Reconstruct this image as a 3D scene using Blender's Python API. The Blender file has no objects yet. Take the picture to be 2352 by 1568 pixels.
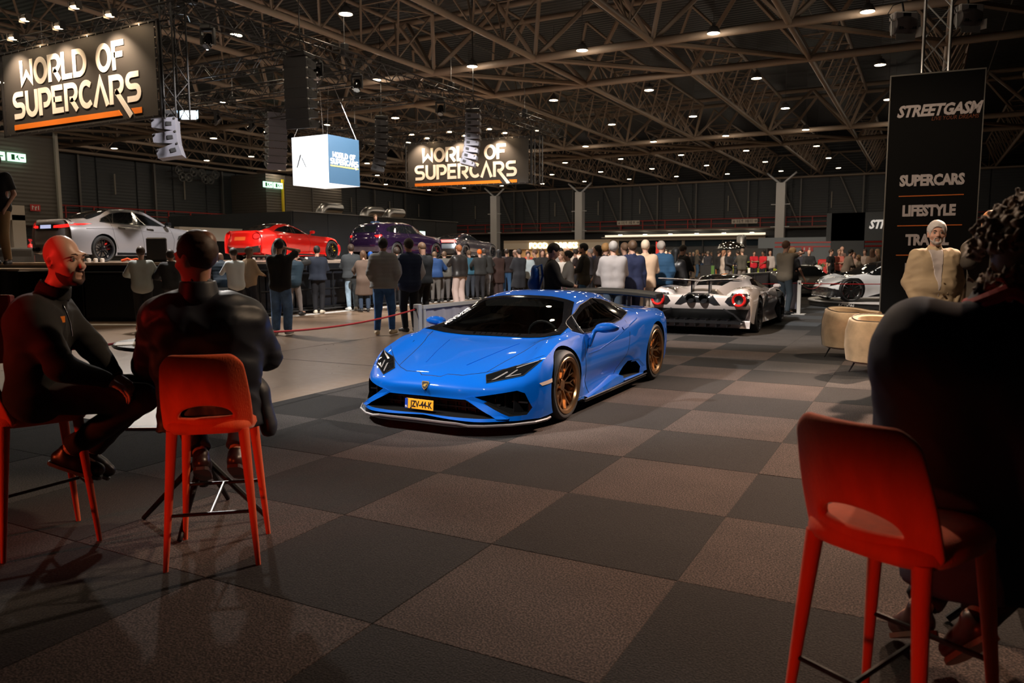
import bpy, bmesh, math, random
import numpy as np
from mathutils import Vector, Matrix
from math import sin, cos, pi, radians, atan2, hypot

S = bpy.context.scene
COL = S.collection
# ------------------------------------------------------------------ camera
TH, PIT, ROL, CAMH, FPX = .4918, .1107, -.0044, 1.514, 1761.0
U_ = np.array([cos(TH), sin(TH), 0.]); F0_ = np.array([-sin(TH), cos(TH), 0.]); Z_ = np.array([0, 0, 1.])
V_ = -sin(PIT) * F0_ - cos(PIT) * Z_; FW_ = cos(PIT) * F0_ - sin(PIT) * Z_
R_ = cos(ROL) * U_ - sin(ROL) * V_; D_ = sin(ROL) * U_ + cos(ROL) * V_
cam_d = bpy.data.cameras.new('camera'); cam = bpy.data.objects.new('camera', cam_d); COL.objects.link(cam)
cam_d.lens = 36 * FPX / 2352; cam_d.sensor_width = 36; cam_d.clip_end = 400; cam_d.clip_start = .05
M_ = Matrix([[R_[i], -D_[i], -FW_[i], (0, 0, CAMH)[i]] for i in range(3)] + [[0, 0, 0, 1]])
cam.matrix_world = M_
cam_d.dof.use_dof = True; cam_d.dof.focus_distance = 7.6; cam_d.dof.aperture_fstop = 3.2
S.camera = cam
S.view_settings.view_transform = 'Standard'; S.view_settings.look = 'None'
S.view_settings.gamma = 1; S.view_settings.use_curve_mapping = False
S.view_settings.exposure = 0.5
S.cycles.use_denoising = True
S.cycles.max_bounces = 6; S.cycles.diffuse_bounces = 2; S.cycles.glossy_bounces = 3
S.cycles.transmission_bounces = 4; S.cycles.transparent_max_bounces = 6
S.cycles.sample_clamp_indirect = 4; S.cycles.caustics_reflective = False; S.cycles.caustics_refractive = False
W = bpy.data.worlds.new('world'); S.world = W; W.use_nodes = True
W.node_tree.nodes['Background'].inputs[0].default_value = (.30, .36, .5, 1)
W.node_tree.nodes['Background'].inputs[1].default_value = .012

def spot(name, loc, to, power, size=50, blend=.5, color=(1, .85, .7), rad=.15):
    d = bpy.data.lights.new(name, 'SPOT'); d.energy = power; d.spot_size = radians(size); d.spot_blend = blend
    d.color = color; d.shadow_soft_size = rad
    o = bpy.data.objects.new(name, d); COL.objects.link(o); o.location = loc
    v = Vector(to) - Vector(loc); o.rotation_euler = v.to_track_quat('-Z', 'Y').to_euler()
    return o
WARM = (1, .76, .55); WHITE = (1, .93, .86); COOL = (.8, .88, 1); RED = (1, .05, .03)
# unseen spots added at rig height for light on cars, carpet, men and banner
spot('added_stand_spot', (-8.5, 1.5, 6.8), (-4.2, 7.0, .5), 2700, 32, .6, WHITE, .14)
spot('added_stand_spot', (-.5, 12.0, 7.6), (-3.6, 8.2, .5), 1100, 50, .7, WHITE, .14)
spot('added_stand_spot', (2.2, 17.0, 7.4), (-.7, 7.5, 0), 9500, 29, .8, (1, .68, .5), .15)
spot('added_stand_spot', (2.5, 13, 7.4), (-1.6, 12.5, 0), 1700, 60, .8, WARM, .2)
spot('added_stand_spot', (-5.5, 9.0, 7.2), (-3.8, 15.2, .6), 3300, 42, .6, WHITE, .2)
spot('added_stand_spot', (.5, 9.5, 7), (.7, 5.2, 0), 1300, 44, .8, (1, .62, .4), .15)
spot('added_stand_spot', (-4.5, 19, 7.6), (.4, 24, .8), 1500, 50, .7, WHITE, .2)
spot('added_stand_spot', (-3.5, 12.5, 7.4), (-.2, 19.5, 2.6), 900, 46, .8, WARM, .2)
spot('added_stand_spot', (-3.5, 4.5, 6.5), (.0, 9.6, 1.2), 1300, 34, .7, WARM, .15)
spot('added_stand_spot', (2.0, 6.5, 5.5), (.35, 2.4, 1.5), 300, 24, .6, (1, .8, .62), .1)
spot('added_stand_spot', (1.8, 7.5, 6.2), (-3.7, 2.7, 1.1), 1000, 17, .5, (1, .70, .45), .12)
spot('added_stand_spot', (-2.4, 1.2, 5.6), (-3.5, 6.1, .45), 1100, 22, .8, WHITE, .08)
spot('added_stand_spot', (-13, 11, 7.2), (-3.3, 2.9, .9), 1500, 12, .5, WHITE, .14)
spot('added_stand_spot', (-5.5, 8.5, 7.2), (.1, 2.5, 1.1), 750, 17, .5, (1, .72, .5), .12)
# red spots added near the camera for the red light on men and stools
spot('red_wash', (-4.4, -.4, 1.9), (-3.75, 2.3, 1.42), 120, 24, .7, (1, .03, .02), .1)
spot('red_wash', (-5.6, -.8, 1.1), (-4.2, 2.3, .6), 110, 34, .7, (1, .10, .03), .1)
spot('red_wash', (-1.6, -1.2, .8), (-3.1, 2.6, .50), 120, 15, .7, (1, .10, .03), .1)
spot('red_wash', (-1.5, -.4, .75), (-.05, 2.35, .45), 60, 22, .7, (1, .08, .03), .1)
# spots on the stage rig, then two added off it to brighten the crowd
for i_, (x_, y_, p_) in enumerate([(-17.4, 15, 3600), (-17.4, 21, 4400), (-17.4, 27, 4200), (-17.4, 33, 4200)]):
    spot('stage_light', (x_ + 3.5, y_ - 1, 7.4), (-20.8, y_ + 1.2, 1.9), p_, 56, .6, WHITE, .15)
    spot('stage_light', (x_, y_, 7.2), (-13, y_ - .5, .3), p_ * .5, 58, .8, WHITE, .2)
spot('stage_light', (-17.2, 12.5, 7.2), (-11.5, 9.5, 0), 2300, 52, .6, WHITE, .2)
spot('stage_light', (-8, 12, 8.0), (-12.5, 19, .9), 5500, 60, .8, WHITE, .2)  # front fill added over the hall floor to brighten the crowd
spot('stage_light', (-8, 24, 8.6), (-11, 36, .8), 8000, 80, .8, (1, .86, .7), .3)  # fill added off the rig for the people farther back

# ------------------------------------------------------------------ helpers
def nodes_mat(name):
    m = bpy.data.materials.new(name); m.use_nodes = True
    nt = m.node_tree; b = nt.nodes['Principled BSDF']
    return m, nt, b
def setin(b, k, v):
    if k in b.inputs: b.inputs[k].default_value = v
def mat(name, col, rough=.5, metal=0, coat=0, bump=0, bscale=60, var=0, vscale=8, emit=None, es=1, spec=.5, sheen=0, stretch=None):
    m, nt, b = nodes_mat(name); c = tuple(col) + (1,)
    setin(b, 'Base Color', c); setin(b, 'Roughness', rough); setin(b, 'Metallic', metal)
    setin(b, 'Coat Weight', coat); setin(b, 'Coat Roughness', .03); setin(b, 'Specular IOR Level', spec); setin(b, 'Sheen Weight', sheen)
    if emit: setin(b, 'Emission Color', tuple(emit) + (1,)); setin(b, 'Emission Strength', es)
    if bump or var:
        tc = nt.nodes.new('ShaderNodeTexCoord'); src = tc.outputs['Object']
        if stretch:
            mp = nt.nodes.new('ShaderNodeMapping'); mp.inputs['Scale'].default_value = stretch
            nt.links.new(src, mp.inputs['Vector']); src = mp.outputs[0]
    if bump:
        n = nt.nodes.new('ShaderNodeTexNoise'); n.inputs['Scale'].default_value = bscale; n.inputs['Detail'].default_value = 4
        nt.links.new(src, n.inputs['Vector'])
        bp = nt.nodes.new('ShaderNodeBump'); bp.inputs['Strength'].default_value = bump; bp.inputs['Distance'].default_value = .01
        nt.links.new(n.outputs['Fac'], bp.inputs['Height']); nt.links.new(bp.outputs[0], b.inputs['Normal'])
    if var:
        n = nt.nodes.new('ShaderNodeTexNoise'); n.inputs['Scale'].default_value = vscale; n.inputs['Detail'].default_value = 5
        nt.links.new(src, n.inputs['Vector'])
        r = nt.nodes.new('ShaderNodeMapRange'); r.inputs[1].default_value = .3; r.inputs[2].default_value = .7
        r.inputs[3].default_value = 1 - var; r.inputs[4].default_value = 1 + var
        nt.links.new(n.outputs['Fac'], r.inputs[0])
        mx = nt.nodes.new('ShaderNodeMix'); mx.data_type = 'RGBA'; mx.blend_type = 'MULTIPLY'; mx.inputs[0].default_value = 1
        mx.inputs[6].default_value = c
        nt.links.new(r.outputs[0], mx.inputs[7]); nt.links.new(mx.outputs[2], b.inputs['Base Color'])
    return m
_mc = {}
def cm(col, rough=.85, **k):
    key = (tuple(round(c, 3) for c in col), rough, tuple(sorted(k.items())))
    if key not in _mc: _mc[key] = mat('cloth', col, rough, **k)
    return _mc[key]

def meta(o, label=None, cat=None, group=None, kind=None):
    if label: o['label'] = label
    if cat: o['category'] = cat
    if group: o['group'] = group
    if kind: o['kind'] = kind
    return o
def thing(name, label, cat, loc=(0, 0, 0), rz=0, group=None):
    o = bpy.data.objects.new(name, None); COL.objects.link(o); o.empty_display_size = .1
    o.location = loc; o.rotation_euler = (0, 0, rz); return meta(o, label, cat, group)
def link(name, me, mats=None, parent=None, loc=None, rot=None):
    o = bpy.data.objects.new(name, me); COL.objects.link(o)
    if mats is not None:
        for m in (mats if isinstance(mats, (list, tuple)) else [mats]):
            me.materials.append(m)
    if parent is not None: o.parent = parent
    if loc is not None: o.location = loc
    if rot is not None: o.rotation_euler = rot
    return o
def copy_tree(o, parent=None):
    c = o.copy(); COL.objects.link(c)
    if parent is not None: c.parent = parent
    for ch in list(o.children): copy_tree(ch, c)
    return c
def smooth(me, ang=35):
    n = len(me.polygons)
    if n: me.polygons.foreach_set('use_smooth', [True] * n)
    try: me.set_sharp_from_angle(angle=radians(ang))
    except Exception: pass
    return me

class MB:
    """collects shapes into one mesh"""
    def __init__(s): s.v = []; s.f = []; s.m = []; s.mi = 0
    def add(s, vs, fs):
        b = len(s.v); s.v += [tuple(map(float, p)) for p in vs]; s.f += [tuple(b + i for i in f) for f in fs]; s.m += [s.mi] * len(fs); return s
    def box(s, c, d, rz=0, M=None, bev=0):
        x, y, z = [q / 2 for q in d]
        if bev:
            e = bev; vs = []; 
            pts = [(-x + e, -y), (x - e, -y), (x, -y + e), (x, y - e), (x - e, y), (-x + e, y), (-x, y - e), (-x, -y + e)]
            pin = [(px * (1 - e / x), py * (1 - e / y)) for px, py in pts]
            ls = [(pin, -z), (pts, -z + e), (pts, z - e), (pin, z)]
            for P, zz in ls: vs += [(a, b2, zz) for a, b2 in P]
            fs = [tuple(range(7, -1, -1)), tuple(range(24, 32))]
            for k in range(3):
                for i in range(8):
                    j = (i + 1) % 8; fs.append((k * 8 + i, k * 8 + j, k * 8 + 8 + j, k * 8 + 8 + i))
        else:
            vs = [(-x, -y, -z), (x, -y, -z), (x, y, -z), (-x, y, -z), (-x, -y, z), (x, -y, z), (x, y, z), (-x, y, z)]
            fs = [(3, 2, 1, 0), (4, 5, 6, 7), (0, 1, 5, 4), (1, 2, 6, 5), (2, 3, 7, 6), (3, 0, 4, 7)]
        if M is None:
            cz, sz = cos(rz), sin(rz)
            vs = [(c[0] + a * cz - b * sz, c[1] + a * sz + b * cz, c[2] + z2) for a, b, z2 in vs]
        else: vs = [tuple(M @ Vector(q) + Vector(c)) for q in vs]
        return s.add(vs, fs)
    def tube(s, p0, p1, r0, r1=None, n=8, cap=True, ry=None):
        r1 = r0 if r1 is None else r1
        p0, p1 = Vector(p0), Vector(p1); d = p1 - p0
        if d.length < 1e-6: return s
        q = d.to_track_quat('Z', 'Y'); vs = []
        for p, r in ((p0, r0), (p1, r1)):
            for i in range(n):
                a = 2 * pi * (i + .5) / n; vs.append(p + q @ Vector((cos(a) * r, sin(a) * (r if ry is None else ry), 0)))
        fs = [(i, (i + 1) % n, n + (i + 1) % n, n + i) for i in range(n)]
        if cap: fs += [tuple(range(n - 1, -1, -1)), tuple(range(n, 2 * n))]
        return s.add(vs, fs)
    def path(s, pts, r, n=6, closed=False):
        P = [Vector(p) for p in pts]; vs = []; N = len(P)
        rr = r if isinstance(r, (list, tuple)) else [r] * N
        up = None
        for i, p in enumerate(P):
            a = P[(i - 1) % N] if (closed or i) else P[0]; b = P[(i + 1) % N] if (closed or i < N - 1) else P[-1]
            t = (b - a).normalized()
            if up is None: up = t.orthogonal()
            up = (up - t * up.dot(t)).normalized(); w = t.cross(up)
            vs += [p + (up * cos(2 * pi * k / n) + w * sin(2 * pi * k / n)) * rr[i] for k in range(n)]
        fs = []
        for i in range(N if closed else N - 1):
            j = (i + 1) % N
            fs += [(i * n + k, i * n + (k + 1) % n, j * n + (k + 1) % n, j * n + k) for k in range(n)]
        if not closed: fs += [tuple(range(n - 1, -1, -1)), tuple((N - 1) * n + k for k in range(n))]
        return s.add(vs, fs)
    def lathe(s, prof, c=(0, 0, 0), n=24, axis='z', cap=False):
        vs = []
        for r, h in prof:
            for i in range(n):
                a = 2 * pi * i / n; q = (r * cos(a), r * sin(a), h)
                if axis == 'x': q = (h, q[0], q[1])
                if axis == 'y': q = (q[0], h, -q[1])
                vs.append((q[0] + c[0], q[1] + c[1], q[2] + c[2]))
        fs = []
        for k in range(len(prof) - 1):
            fs += [(k * n + i, k * n + (i + 1) % n, k * n + n + (i + 1) % n, k * n + n + i) for i in range(n)]
        if cap: fs += [tuple(range(n - 1, -1, -1)), tuple((len(prof) - 1) * n + i for i in range(n))]
        return s.add(vs, fs)
    def prism(s, poly, h0, h1, M=None):
        n = len(poly); vs = [(x, y, h0) for x, y in poly] + [(x, y, h1) for x, y in poly]
        if M is not None: vs = [tuple(M @ Vector(q)) for q in vs]
        return s.add(vs, [tuple(range(n - 1, -1, -1)), tuple(range(n, 2 * n))] + [(i, (i + 1) % n, n + (i + 1) % n, n + i) for i in range(n)])
    def loft(s, rings, closed=True, cap=True):
        n = len(rings[0]); vs = [p for r in rings for p in r]; fs = []
        for k in range(len(rings) - 1):
            for i in range(n if closed else n - 1):
                j = (i + 1) % n; fs.append((k * n + i, k * n + j, k * n + n + j, k * n + n + i))
        if cap and closed: fs += [tuple(range(n - 1, -1, -1)), tuple((len(rings) - 1) * n + i for i in range(n))]
        return s.add(vs, fs)
    def mesh(s, name, sm=None, fix=False):
        me = bpy.data.meshes.new(name); me.from_pydata(s.v, [], s.f); me.polygons.foreach_set('material_index', s.m)
        if fix:
            bm = bmesh.new(); bm.from_mesh(me); bmesh.ops.recalc_face_normals(bm, faces=bm.faces); bm.to_mesh(me); bm.free()
        if sm: smooth(me, sm)
        me.update(); return me
    def build(s, name, m, parent=None, loc=None, rot=None, sm=None, fix=False):
        return link(name, s.mesh(name, sm, fix), m, parent, loc, rot)
def struct(o): o['kind'] = 'structure'; return o

def text(name, body, size, m, parent, loc, rot, bold=0, shear=0, ext=.002, sx=1, align='CENTER', sp=1):
    c = bpy.data.curves.new(name, 'FONT'); c.body = body; c.size = size; c.extrude = ext; c.offset = bold; c.shear = shear
    c.align_x = align; c.align_y = 'CENTER'; c.space_character = sp; c.resolution_u = 2; c.materials.append(m)
    o = bpy.data.objects.new(name, c); COL.objects.link(o); o.parent = parent; o.location = loc; o.rotation_euler = rot; o.scale = (sx, 1, 1)
    return o
def ray_(px, py):
    a, b = px - 1176, py - 784
    return R_ * (a / FPX) + D_ * (b / FPX) + FW_
def G(px, py, z=0):   # point of the floor (or of the level z) under a pixel
    r = ray_(px, py); t = (z - CAMH) / r[2]; return r[0] * t, r[1] * t
def AX(px, py, X):
    r = ray_(px, py); t = X / r[0]; return r[1] * t, CAMH + r[2] * t
def AY(px, py, Y):
    r = ray_(px, py); t = Y / r[1]; return r[0] * t, CAMH + r[2] * t
def AD(px, py, d):    # at forward distance d
    r = ray_(px, py); t = d / float(r @ F0_); return r[0] * t, r[1] * t, CAMH + r[2] * t
MT = {}
MT['black'] = mat('black_paint', (.012, .012, .014), .45)
MT['bmetal'] = mat('black_metal', (.02, .02, .022), .35, .4)
MT['alu'] = mat('aluminium', (.55, .55, .56), .3, 1)
MT['white'] = mat('white_paint', (.75, .74, .72), .5)
MT['chrome'] = mat('chrome', (.8, .8, .8), .12, 1)
MT['rubber'] = mat('tyre_rubber', (.013, .013, .014), .6)
MT['gloss'] = mat('gloss_black', (.008, .008, .009), .08, 0, .6)
MT['carbon'] = mat('carbon_fibre', (.018, .018, .02), .25, .2, .5)
MT['glass'] = mat('dark_glass', (.006, .007, .008), .03, 0, 1, spec=.8)
MT['red'] = mat('red_paint', (.55, .02, .02), .4)
MT['skin'] = mat('skin', (.58, .33, .24), .5, bump=.05, bscale=300)
MT['skin_d'] = mat('dark_skin', (.22, .11, .07), .5)
MT['letter'] = mat('print_white', (.82, .8, .77), .6); MT['orange'] = mat('print_orange', (.85, .22, .01), .6)
# ------------------------------------------------------------------ implicit surfaces -> smooth continuous meshes
def _sm(a, b, k):
    if k <= 0: return np.minimum(a, b)
    h = np.maximum(k - np.abs(a - b), 0) / k
    return np.minimum(a, b) - h * h * k * .25
class SDF:
    def __init__(s, h=.02, k=.03): s.h = h; s.k = k; s.p = []
    def cone(s, a, b, ra, rb=None, k=None, sub=False, flat=None):
        """rounded cone; flat=(axis, factor) squashes it along an axis"""
        rb = ra if rb is None else rb
        s.p.append(('c', np.array(a, float), np.array(b, float), ra, rb, s.k if k is None else k, sub, flat)); return s
    def ell(s, c, r, R=None, k=None, sub=False):
        s.p.append(('e', np.array(c, float), np.array(r, float), None if R is None else np.array(R, float), 0, s.k if k is None else k, sub, None)); return s
    def cut(s, c, n, keep=None):
        s.p.append(('p', np.array(c, float), np.array(n, float) / np.linalg.norm(n), 0, 0, 0, True, keep)); return s
    def bounds(s):
        lo = np.full(3, 1e9); hi = -lo
        for t, a, b, ra, rb, k, sub, fl in s.p:
            if sub: continue
            if t == 'c':
                r = max(ra, rb); lo = np.minimum(lo, np.minimum(a, b) - r); hi = np.maximum(hi, np.maximum(a, b) + r)
            else:
                r = b if ra is None else np.full(3, max(b)); lo = np.minimum(lo, a - r); hi = np.maximum(hi, a + r)
        return lo - 3 * s.h, hi + 3 * s.h
    def field(s):
        lo, hi = s.bounds(); h = s.h; n = np.maximum(((hi - lo) / h).astype(int) + 2, 4)
        F = np.full(n, .2, np.float32); ax = [lo[i] + h * np.arange(n[i]) for i in range(3)]
        for t, a, b, ra, rb, k, sub, fl in s.p:
            if t == 'p':
                X = np.stack(np.meshgrid(*ax, indexing='ij'), -1); d = (X - a) @ b
                if fl is not None: d = np.where(fl(X), d, -1)
                F = np.maximum(F, d.astype(np.float32)); continue
            m = 2 * k + 3 * h
            if t == 'c': r = max(ra, rb); l2 = np.minimum(a, b) - r - m; h2 = np.maximum(a, b) + r + m
            else: r = b if ra is None else np.full(3, max(b)); l2 = a - r - m; h2 = a + r + m
            i0 = np.clip(((l2 - lo) / h).astype(int), 0, n - 1); i1 = np.clip(((h2 - lo) / h).astype(int) + 1, 1, n)
            if (i1 <= i0).any(): continue
            X, Y, Zz = np.meshgrid(*[ax[i][i0[i]:i1[i]] for i in range(3)], indexing='ij')
            if t == 'c':
                ab = b - a; L2 = max(ab @ ab, 1e-9); px, py, pz = X - a[0], Y - a[1], Zz - a[2]
                tt = np.clip((px * ab[0] + py * ab[1] + pz * ab[2]) / L2, 0, 1)
                qx, qy, qz = px - tt * ab[0], py - tt * ab[1], pz - tt * ab[2]
                if fl is not None:
                    w = np.array(fl[0], float); w = w / np.linalg.norm(w); dd = qx * w[0] + qy * w[1] + qz * w[2]; e = fl[1] - 1
                    qx, qy, qz = qx + w[0] * dd * e, qy + w[1] * dd * e, qz + w[2] * dd * e
                d = np.sqrt(qx * qx + qy * qy + qz * qz) - (ra + (rb - ra) * tt)
            else:
                px, py, pz = X - a[0], Y - a[1], Zz - a[2]
                if ra is not None:
                    px, py, pz = [ra[0][i] * px + ra[1][i] * py + ra[2][i] * pz for i in range(3)]
                k0 = np.sqrt((px / b[0]) ** 2 + (py / b[1]) ** 2 + (pz / b[2]) ** 2)
                k1 = np.sqrt((px / b[0] ** 2) ** 2 + (py / b[1] ** 2) ** 2 + (pz / b[2] ** 2) ** 2) + 1e-9
                d = k0 * (k0 - 1) / k1
            sl = tuple(slice(i0[i], i1[i]) for i in range(3))
            if sub: F[sl] = -_sm(-F[sl], d, k)
            else: F[sl] = _sm(F[sl], d, k)
        return F, lo, h
    def verts_faces(s, noise=None):
        F, lo, h = s.field()
        if noise is not None: F = noise(F, lo, h)
        F[0] = F[-1] = .1; F[:, 0] = F[:, -1] = .1; F[:, :, 0] = F[:, :, -1] = .1
        n = F.shape; inn = F < 0; cnt = np.zeros((n[0] - 1, n[1] - 1, n[2] - 1), np.float32); P = np.zeros(cnt.shape + (3,), np.float32)
        def sl(o): return tuple(slice(o[i], n[i] - 1 + o[i]) for i in range(3))
        for axis in range(3):
            o1, o2 = [i for i in range(3) if i != axis]
            for a in (0, 1):
                for b in (0, 1):
                    q = [0, 0, 0]; q[o1] = a; q[o2] = b; e = list(q); e[axis] = 1
                    f0, f1 = F[sl(q)], F[sl(e)]; x = (f0 < 0) != (f1 < 0)
                    t = np.where(x, f0 / np.where(x, f0 - f1, 1), 0)
                    cnt += x; P[..., axis] += np.where(x, t, 0); P[..., o1] += np.where(x, a, 0); P[..., o2] += np.where(x, b, 0)
        idx = np.full(cnt.shape, -1, np.int64); act = cnt > 0; idx[act] = np.arange(act.sum())
        C = np.stack(np.nonzero(act), -1); V = (P[act] / cnt[act][:, None] + C) * h + lo
        Q = []
        for axis in range(3):
            o1, o2 = [(1, 2), (2, 0), (0, 1)][axis]
            a = [slice(None)] * 3; b = [slice(None)] * 3; a[axis] = slice(0, -1); b[axis] = slice(1, None)
            A, B = inn[tuple(a)], inn[tuple(b)]
            E = np.nonzero(A != B); E = np.stack(E, -1)
            ok = (E[:, o1] > 0) & (E[:, o2] > 0) & (E[:, o1] < n[o1] - 1) & (E[:, o2] < n[o2] - 1) & (E[:, axis] < n[axis] - 1)
            E = E[ok]; s1 = np.zeros(3, int); s1[o1] = 1; s2 = np.zeros(3, int); s2[o2] = 1
            g = lambda c: idx[c[:, 0], c[:, 1], c[:, 2]]
            q = np.stack([g(E - s1 - s2), g(E - s2), g(E), g(E - s1)], -1)
            fl = ~A[tuple(E.T)]; q[fl] = q[fl][:, ::-1]; Q.append(q)
        Q = np.concatenate(Q); Q = Q[(Q >= 0).all(1)]
        return V, Q
    def mesh(s, name, noise=None, relax=1):
        V, Q = s.verts_faces(noise)
        for _ in range(relax):
            acc = np.zeros_like(V); c = np.zeros(len(V)); 
            for i in range(4):
                a, b = Q[:, i], Q[:, (i + 1) % 4]
                np.add.at(acc, a, V[b]); np.add.at(acc, b, V[a]); np.add.at(c, a, 1); np.add.at(c, b, 1)
            V = V * .5 + .5 * acc / np.maximum(c, 1)[:, None]
        me = bpy.data.meshes.new(name); me.vertices.add(len(V)); me.vertices.foreach_set('co', V.astype(np.float32).ravel())
        me.loops.add(len(Q) * 4); me.loops.foreach_set('vertex_index', Q.astype(np.int32).ravel())
        me.polygons.add(len(Q)); me.polygons.foreach_set('loop_start', np.arange(0, len(Q) * 4, 4, dtype=np.int32))
        me.polygons.foreach_set('use_smooth', np.ones(len(Q), bool)); me.update(calc_edges=True); me.validate()
        return me
def wnoise(amp, sc, seed=0, dirs=7):
    """cheap fold field made of a few crossed sine waves"""
    rs = np.random.RandomState(seed); ks = rs.normal(size=(dirs, 3)) * sc; ph = rs.rand(dirs) * 6.28
    def f(F, lo, h):
        n = F.shape; X, Y, Zz = np.meshgrid(*[lo[i] + h * np.arange(n[i]) for i in range(3)], indexing='ij')
        w = 0
        for i in range(dirs): w = w + np.sin(ks[i, 0] * X + ks[i, 1] * Y + ks[i, 2] * Zz + ph[i] + .8 * np.sin(ks[(i + 1) % dirs, 2] * X * .7 + ks[(i + 2) % dirs, 0] * Zz))
        w = 1 - np.abs(w / dirs * 1.6)
        return (F - amp * w).astype(np.float32)
    return f
# ------------------------------------------------------------------ floor, carpet, walls
def floor_mat():
    m, nt, b = nodes_mat('polished_concrete'); N = nt.nodes; L = nt.links
    tc = N.new('ShaderNodeTexCoord'); n1 = N.new('ShaderNodeTexNoise'); n1.inputs['Scale'].default_value = .35; n1.inputs['Detail'].default_value = 6
    n2 = N.new('ShaderNodeTexNoise'); n2.inputs['Scale'].default_value = 9; n2.inputs['Detail'].default_value = 6
    L.new(tc.outputs['Object'], n1.inputs['Vector']); L.new(tc.outputs['Object'], n2.inputs['Vector'])
    ad = N.new('ShaderNodeMath'); ad.operation = 'MULTIPLY_ADD'; ad.inputs[1].default_value = .4
    L.new(n2.outputs['Fac'], ad.inputs[0]); L.new(n1.outputs['Fac'], ad.inputs[2])
    r = N.new('ShaderNodeValToRGB'); r.color_ramp.elements[0].position = .45; r.color_ramp.elements[0].color = (.165, .11, .072, 1)
    r.color_ramp.elements[1].position = .95; r.color_ramp.elements[1].color = (.30, .205, .14, 1)
    L.new(ad.outputs[0], r.inputs[0]); L.new(r.outputs[0], b.inputs['Base Color'])
    rr = N.new('ShaderNodeMapRange'); rr.inputs[3].default_value = .22; rr.inputs[4].default_value = .42
    L.new(n2.outputs['Fac'], rr.inputs[0]); L.new(rr.outputs[0], b.inputs['Roughness'])
    return m
def carpet_mat(name, c0, c1):
    m, nt, b = nodes_mat(name); N = nt.nodes; L = nt.links; tc = N.new('ShaderNodeTexCoord')
    mp = N.new('ShaderNodeMapping'); L.new(tc.outputs['Object'], mp.inputs[0])
    n = N.new('ShaderNodeTexNoise'); n.inputs['Scale'].default_value = 115; n.inputs['Detail'].default_value = 3; L.new(mp.outputs[0], n.inputs['Vector'])
    n2 = N.new('ShaderNodeTexNoise'); n2.inputs['Scale'].default_value = 2.2; n2.inputs['Detail'].default_value = 4
    oi = N.new('ShaderNodeObjectInfo'); va = N.new('ShaderNodeVectorMath'); va.operation = 'ADD'
    L.new(tc.outputs['Object'], va.inputs[0]); L.new(oi.outputs['Location'], va.inputs[1]); L.new(va.outputs[0], n2.inputs['Vector'])
    L.new(va.outputs[0], n.inputs['Vector'])
    r = N.new('ShaderNodeValToRGB'); r.color_ramp.elements[0].position = .42; r.color_ramp.elements[0].color = c0 + (1,)
    r.color_ramp.elements[1].position = .66; r.color_ramp.elements[1].color = c1 + (1,)
    L.new(n.outputs['Fac'], r.inputs[0])
    mr = N.new('ShaderNodeMapRange'); mr.inputs[1].default_value = .3; mr.inputs[2].default_value = .7; mr.inputs[3].default_value = .78; mr.inputs[4].default_value = 1.15
    L.new(n2.outputs['Fac'], mr.inputs[0]); mx = N.new('ShaderNodeMix'); mx.data_type = 'RGBA'; mx.blend_type = 'MULTIPLY'; mx.inputs[0].default_value = 1
    L.new(r.outputs[0], mx.inputs[6]); L.new(mr.outputs[0], mx.inputs[7]); L.new(mx.outputs[2], b.inputs['Base Color'])
    setin(b, 'Roughness', .95); setin(b, 'Specular IOR Level', .15); setin(b, 'Sheen Weight', .1)
    bp = N.new('ShaderNodeBump'); bp.inputs['Strength'].default_value = .9; bp.inputs['Distance'].default_value = .008
    L.new(n.outputs['Fac'], bp.inputs['Height']); L.new(bp.outputs[0], b.inputs['Normal'])
    return m
MT['floor'] = floor_mat()
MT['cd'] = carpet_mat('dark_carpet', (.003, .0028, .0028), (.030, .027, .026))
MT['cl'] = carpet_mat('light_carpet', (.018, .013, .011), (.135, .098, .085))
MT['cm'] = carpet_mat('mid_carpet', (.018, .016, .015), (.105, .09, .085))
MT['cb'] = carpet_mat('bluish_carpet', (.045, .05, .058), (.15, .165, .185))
b = MB(); b.add([(-57.5, -14, -.012), (26, -14, -.012), (26, 84.5, -.012), (-57.5, 84.5, -.012)], [(0, 1, 2, 3)])
fl = struct(b.build('floor', MT['floor']))
# saw joints in the concrete
b = MB()
for k in range(-8, 4): b.box((k * 6 - 3.2, 40, -.0115), (.02, 88, .002))
for k in range(-1, 14): b.box((-30, 2.5 + k * 6, -.0115), (50, .02, .002))
b.build('expansion_joint', cm((.06, .05, .04)), fl)
# painted white line in front of the stage
b = MB(); b.box((-14.45, 26, -.008), (.3, 23, .006)); b.box((-14.95, 13.3, -.008), (.3, 3.4, .006), rz=-.32); b.box((-16.7, 11.0, -.008), (.3, 3.2, .006), rz=-1.15)
b.build('floor_line', MT['white'], fl)
CX0 = -5.95
b = MB(); b.box((5, 22, -.0125), (21.8, 45.2, .003)); b.box((-9.5, 1.85, -.0125), (7, 4.9, .003)); b.build('underlay', MT['black'], fl)
carpet = bpy.data.objects.new('carpet', None); COL.objects.link(carpet)
struct(carpet)
def tile_mesh(m):
    q = MB(); q.box((0, 0, 0), (.998, .998, .012), bev=.002); me = q.mesh('carpet_tile'); me.materials.append(MT[m]); smooth(me, 20); return me
TM = {k: tile_mesh(k) for k in ('cd', 'cl', 'cm', 'cb')}
rnd = random.Random(5)
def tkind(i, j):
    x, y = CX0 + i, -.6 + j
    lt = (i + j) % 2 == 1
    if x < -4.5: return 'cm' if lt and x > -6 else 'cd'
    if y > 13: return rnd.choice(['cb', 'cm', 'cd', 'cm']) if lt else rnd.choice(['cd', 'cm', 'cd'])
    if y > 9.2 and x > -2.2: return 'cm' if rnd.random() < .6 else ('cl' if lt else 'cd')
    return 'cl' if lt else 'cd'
ntile = 0; far = {k: MB() for k in TM}
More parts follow.
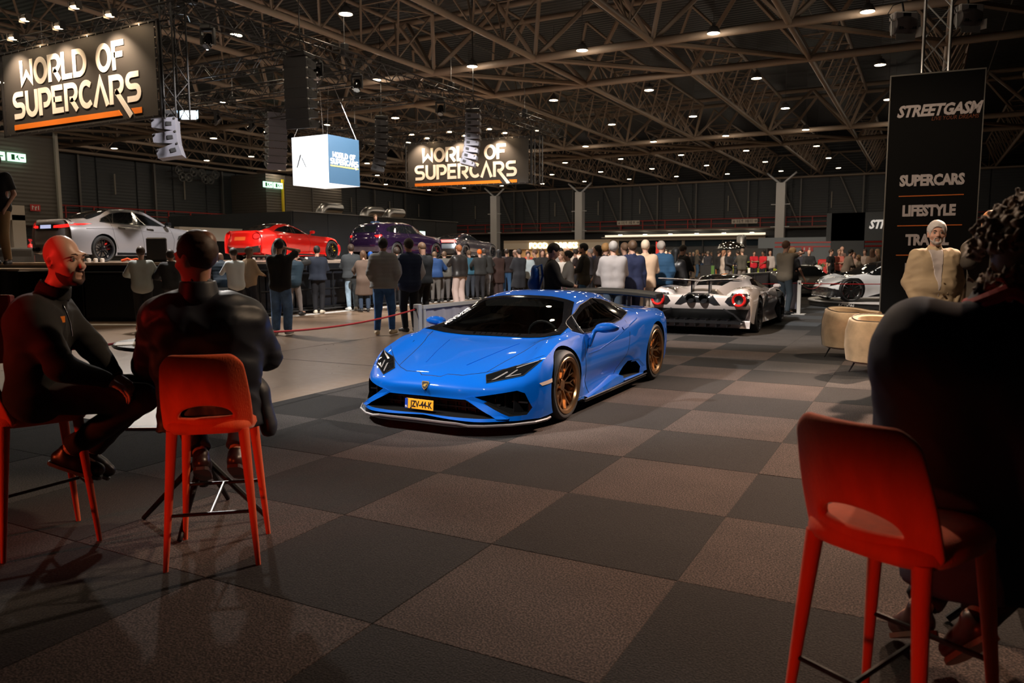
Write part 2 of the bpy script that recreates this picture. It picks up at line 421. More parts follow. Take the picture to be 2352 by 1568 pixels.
for j in range(0, 44):
    for i in range(-7, 20):
        if i < 0 and j > 4: continue
        k = tkind(i, j); cx, cy = CX0 + i + .5, -.6 + j + .5
        z = -.006 + rnd.uniform(0, .0016)
        dist = hypot(cx, cy)
        inview = cy > .8 and atan2(cx, cy) > -1.2 and atan2(cx, cy) < .32
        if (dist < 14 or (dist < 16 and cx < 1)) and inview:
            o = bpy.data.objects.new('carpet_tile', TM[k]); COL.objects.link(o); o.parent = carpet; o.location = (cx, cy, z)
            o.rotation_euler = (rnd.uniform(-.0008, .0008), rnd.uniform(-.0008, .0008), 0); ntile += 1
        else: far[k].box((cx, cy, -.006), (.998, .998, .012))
for k in far:
    if far[k].v: o = far[k].build('carpet_tiles', MT[k], carpet); o['kind'] = 'stuff'

def corr_mat(name, c, period=.3, axis='z', rough=.6, strength=.5):
    m, nt, b = nodes_mat(name); N = nt.nodes; L = nt.links; setin(b, 'Base Color', c + (1,)); setin(b, 'Roughness', rough)
    tc = N.new('ShaderNodeTexCoord'); w = N.new('ShaderNodeTexWave'); w.bands_direction = axis.upper(); w.inputs['Scale'].default_value = .314 / period
    L.new(tc.outputs['Object'], w.inputs['Vector']); bp = N.new('ShaderNodeBump'); bp.inputs['Strength'].default_value = strength; bp.inputs['Distance'].default_value = .05
    L.new(w.outputs['Fac'], bp.inputs['Height']); L.new(bp.outputs[0], b.inputs['Normal']); return m
MT['wall'] = corr_mat('dark_wall_cladding', (.045, .05, .056), .25, 'z')
MT['wallt'] = corr_mat('taupe_wall_cladding', (.105, .093, .082), .25, 'z')
MT['deck'] = corr_mat('roof_deck', (.006, .009, .014), .35, 'y', .5, .9)
MT['steel'] = mat('beige_steel', (.26, .195, .145), .55)
MT['mull'] = mat('wall_post', (.10, .095, .09), .5)
MT['dred'] = mat('red_railing', (.30, .015, .012), .5)
MT['colw'] = mat('pale_column', (.55, .55, .57), .45)
YW, XW, ZT = 84.0, -57.0, 9.5
b = MB(); b.box((-15.5, YW + .15, 6.5), (84, .3, 13)); wb = struct(b.build('wall_back', MT['wall']))
b = MB(); b.box((XW - .15, 35, 6.5), (.3, 98, 13)); wl = struct(b.build('wall_left', MT['wall']))
b = MB(); b.box((26.15, 35, 6.5), (.3, 98, 13)); struct(b.build('wall_right', MT['wall']))
b = MB(); b.box((-15.5, -14.15, 6.5), (84, .3, 13)); struct(b.build('wall_front', MT['wall']))
b = MB(); b.box((-15.5, 35, 13.1), (84, 98.6, .2)); struct(b.build('ceiling', MT['deck']))
# wall panels, posts
panel = MB(); panel.box((0, 0, 0), (3.3, .1, 4.4), bev=.03); pm = panel.mesh('wall_panel'); pm.materials.append(MT['wall'])
for k in range(24):
    x = -55.3 + k * 3.45
    if x > 8: break
    o = bpy.data.objects.new('wall_panel', pm); COL.objects.link(o); o.parent = wb; o.location = (x, YW - .06, 7.45)
pz = MB(); pz.box((0, 0, 0), (.1, 3.3, 4.4), bev=.03); pm2 = pz.mesh('wall_panel'); pm2.materials.append(MT['wall'])
for k in range(17):
    y = 26 + k * 3.45
    o = bpy.data.objects.new('wall_panel', pm2); COL.objects.link(o); o.parent = wl; o.location = (XW + .06, y, 7.45)
for x in [-44.4, -41.2, -36.6, -30.7, -26.4, -22.1, -16.6, -11.4, -5.6, .6]:
    q = MB(); q.box((x, YW - .35, 6.9), (.16, .22, 5.3)); q.tube((x - 2.2, YW - .35, 9.4), (x - .1, YW - .35, 4.6), .11, n=6)
    q.build('wall_post', MT['mull'], wb)
for y in [30, 36.5, 43, 50, 58, 65, 72, 78]:
    q = MB(); q.box((XW + .4, y, 6.6), (.22, .16, 5.6)); q.build('wall_post', MT['mull'], wl)
    q = MB(); q.box((XW + .32, y + 3, 7.3), (.05, .12, 1.6)); q.build('strip_light', cm((.25, .23, .2)), wl)
for x in [-50, -39, -33.5, -28.5, -24, -18.7, -13.6, -8.5, -3]:
    q = MB(); q.box((x, YW - .25, 7.0), (.12, .05, 1.6)); q.build('strip_light', cm((.25, .23, .2)), wb)
# mezzanine walkways with a red railing
def rail(name, label, p0, p1, z, n):
    t = thing(name, label, 'railing', (0, 0, 0)); dx, dy = (p1[0] - p0[0]), (p1[1] - p0[1]); 
    q = MB(); 
    for h in (0, .45, .95): q.tube((p0[0], p0[1], z + h), (p1[0], p1[1], z + h), .035 if h != .95 else .05, n=6)
    q.build('rail', MT['dred'], t)
    for k in range(n + 1):
        q = MB(); a = k / n; x, y = p0[0] + dx * a, p0[1] + dy * a; q.box((x, y, z + .45), (.09, .09, 1.0)); q.build('post', MT['dred'], t)
    return t
b = MB(); b.box((-19, YW - 1.1, 4.28), (76, 2.2, .14)); struct(b.build('walkway_back', cm((.16, .14, .12))))
b = MB(); b.box((XW + 1, 55, 4.28), (2, 58, .14)); struct(b.build('walkway_left', cm((.10, .09, .08))))
rail('walkway_railing', 'long red railing of the raised walkway on the far back wall', (-55, YW - 2.1), (10, YW - 2.1), 4.36, 26)
rail('walkway_railing', 'red railing of the raised walkway on the left wall behind the silver sedan', (XW + 2, 30), (XW + 2, YW - 2.2), 4.36, 24)
# projecting taupe bays of the left wall with yellow edge strips
def bay(x0, y0, y1, z0, z1):
    q = MB(); q.box(((XW + x0) / 2, (y0 + y1) / 2, (z0 + z1) / 2), (x0 - XW, y1 - y0, z1 - z0)); o = struct(q.build('wall_bay', MT['wallt']))
    return o
bb = bay(-50.2, 21, 31.0, 3.6, 9.2)
q = MB(); q.box((-50.1, 30.9, 5.2), (.2, .2, 9)); q.build('corner_trim', cm((.45, .43, .38)), bb)
q = MB(); q.box((-50.0, 30.75, 3.2), (.16, .16, 1.2)); q.build('yellow_strip', cm((.8, .55, .02), .5), bb)
bb = bay(-52.5, 51.3, 61.5, 0, 9.0)
for y in (53.6, 57.2): q = MB(); q.box((-52.45, y, 4.5), (.08, .1, 9)); q.build('panel_joint', MT['mull'], bb)
q = MB(); q.box((-52.35, 53.2, 4.3), (.18, .18, 8.6)); q.build('yellow_strip', cm((.8, .6, .02), .5), bb)
def exit_sign(label, x, y, z, s=1, rz=0):
    t = thing('exit_sign', label, 'sign', (x, y, z), rz)
    for dx in (-.62, .62):
        q = MB(); q.box((dx * s, 0, 0), (1.05 * s, .12, .5 * s)); q.build('sign_panel', mat('lit_sign', (.3, .7, .4), emit=(.55, 1, .68), es=1.3), t)
        q = MB(); m_ = cm((.02, .22, .08))
        q.box((dx * s - .25 * s, -.065, 0), (.2 * s, .02, .34 * s)); q.tube((dx * s, -.065, .05 * s), (dx * s + .12 * s, -.065, -.15 * s), .035 * s, n=5)
        q.tube((dx * s + .05 * s, -.065, .12 * s), (dx * s - .05 * s, -.065, -.02 * s), .04 * s, n=5); q.tube((dx * s + .2 * s, -.065, 0), (dx * s + .4 * s, -.065, 0), .04 * s, n=5)
        q.build('pictogram', m_, t)
    return t
y_, z_ = AX(14, 359, -50.0); exit_sign('green lit double exit sign high on the taupe wall at the left edge', -50.0, y_, z_, 1, pi / 2)
y_, z_ = AX(627, 425, -52.3); exit_sign('green lit double exit sign on the taupe wall bay beside the hanging cube', -52.3, y_, z_, 1, pi / 2)
# small red fire signs
def fire_sign(label, X, px, py, s=.55):
    y, z = AX(px, py, X); t = thing('fire_sign', label, 'sign', (X, y, z), pi / 2)
    q = MB(); q.box((0, 0, 0), (s * 1.5, .03, s)); q.build('plate', MT['red'], t)
    q = MB(); w = MT['white']
    q.box((-s * .45, -.02, 0), (s * .12, .02, s * .6)); q.box((-s * .3, -.02, s * .15), (s * .2, .02, s * .12)); q.box((0, -.02, -.05), (s * .16, .02, s * .5)); q.box((s * .15, -.02, s * .1), (s * .12, .02, s * .25)); q.box((s * .45, -.02, 0), (s * .14, .02, s * .6))
    q.build('pictogram', w, t)
fire_sign('red fire equipment sign on the taupe wall beside the silver sedan', -50, 81, 477, .42)
fire_sign('small red fire sign on the wall behind the red coupe', -52.3, 656, 508, .5)
# back wall doors and glazed lobby
lob = thing('glazed_entrance', 'long glazed entrance with a lit canopy along the back wall', 'entrance', (0, 0, 0))
MT['lit'] = mat('lit_canopy', (.9, .8, .65), emit=(1, .84, .62), es=.75)
q = MB(); q.box((-23.4, YW - 1.3, 3.72), (17.6, .1, .22)); q.build('light_strip', MT['lit'], lob)
q = MB(); q.box((-23.4, YW - 1.2, 3.55), (17.8, 2.0, .1)); q.box((-23.4, YW - 1.25, 3.35), (17.6, .1, .35)); q.build('canopy', cm((.55, .48, .4)), lob)
q = MB(); q.box((-23.4, YW - .12, 1.6), (17.4, .1, 3.2)); q.build('back_panel', mat('grey_lobby', (.13, .14, .15), .4, var=.3, vscale=.4), lob)
for k in range(9):
    x = -31.9 + k * 2.13
    q = MB(); q.box((x, YW - .45, 1.6), (.3 if k in (0, 4, 8) else .12, .3, 3.3)); q.build('mullion', cm((.42, .36, .3) if k in (0, 4, 8) else (.12, .13, .14)), lob)
    if k < 8:
        q = MB(); q.box((x + 1.06, YW - .4, 2.9), (1.9, .04, .7)); q.build('pane', mat('blue_glass', (.03, .05, .07), .1), lob)
        q = MB(); q.box((x + 1.06, YW - .4, 1.2), (1.9, .04, 2.4)); q.build('pane', mat('grey_glass', (.17, .17, .18), .15), lob)
for k in range(6):
    x = -30.5 + k * 2.9
    q = MB(); q.lathe([(0, -.05), (.22, -.05), (.22, .05), (0, .05)], (x, YW - 1.0, 3.92 - .1), n=10); q.build('downlight', mat('downlight', (1, .9, .7), emit=(1, .88, .68), es=9), lob)
for x_, px in ((0, 1443), (0, 1710)):
    x, z = AY(px, 511.5 if px == 1443 else 508, YW - 2.17)
    t = thing('direction_sign', 'pale hall direction sign with arrows and hall numbers, %s' % ('left one' if px == 1443 else 'right one near the column'), 'sign', (x, YW - 2.17, z))
    q = MB(); q.box((0, 0, 0), (2.6, .08, .46)); q.build('plate', cm((.5, .45, .4)), t)
    for k, ch in enumerate(['\u2193', '11', '\u2191', '10', '9' if px == 1443 else '11', '\u2192']):
        text('number', ch, .38, MT['black'], t, (-1.05 + k * .43, -.05, 0), (pi / 2, 0, 0), .008)
    for k in (-.42, .42): q = MB(); q.box((k, -.045, 0), (.02, .01, .42)); q.build('divider', MT['black'], t)
# columns with forked heads
cg = 'pale steel columns along the back wall'
for px, py, lab in ((1137, 440, 'pale column with forked top rising behind the dark sports saloon'), (1332, 438, 'pale column with forked top behind the food counter'), (1795, 425, 'pale column with forked top behind the man in khaki')):
    x, z = AY(px, py, 80.5); t = thing('column', lab, 'column', (x, 80.5, 0), 0, cg)
    q = MB(); q.box((0, 0, 4.3), (.85, .85, 8.6)); q.build('shaft', MT['colw'], t)
    for sx in (-1, 1): q = MB(); q.tube((sx * .1, 0, 8.5), (sx * 1.4, 0, 9.6), .1, n=6); q.build('strut', MT['colw'], t)
    for h in (4.3, 6.5): q = MB(); q.tube((-.9, -.2, h), (.9, -.2, h), .05, n=6); q.build('bracket', MT['colw'], t)
# ------------------------------------------------------------------ roof trusses
# primary triangular trusses along X, secondary ones along Y, 4.92 m apart
XS = [-9.45 + 4.92 * k for k in range(-9, 8)]
YP = [(4.3, 9.9), (28.9, 34.3), (53.5, 59.0)]
def member(q, a, c, r, n=6): q.tube(a, c, r, n=n, cap=False)
for (ya, yb) in YP:
    t = thing('roof_truss', 'main beige tubular roof truss running across the hall, %s' % {4.3: 'nearest above the viewer', 28.9: 'the large one above the stage', 53.5: 'the far one'}[ya], 'roof truss', (0, 0, 0)); struct(t)
    ym = (ya + yb) / 2
    for (y, z, r) in ((ya, ZT, .16), (yb, ZT, .16), (ym - 1.2, 12.3, .13), (ym + 1.2, 12.3, .13)):
        q = MB(); member(q, (XS[0] - 2, y, z), (XS[-1], y, z), r, 10); q.build('chord', MT['steel'], t, sm=60)
    for i, x in enumerate(XS[:-1]):
        q = MB(); member(q, (x, ya, ZT), (x + 4.92, yb, ZT), .11); member(q, (x, ya, ZT), (x, yb, ZT), .1)
        for y, yt in ((ya, ym - 1.2), (yb, ym + 1.2)):
            member(q, (x, y, ZT), (x + 2.46, yt, 12.3), .1); member(q, (x + 4.92, y, ZT), (x + 2.46, yt, 12.3), .1)
        member(q, (x + 2.46, ym - 1.2, 12.3), (x + 2.46, ym + 1.2, 12.3), .07)
        q.build('brace', MT['steel'], t, sm=60)
for i, x in enumerate(XS):
    t = thing('roof_truss', 'beige lattice roof truss running away along the hall, number %d from the left' % (i + 1), 'roof truss', (0, 0, 0), 0, 'lattice trusses running along the hall'); struct(t)
    y0, y1 = 9.9, 84.0
    q = MB(); member(q, (x, 0, ZT), (x, y1, ZT), .115, 8); q.build('chord', MT['steel'], t, sm=60)
    for (a, c) in ((9.9, 28.9), (34.3, 53.5), (59.0, 83.0)):
        for sx in (-1, 1):
            q = MB(); member(q, (x + sx * .95, a + 1.5, 11.4), (x + sx * .95, c - 1.5, 11.4), .085)
            member(q, (x + sx * .95, a + 1.5, 11.4), (x, a, 12.3), .07); member(q, (x + sx * .95, c - 1.5, 11.4), (x, c, ZT), .09); q.build('chord', MT['steel'], t, sm=60)
        n = int((c - a - 3) / 2.05); q = MB(); st = (c - a - 3) / n
        for k in range(n + 1):
            ya = a + 1.5 + k * st
            for sx in (-1, 1):
                if k < n:
                    member(q, (x, ya + st / 2, ZT), (x + sx * .95, ya, 11.4), .042, 5); member(q, (x, ya + st / 2, ZT), (x + sx * .95, ya + st, 11.4), .042, 5)
            member(q, (x - .95, ya, 11.4), (x + .95, ya, 11.4), .035, 5)
            if k < n: member(q, (x - .95, ya, 11.4), (x + .95, ya + st, 11.4), .03, 5)
        q.build('lattice', MT['steel'], t)
# edge trusses on the back and left walls
for nm, p0, p1, lab in (('back', (XW + .8, YW - .6), (20, YW - .6), 'flat zigzag truss along the top of the far back wall'), ('left', (XW + 1.2, 22), (XW + 1.2, YW - .6), 'flat zigzag truss along the top of the left wall')):
    t = thing('edge_truss', lab, 'roof truss', (0, 0, 0)); struct(t); a = Vector((*p0, 0)); c = Vector((*p1, 0)); n = int((c - a).length / 4.92)
    for z, r in ((9.35, .12), (11.6, .1)): q = MB(); member(q, a + Vector((0, 0, z)), c + Vector((0, 0, z)), r); q.build('chord', MT['steel'], t)
    q = MB()
    for k in range(n * 2):
        u0 = a + (c - a) * (k / (2 * n)); u1 = a + (c - a) * ((k + 1) / (2 * n)); z0, z1 = (9.35, 11.6) if k % 2 == 0 else (11.6, 9.35)
        member(q, u0 + Vector((0, 0, z0)), u1 + Vector((0, 0, z1)), .06); 
        if k % 2 == 0: member(q, u0 + Vector((0, 0, z0)), u0 + Vector((0, 0, 11.6)), .04)
    q.build('lattice', MT['steel'], t)
ORD0 = 'first second third fourth fifth sixth seventh eighth'.split()
# thin sprinkler and tie rods
for x in (-19.5, -12.2, -4.7, 2.6):
    q = MB(); q.tube((x, 8, 11.6), (x, 84, 11.6), .03, n=5); q.build('sprinkler_pipe', MT['mull']); 
for k, o in enumerate([o for o in COL.objects if o.name.startswith('sprinkler_pipe')]): meta(o, 'thin dark pipe along the hall below the roof deck, %s from the left' % ORD0[k], 'pipe', 'thin sprinkler pipes under the roof')
# high-bay lamps: 5 m x 8 m grid, each a real lamp
MT['lamp'] = mat('lamp_glow', (1, .9, .75), emit=(1, .80, .52), es=34)
lm = MB(); lm.lathe([(.0, .0), (.2, 0), (.215, .02)], n=16); lm_me = lm.mesh('diffuser'); lm_me.materials.append(MT['lamp'])
hm = MB(); hm.lathe([(.225, -.01), (.23, .05), (.14, .22), (.06, .26), (.06, .34), (0, .34)], n=14); hm.tube((0, 0, .3), (0, 0, 3.66), .012, n=4); hm_me = hm.mesh('housing'); hm_me.materials.append(MT['mull'])
lamps = 0
ORD = 'first second third fourth fifth sixth seventh eighth ninth tenth eleventh twelfth'.split()
for i in range(-10, 2):
    for j in range(0, 10):
        x, y = -7.0 + 4.98 * i, 12.2 + 8.04 * j + rnd.uniform(-.15, .15)
        if x < -55 or y > 83: continue
        t = thing('high_bay_lamp', 'round warm white roof lamp, %s row from the viewer, %s from the left' % (ORD[j], ORD[i + 10]), 'lamp', (x + (0 if y < 60 else -.3), y, 9.35), 0, 'round high bay lamps in rows under the roof')
        for nm, me in (('diffuser', lm_me), ('housing', hm_me)):
            o = bpy.data.objects.new(nm, me); COL.objects.link(o); o.parent = t
        lamps += 1
        ld = bpy.data.lights.new('high_bay', 'POINT'); ld.energy = 36; ld.color = (1, .84, .66); ld.shadow_soft_size = .2
        lo = bpy.data.objects.new('high_bay', ld); COL.objects.link(lo); lo.location = t.location + Vector((0, 0, -.06))
# ------------------------------------------------------------------ stage rig
def box_truss(name, label, p0, p1, s=.45, r=.028, m=None, parent=None, cat='truss', group=None, step=None, three=False):
    m = m or MT['bmetal']; a, c = Vector(p0), Vector(p1); d = c - a; L = d.length; w = d.normalized()
    u = w.cross(Vector((0, 0, 1))); u = Vector((1, 0, 0)) if u.length < .1 else u.normalized(); v = u.cross(w).normalized()
    t = parent if parent is not None else thing(name, label, cat, (0, 0, 0), 0, group)
    h = s / 2; cs = [(-h, -h), (h, -h), (h, h), (-h, h)]
    for x, y in cs:
        q = MB(); q.tube(a + u * x + v * y, c + u * x + v * y, r, n=6); q.build('chord', m, t, sm=60)
    n = max(2, int(L / (step or s * 1.0))); q = MB()
    for k in range(n):
        for i in range(4):
            x0, y0 = cs[i]; x1, y1 = cs[(i + 1) % 4]
            if k % 2: x0, y0, x1, y1 = x1, y1, x0, y0
            q.tube(a + w * (L * k / n) + u * x0 + v * y0, a + w * (L * (k + 1) / n) + u * x1 + v * y1, r * .5, n=4, cap=False)
    q.build('lattice', m, t); return t
MT['bt'] = mat('black_truss', (.035, .034, .036), .3, .5)
box_truss('lighting_truss', 'long black box truss running from the near hanging sign to the far one', (-17.2, 13.6, 7.95), (-17.2, 37.8, 7.95), .5, .03, MT['bt'])
box_truss('lighting_truss', 'long black box truss behind the stage, parallel to the near one', (-26.3, 13.6, 7.75), (-26.3, 37.8, 7.75), .5, .03, MT['bt'])
cz = 'black cross trusses of the stage rig'
for k, y in enumerate((17.9, 24.2, 30.0, 20.75)):
    box_truss('lighting_truss', ['black cross truss nearest the left hanging sign', 'black cross truss with bright edges beside the tall speaker array', 'black cross truss farthest from the viewer, behind the white cube', 'black cross truss that carries the white cube'][k], (-26.3, y, 7.45), (-17.2, y, 7.45), .42, .026, MT['bt'], group=cz)
# hoists and cables from the roof
for k, (x, y) in enumerate(((-17.2, 14.5), (-17.2, 20.5), (-17.2, 27), (-17.2, 33.5), (-26.3, 16), (-26.3, 24), (-26.3, 32))):
    t = thing('chain_hoist', 'small black chain hoist above the %s rig truss, %s along it' % ('near' if k < 4 else 'rear', ORD0[k if k < 4 else k - 4]), 'hoist', (x, y, 8.15 if k < 4 else 7.97), 0, 'chain hoists of the stage rig')
    q = MB(); q.box((0, 0, .15), (.22, .22, .4), bev=.03); q.build('motor', MT['black'], t); q = MB(); q.tube((0, 0, .3), (0, 0, 1.35 if y < 28 else 3.4), .012, n=4); q.build('chain', MT['alu'], t)
# moving heads under the trusses
mh = 'moving head spotlights under the stage rig'
def mhead(x, y, z, yaw=0, tilt=.5, lit=False, lab=None):
    t = thing('moving_head_light', lab or 'black moving head spotlight hanging under the stage rig', 'stage light', (x, y, z), yaw, mh)
    q = MB(); q.box((0, 0, -.06), (.3, .3, .12), bev=.02); q.build('base', MT['black'], t)
    q = MB(); q.box((-.17, 0, -.3), (.05, .12, .42)); q.box((.17, 0, -.3), (.05, .12, .42)); q.box((0, 0, -.13), (.38, .14, .05)); q.build('yoke', MT['black'], t)
    q = MB(); q.lathe([(0, -.2), (.1, -.2), (.13, -.05), (.13, .16), (.11, .2), (.1, .2)], n=14); h = q.build('head', MT['gloss'], t, (0, 0, -.42), (tilt, 0, 0), sm=40)
    q = MB(); q.lathe([(0, .19), (.105, .19)], n=14); q.build('lens', mat('lit_lens', (1, 1, 1), emit=(1, .93, .82), es=30) if lit else MT['glass'], h)
    return t
for px, py, d, w_ in ((476, 60, 19.5, 'right of the left sign top'), (728, 170, 24, 'right of the tall speaker array'), (1012, 268, 30, 'nearest the far sign'), (820, 190, 27, 'above the white cube')):
    mhead(-17.2, AX(px, py, -17.2)[0], 7.68, .4, 2.6, lab='black moving head light under the near truss, ' + w_)
for px, py, lab in ((498, 274, 'round white stage light shining under the rig, right of the bluish flood'), (412, 258, 'round white stage light shining beside the right edge of the left sign'), (578, 290, 'round white stage light shining near the small speaker array'), (829, 337, 'round white stage light shining right of the white cube top'), (881, 347, 'round white stage light farthest right, between the cube and the far sign')):
    y, z = AX(px, py, -26.3); t = mhead(-26.3, y, min(z + .42, 7.6), -1.0, 2.3, True, lab)
x, y, z = AD(436, 264, 26)
t = thing('flood_light', 'bright bluish white flood light with barn doors right of the left sign', 'stage light', (x, y, z), .55)
q = MB(); q.box((0, 0, 0), (.5, .2, .32), bev=.03); q.build('body', MT['black'], t)
q = MB(); q.box((0, -.11, -.02), (.46, .02, .27)); q.build('lens', mat('flood_glow', (.8, .9, 1), emit=(.7, .88, 1), es=14), t)
for sx in (-1, 1): q = MB(); q.box((sx * .32, -.2, -.02), (.02, .24, .26), rz=sx * .5); q.build('barn_door', mat('blue_doors', (.4, .55, .7), .4), t)
q = MB(); q.box((0, -.2, -.2), (.5, .2, .02)); q.build('barn_door', MT['black'], t)
q = MB(); q.tube((0, 0, .15), (0, 0, 12.98 - z), .014, n=5); q.build('clamp', MT['black'], t)
# --- lettering: strokes on a unit-high cell
def arc(cx, cy, rx, ry, a0, a1, n=12): return [(cx + rx * cos(radians(a0 + (a1 - a0) * i / n)), cy + ry * sin(radians(a0 + (a1 - a0) * i / n))) for i in range(n + 1)]
GL = {
 'W': ([[(.09, 1.0), (.09, .14), (.42, .50), (.75, .14), (.75, 1.0)]], .84),
 'O': ([arc(.43, .5, .34, .41, 90, 450, 28)], .86),
 'R': ([[(.09, 0), (.09, .91), (.42, .91)] + arc(.46, .66, .25, .25, 90, -90, 10)[0:] + [(.3, .41)], [(.38, .42), (.72, .0)]], .80),
 'L': ([[(.09, 1.0), (.09, .09), (.62, .09)]], .64),
 'D': ([[(.09, .09), (.09, .91), (.34, .91)] + arc(.34, .5, .38, .41, 90, -90, 16) + [(.09, .09)]], .82),
 'F': ([[(.09, 0), (.09, .91), (.68, .91)], [(.1, .52), (.58, .52)]], .68),
 'S': ([[(.72, .91), (.32, .91)] + arc(.30, .71, .20, .20, 90, 270, 8) + [(.48, .51)] + arc(.5, .30, .21, .21, 90, -90, 8) + [(.06, .09)]], .80),
 'U': ([[(.09, 1.0), (.09, .4)] + arc(.39, .39, .30, .30, 180, 360, 12) + [(.69, 1.0)]], .78),
 'P': ([[(.09, 0), (.09, .91), (.42, .91)] + arc(.45, .64, .25, .27, 90, -90, 10) + [(.3, .37)]], .78),
 'E': ([[(.68, .91), (.09, .91), (.09, .09), (.68, .09)], [(.1, .5), (.6, .5)]], .72),
 'C': ([[(.70, .80)] + arc(.44, .5, .34, .41, 55, 305, 18) + [(.70, .20)]], .76),
 'A': ([[(.08, .0), (.44, .93), (.80, .0)]], .88),
 'r': ([[(.09, 0), (.09, .91), (.42, .91)] + arc(.46, .66, .25, .25, 90, -90, 10) + [(.3, .41)], [(.34, .46), (1.12, -.48)]], .84)}
def stroke_word(word, H, wd=.2, gap=.05):
    """returns total width and a list of letter meshes (built in the xz plane, facing -y)"""
    x = 0; out = []
    for ch in word:
        if ch == ' ': x += .5 * H; continue
        st, w = GL[ch]; q = MB()
        for pl in st:
            P = [Vector((a * H, b_ * H)) for a, b_ in pl]; P = [P[0]] + [v for u_, v in zip(P[:-1], P[1:]) if (v - u_).length > .004 * H]; n = len(P); Lf = []; hw = wd * H / 2
            closed = (P[0] - P[-1]).length < 1e-4
            for i in range(n):
                a = P[i - 1] if i else (P[-2] if closed else None); c_ = P[i + 1] if i < n - 1 else (P[1] if closed else None)
                d0 = (P[i] - a).normalized() if a is not None else None; d1 = (c_ - P[i]).normalized() if c_ is not None else None
                d0 = d0 or d1; d1 = d1 or d0; nn = Vector((-d0.y - d1.y, d0.x + d1.x)); nn = nn.normalized() if nn.length > 1e-6 else Vector((-d0.y, d0.x))
                k = 1 / max(nn.dot(Vector((-d0.y, d0.x))), .55); Lf.append((P[i] + nn * hw * k, P[i] - nn * hw * k))
            vs = []
            for l_, r_ in Lf: vs += [(l_.x, -.012, l_.y), (r_.x, -.012, r_.y), (l_.x, 0, l_.y), (r_.x, 0, r_.y)]
            fs = []
            for i in range(n - 1):
                o = 4 * i; fs += [(o, o + 1, o + 5, o + 4), (o, o + 4, o + 6, o + 2), (o + 1, o + 3, o + 7, o + 5)]
            fs += [(0, 2, 3, 1), (4 * n - 4, 4 * n - 3, 4 * n - 1, 4 * n - 2)]
            q.add(vs, fs)
        out.append((x, q)); x += (w + gap) * H
    return x - gap * H, out
MT['letter'] = mat('print_white', (.82, .8, .77), .6)
MT['orange'] = mat('print_orange', (.85, .22, .01), .6)
MT['banner'] = mat('banner_black', (.028, .027, .027), .55, bump=.08, bscale=3)
def wos(parent, y, xc, zt, W, m1, m2, sc=1):
    """the two-line word mark centred on xc, from the top line zt down; W = overall width"""
    w2, L2 = stroke_word('SUPERCArS', 1, .2, .06); H = W / w2
    wa, _ = stroke_word('WORLD OF', 1, .2, .06)
    H1 = H * .98
    _, L1 = stroke_word('WORLD OF', H1, .2, .06); _, L2 = stroke_word('SUPERCArS', H, .2, .06)
    for L, x0, z0 in ((L1, xc - wa * H1 / 2 - .01 * W, zt - H1), (L2, xc - W / 2, zt - H1 - H * 1.16)):
        for dx, q in L: q.build('letter', m1, parent, (x0 + dx, y, z0), fix=True)
    zb = zt - H1 - H * 1.16 - H * .42
    q = MB(); M_x = Matrix(((1, 0, 0), (0, 0, -1), (0, 1, 0))).to_4x4(); 
    x0 = xc - W / 2; xr = x0 + W * .86
    q.prism([(x0, 0), (xr, 0), (xr - .17 * H, .2 * H), (x0, .2 * H)], 0, .012, M_x); q.prism([(x0 + W, 0), (x0 + W, .2 * H), (x0 + W * .925, .2 * H), (x0 + W * .925 + .17 * H, 0)], 0, .012, M_x)
    q.build('underline', m2, parent, (0, y, zb), fix=True)
def hanging_sign(label, c, rz, W, H, seed):
    t = thing('hanging_sign', label, 'sign', c, rz)
    q = MB(); q.box((0, 0, 0), (W, .03, H)); q.build('banner', MT['banner'], t)
    wos(t, -.02, -.015 * W, H * .385, W * .85, MT['letter'], MT['orange'])
    fr = MB(); 
    for z in (-H / 2 - .04, H / 2 + .04): fr.box((0, 0, z), (W + .3, .07, .05))
    for x in (-W / 2 - .12, W / 2 + .12): fr.box((x, 0, 0), (.05, .07, H + .1))
    fr.build('frame', MT['bt'], t)
    q = MB(); n = int(W / .35)
    for i in range(n):
        for z in (-H / 2 - .01, H / 2 + .01): q.box((-W / 2 + (i + .5) * W / n, -.03, z), (.025, .02, .05))
    for i in range(9):
        q.box((W / 2 + .06, -.03, -H / 2 + (i + .5) * H / 9), (.05, .02, .025))
    q.build('eyelets', MT['alu'], t)
    box_truss('', '', (-W / 2 - .3, .25, H / 2 + .22), (W / 2 + .5, .25, H / 2 + .22), .42, .026, MT['bt'], t)
    box_truss('', '', (W / 2 + .38, .25, -H / 2 - .1), (W / 2 + .38, .25, H / 2 + .4), .42, .026, MT['bt'], t)
    for k, x in enumerate((-.335, .0 - .02, .30)):
        for dx, y, z in ((-.22, -.95, .42), (.18, -.45, .26)):
            X = x * W + dx * 1.6
            q = MB(); q.box((X, y, H / 2 + z), (.26, .13, .14), bev=.03); q.tube((X, y, H / 2 + z + .02), (X, .2, H / 2 + .42), .016, n=5); q.box((X + .16, y, H / 2 + z - .02), (.02, .16, .2)); q.box((X - .16, y, H / 2 + z - .02), (.02, .16, .2))
            f = q.build('flood_light', MT['black'], t)
            q = MB(); q.lathe([(0, 0), (.1, 0), (.115, .02)], n=12); q.build('lens', MT['flood'], f, (X, y + .0, H / 2 + z - .08))
    t2 = t
    Mw = Matrix.Translation(Vector(c)) @ Matrix.Rotation(rz, 4, 'Z')
    for x in (-.39, -.06, .27):
        p = Mw @ Vector((x * W, -.62, H / 2 + .12)); q_ = Mw @ Vector((x * W + .05, 0, -.1)); spot('sign_flood', p, q_, 430, 100, .9, (1, .70, .45), .06)
    return t
MT['flood'] = mat('flood_lens', (1, .8, .6), emit=(1, .66, .36), es=40)
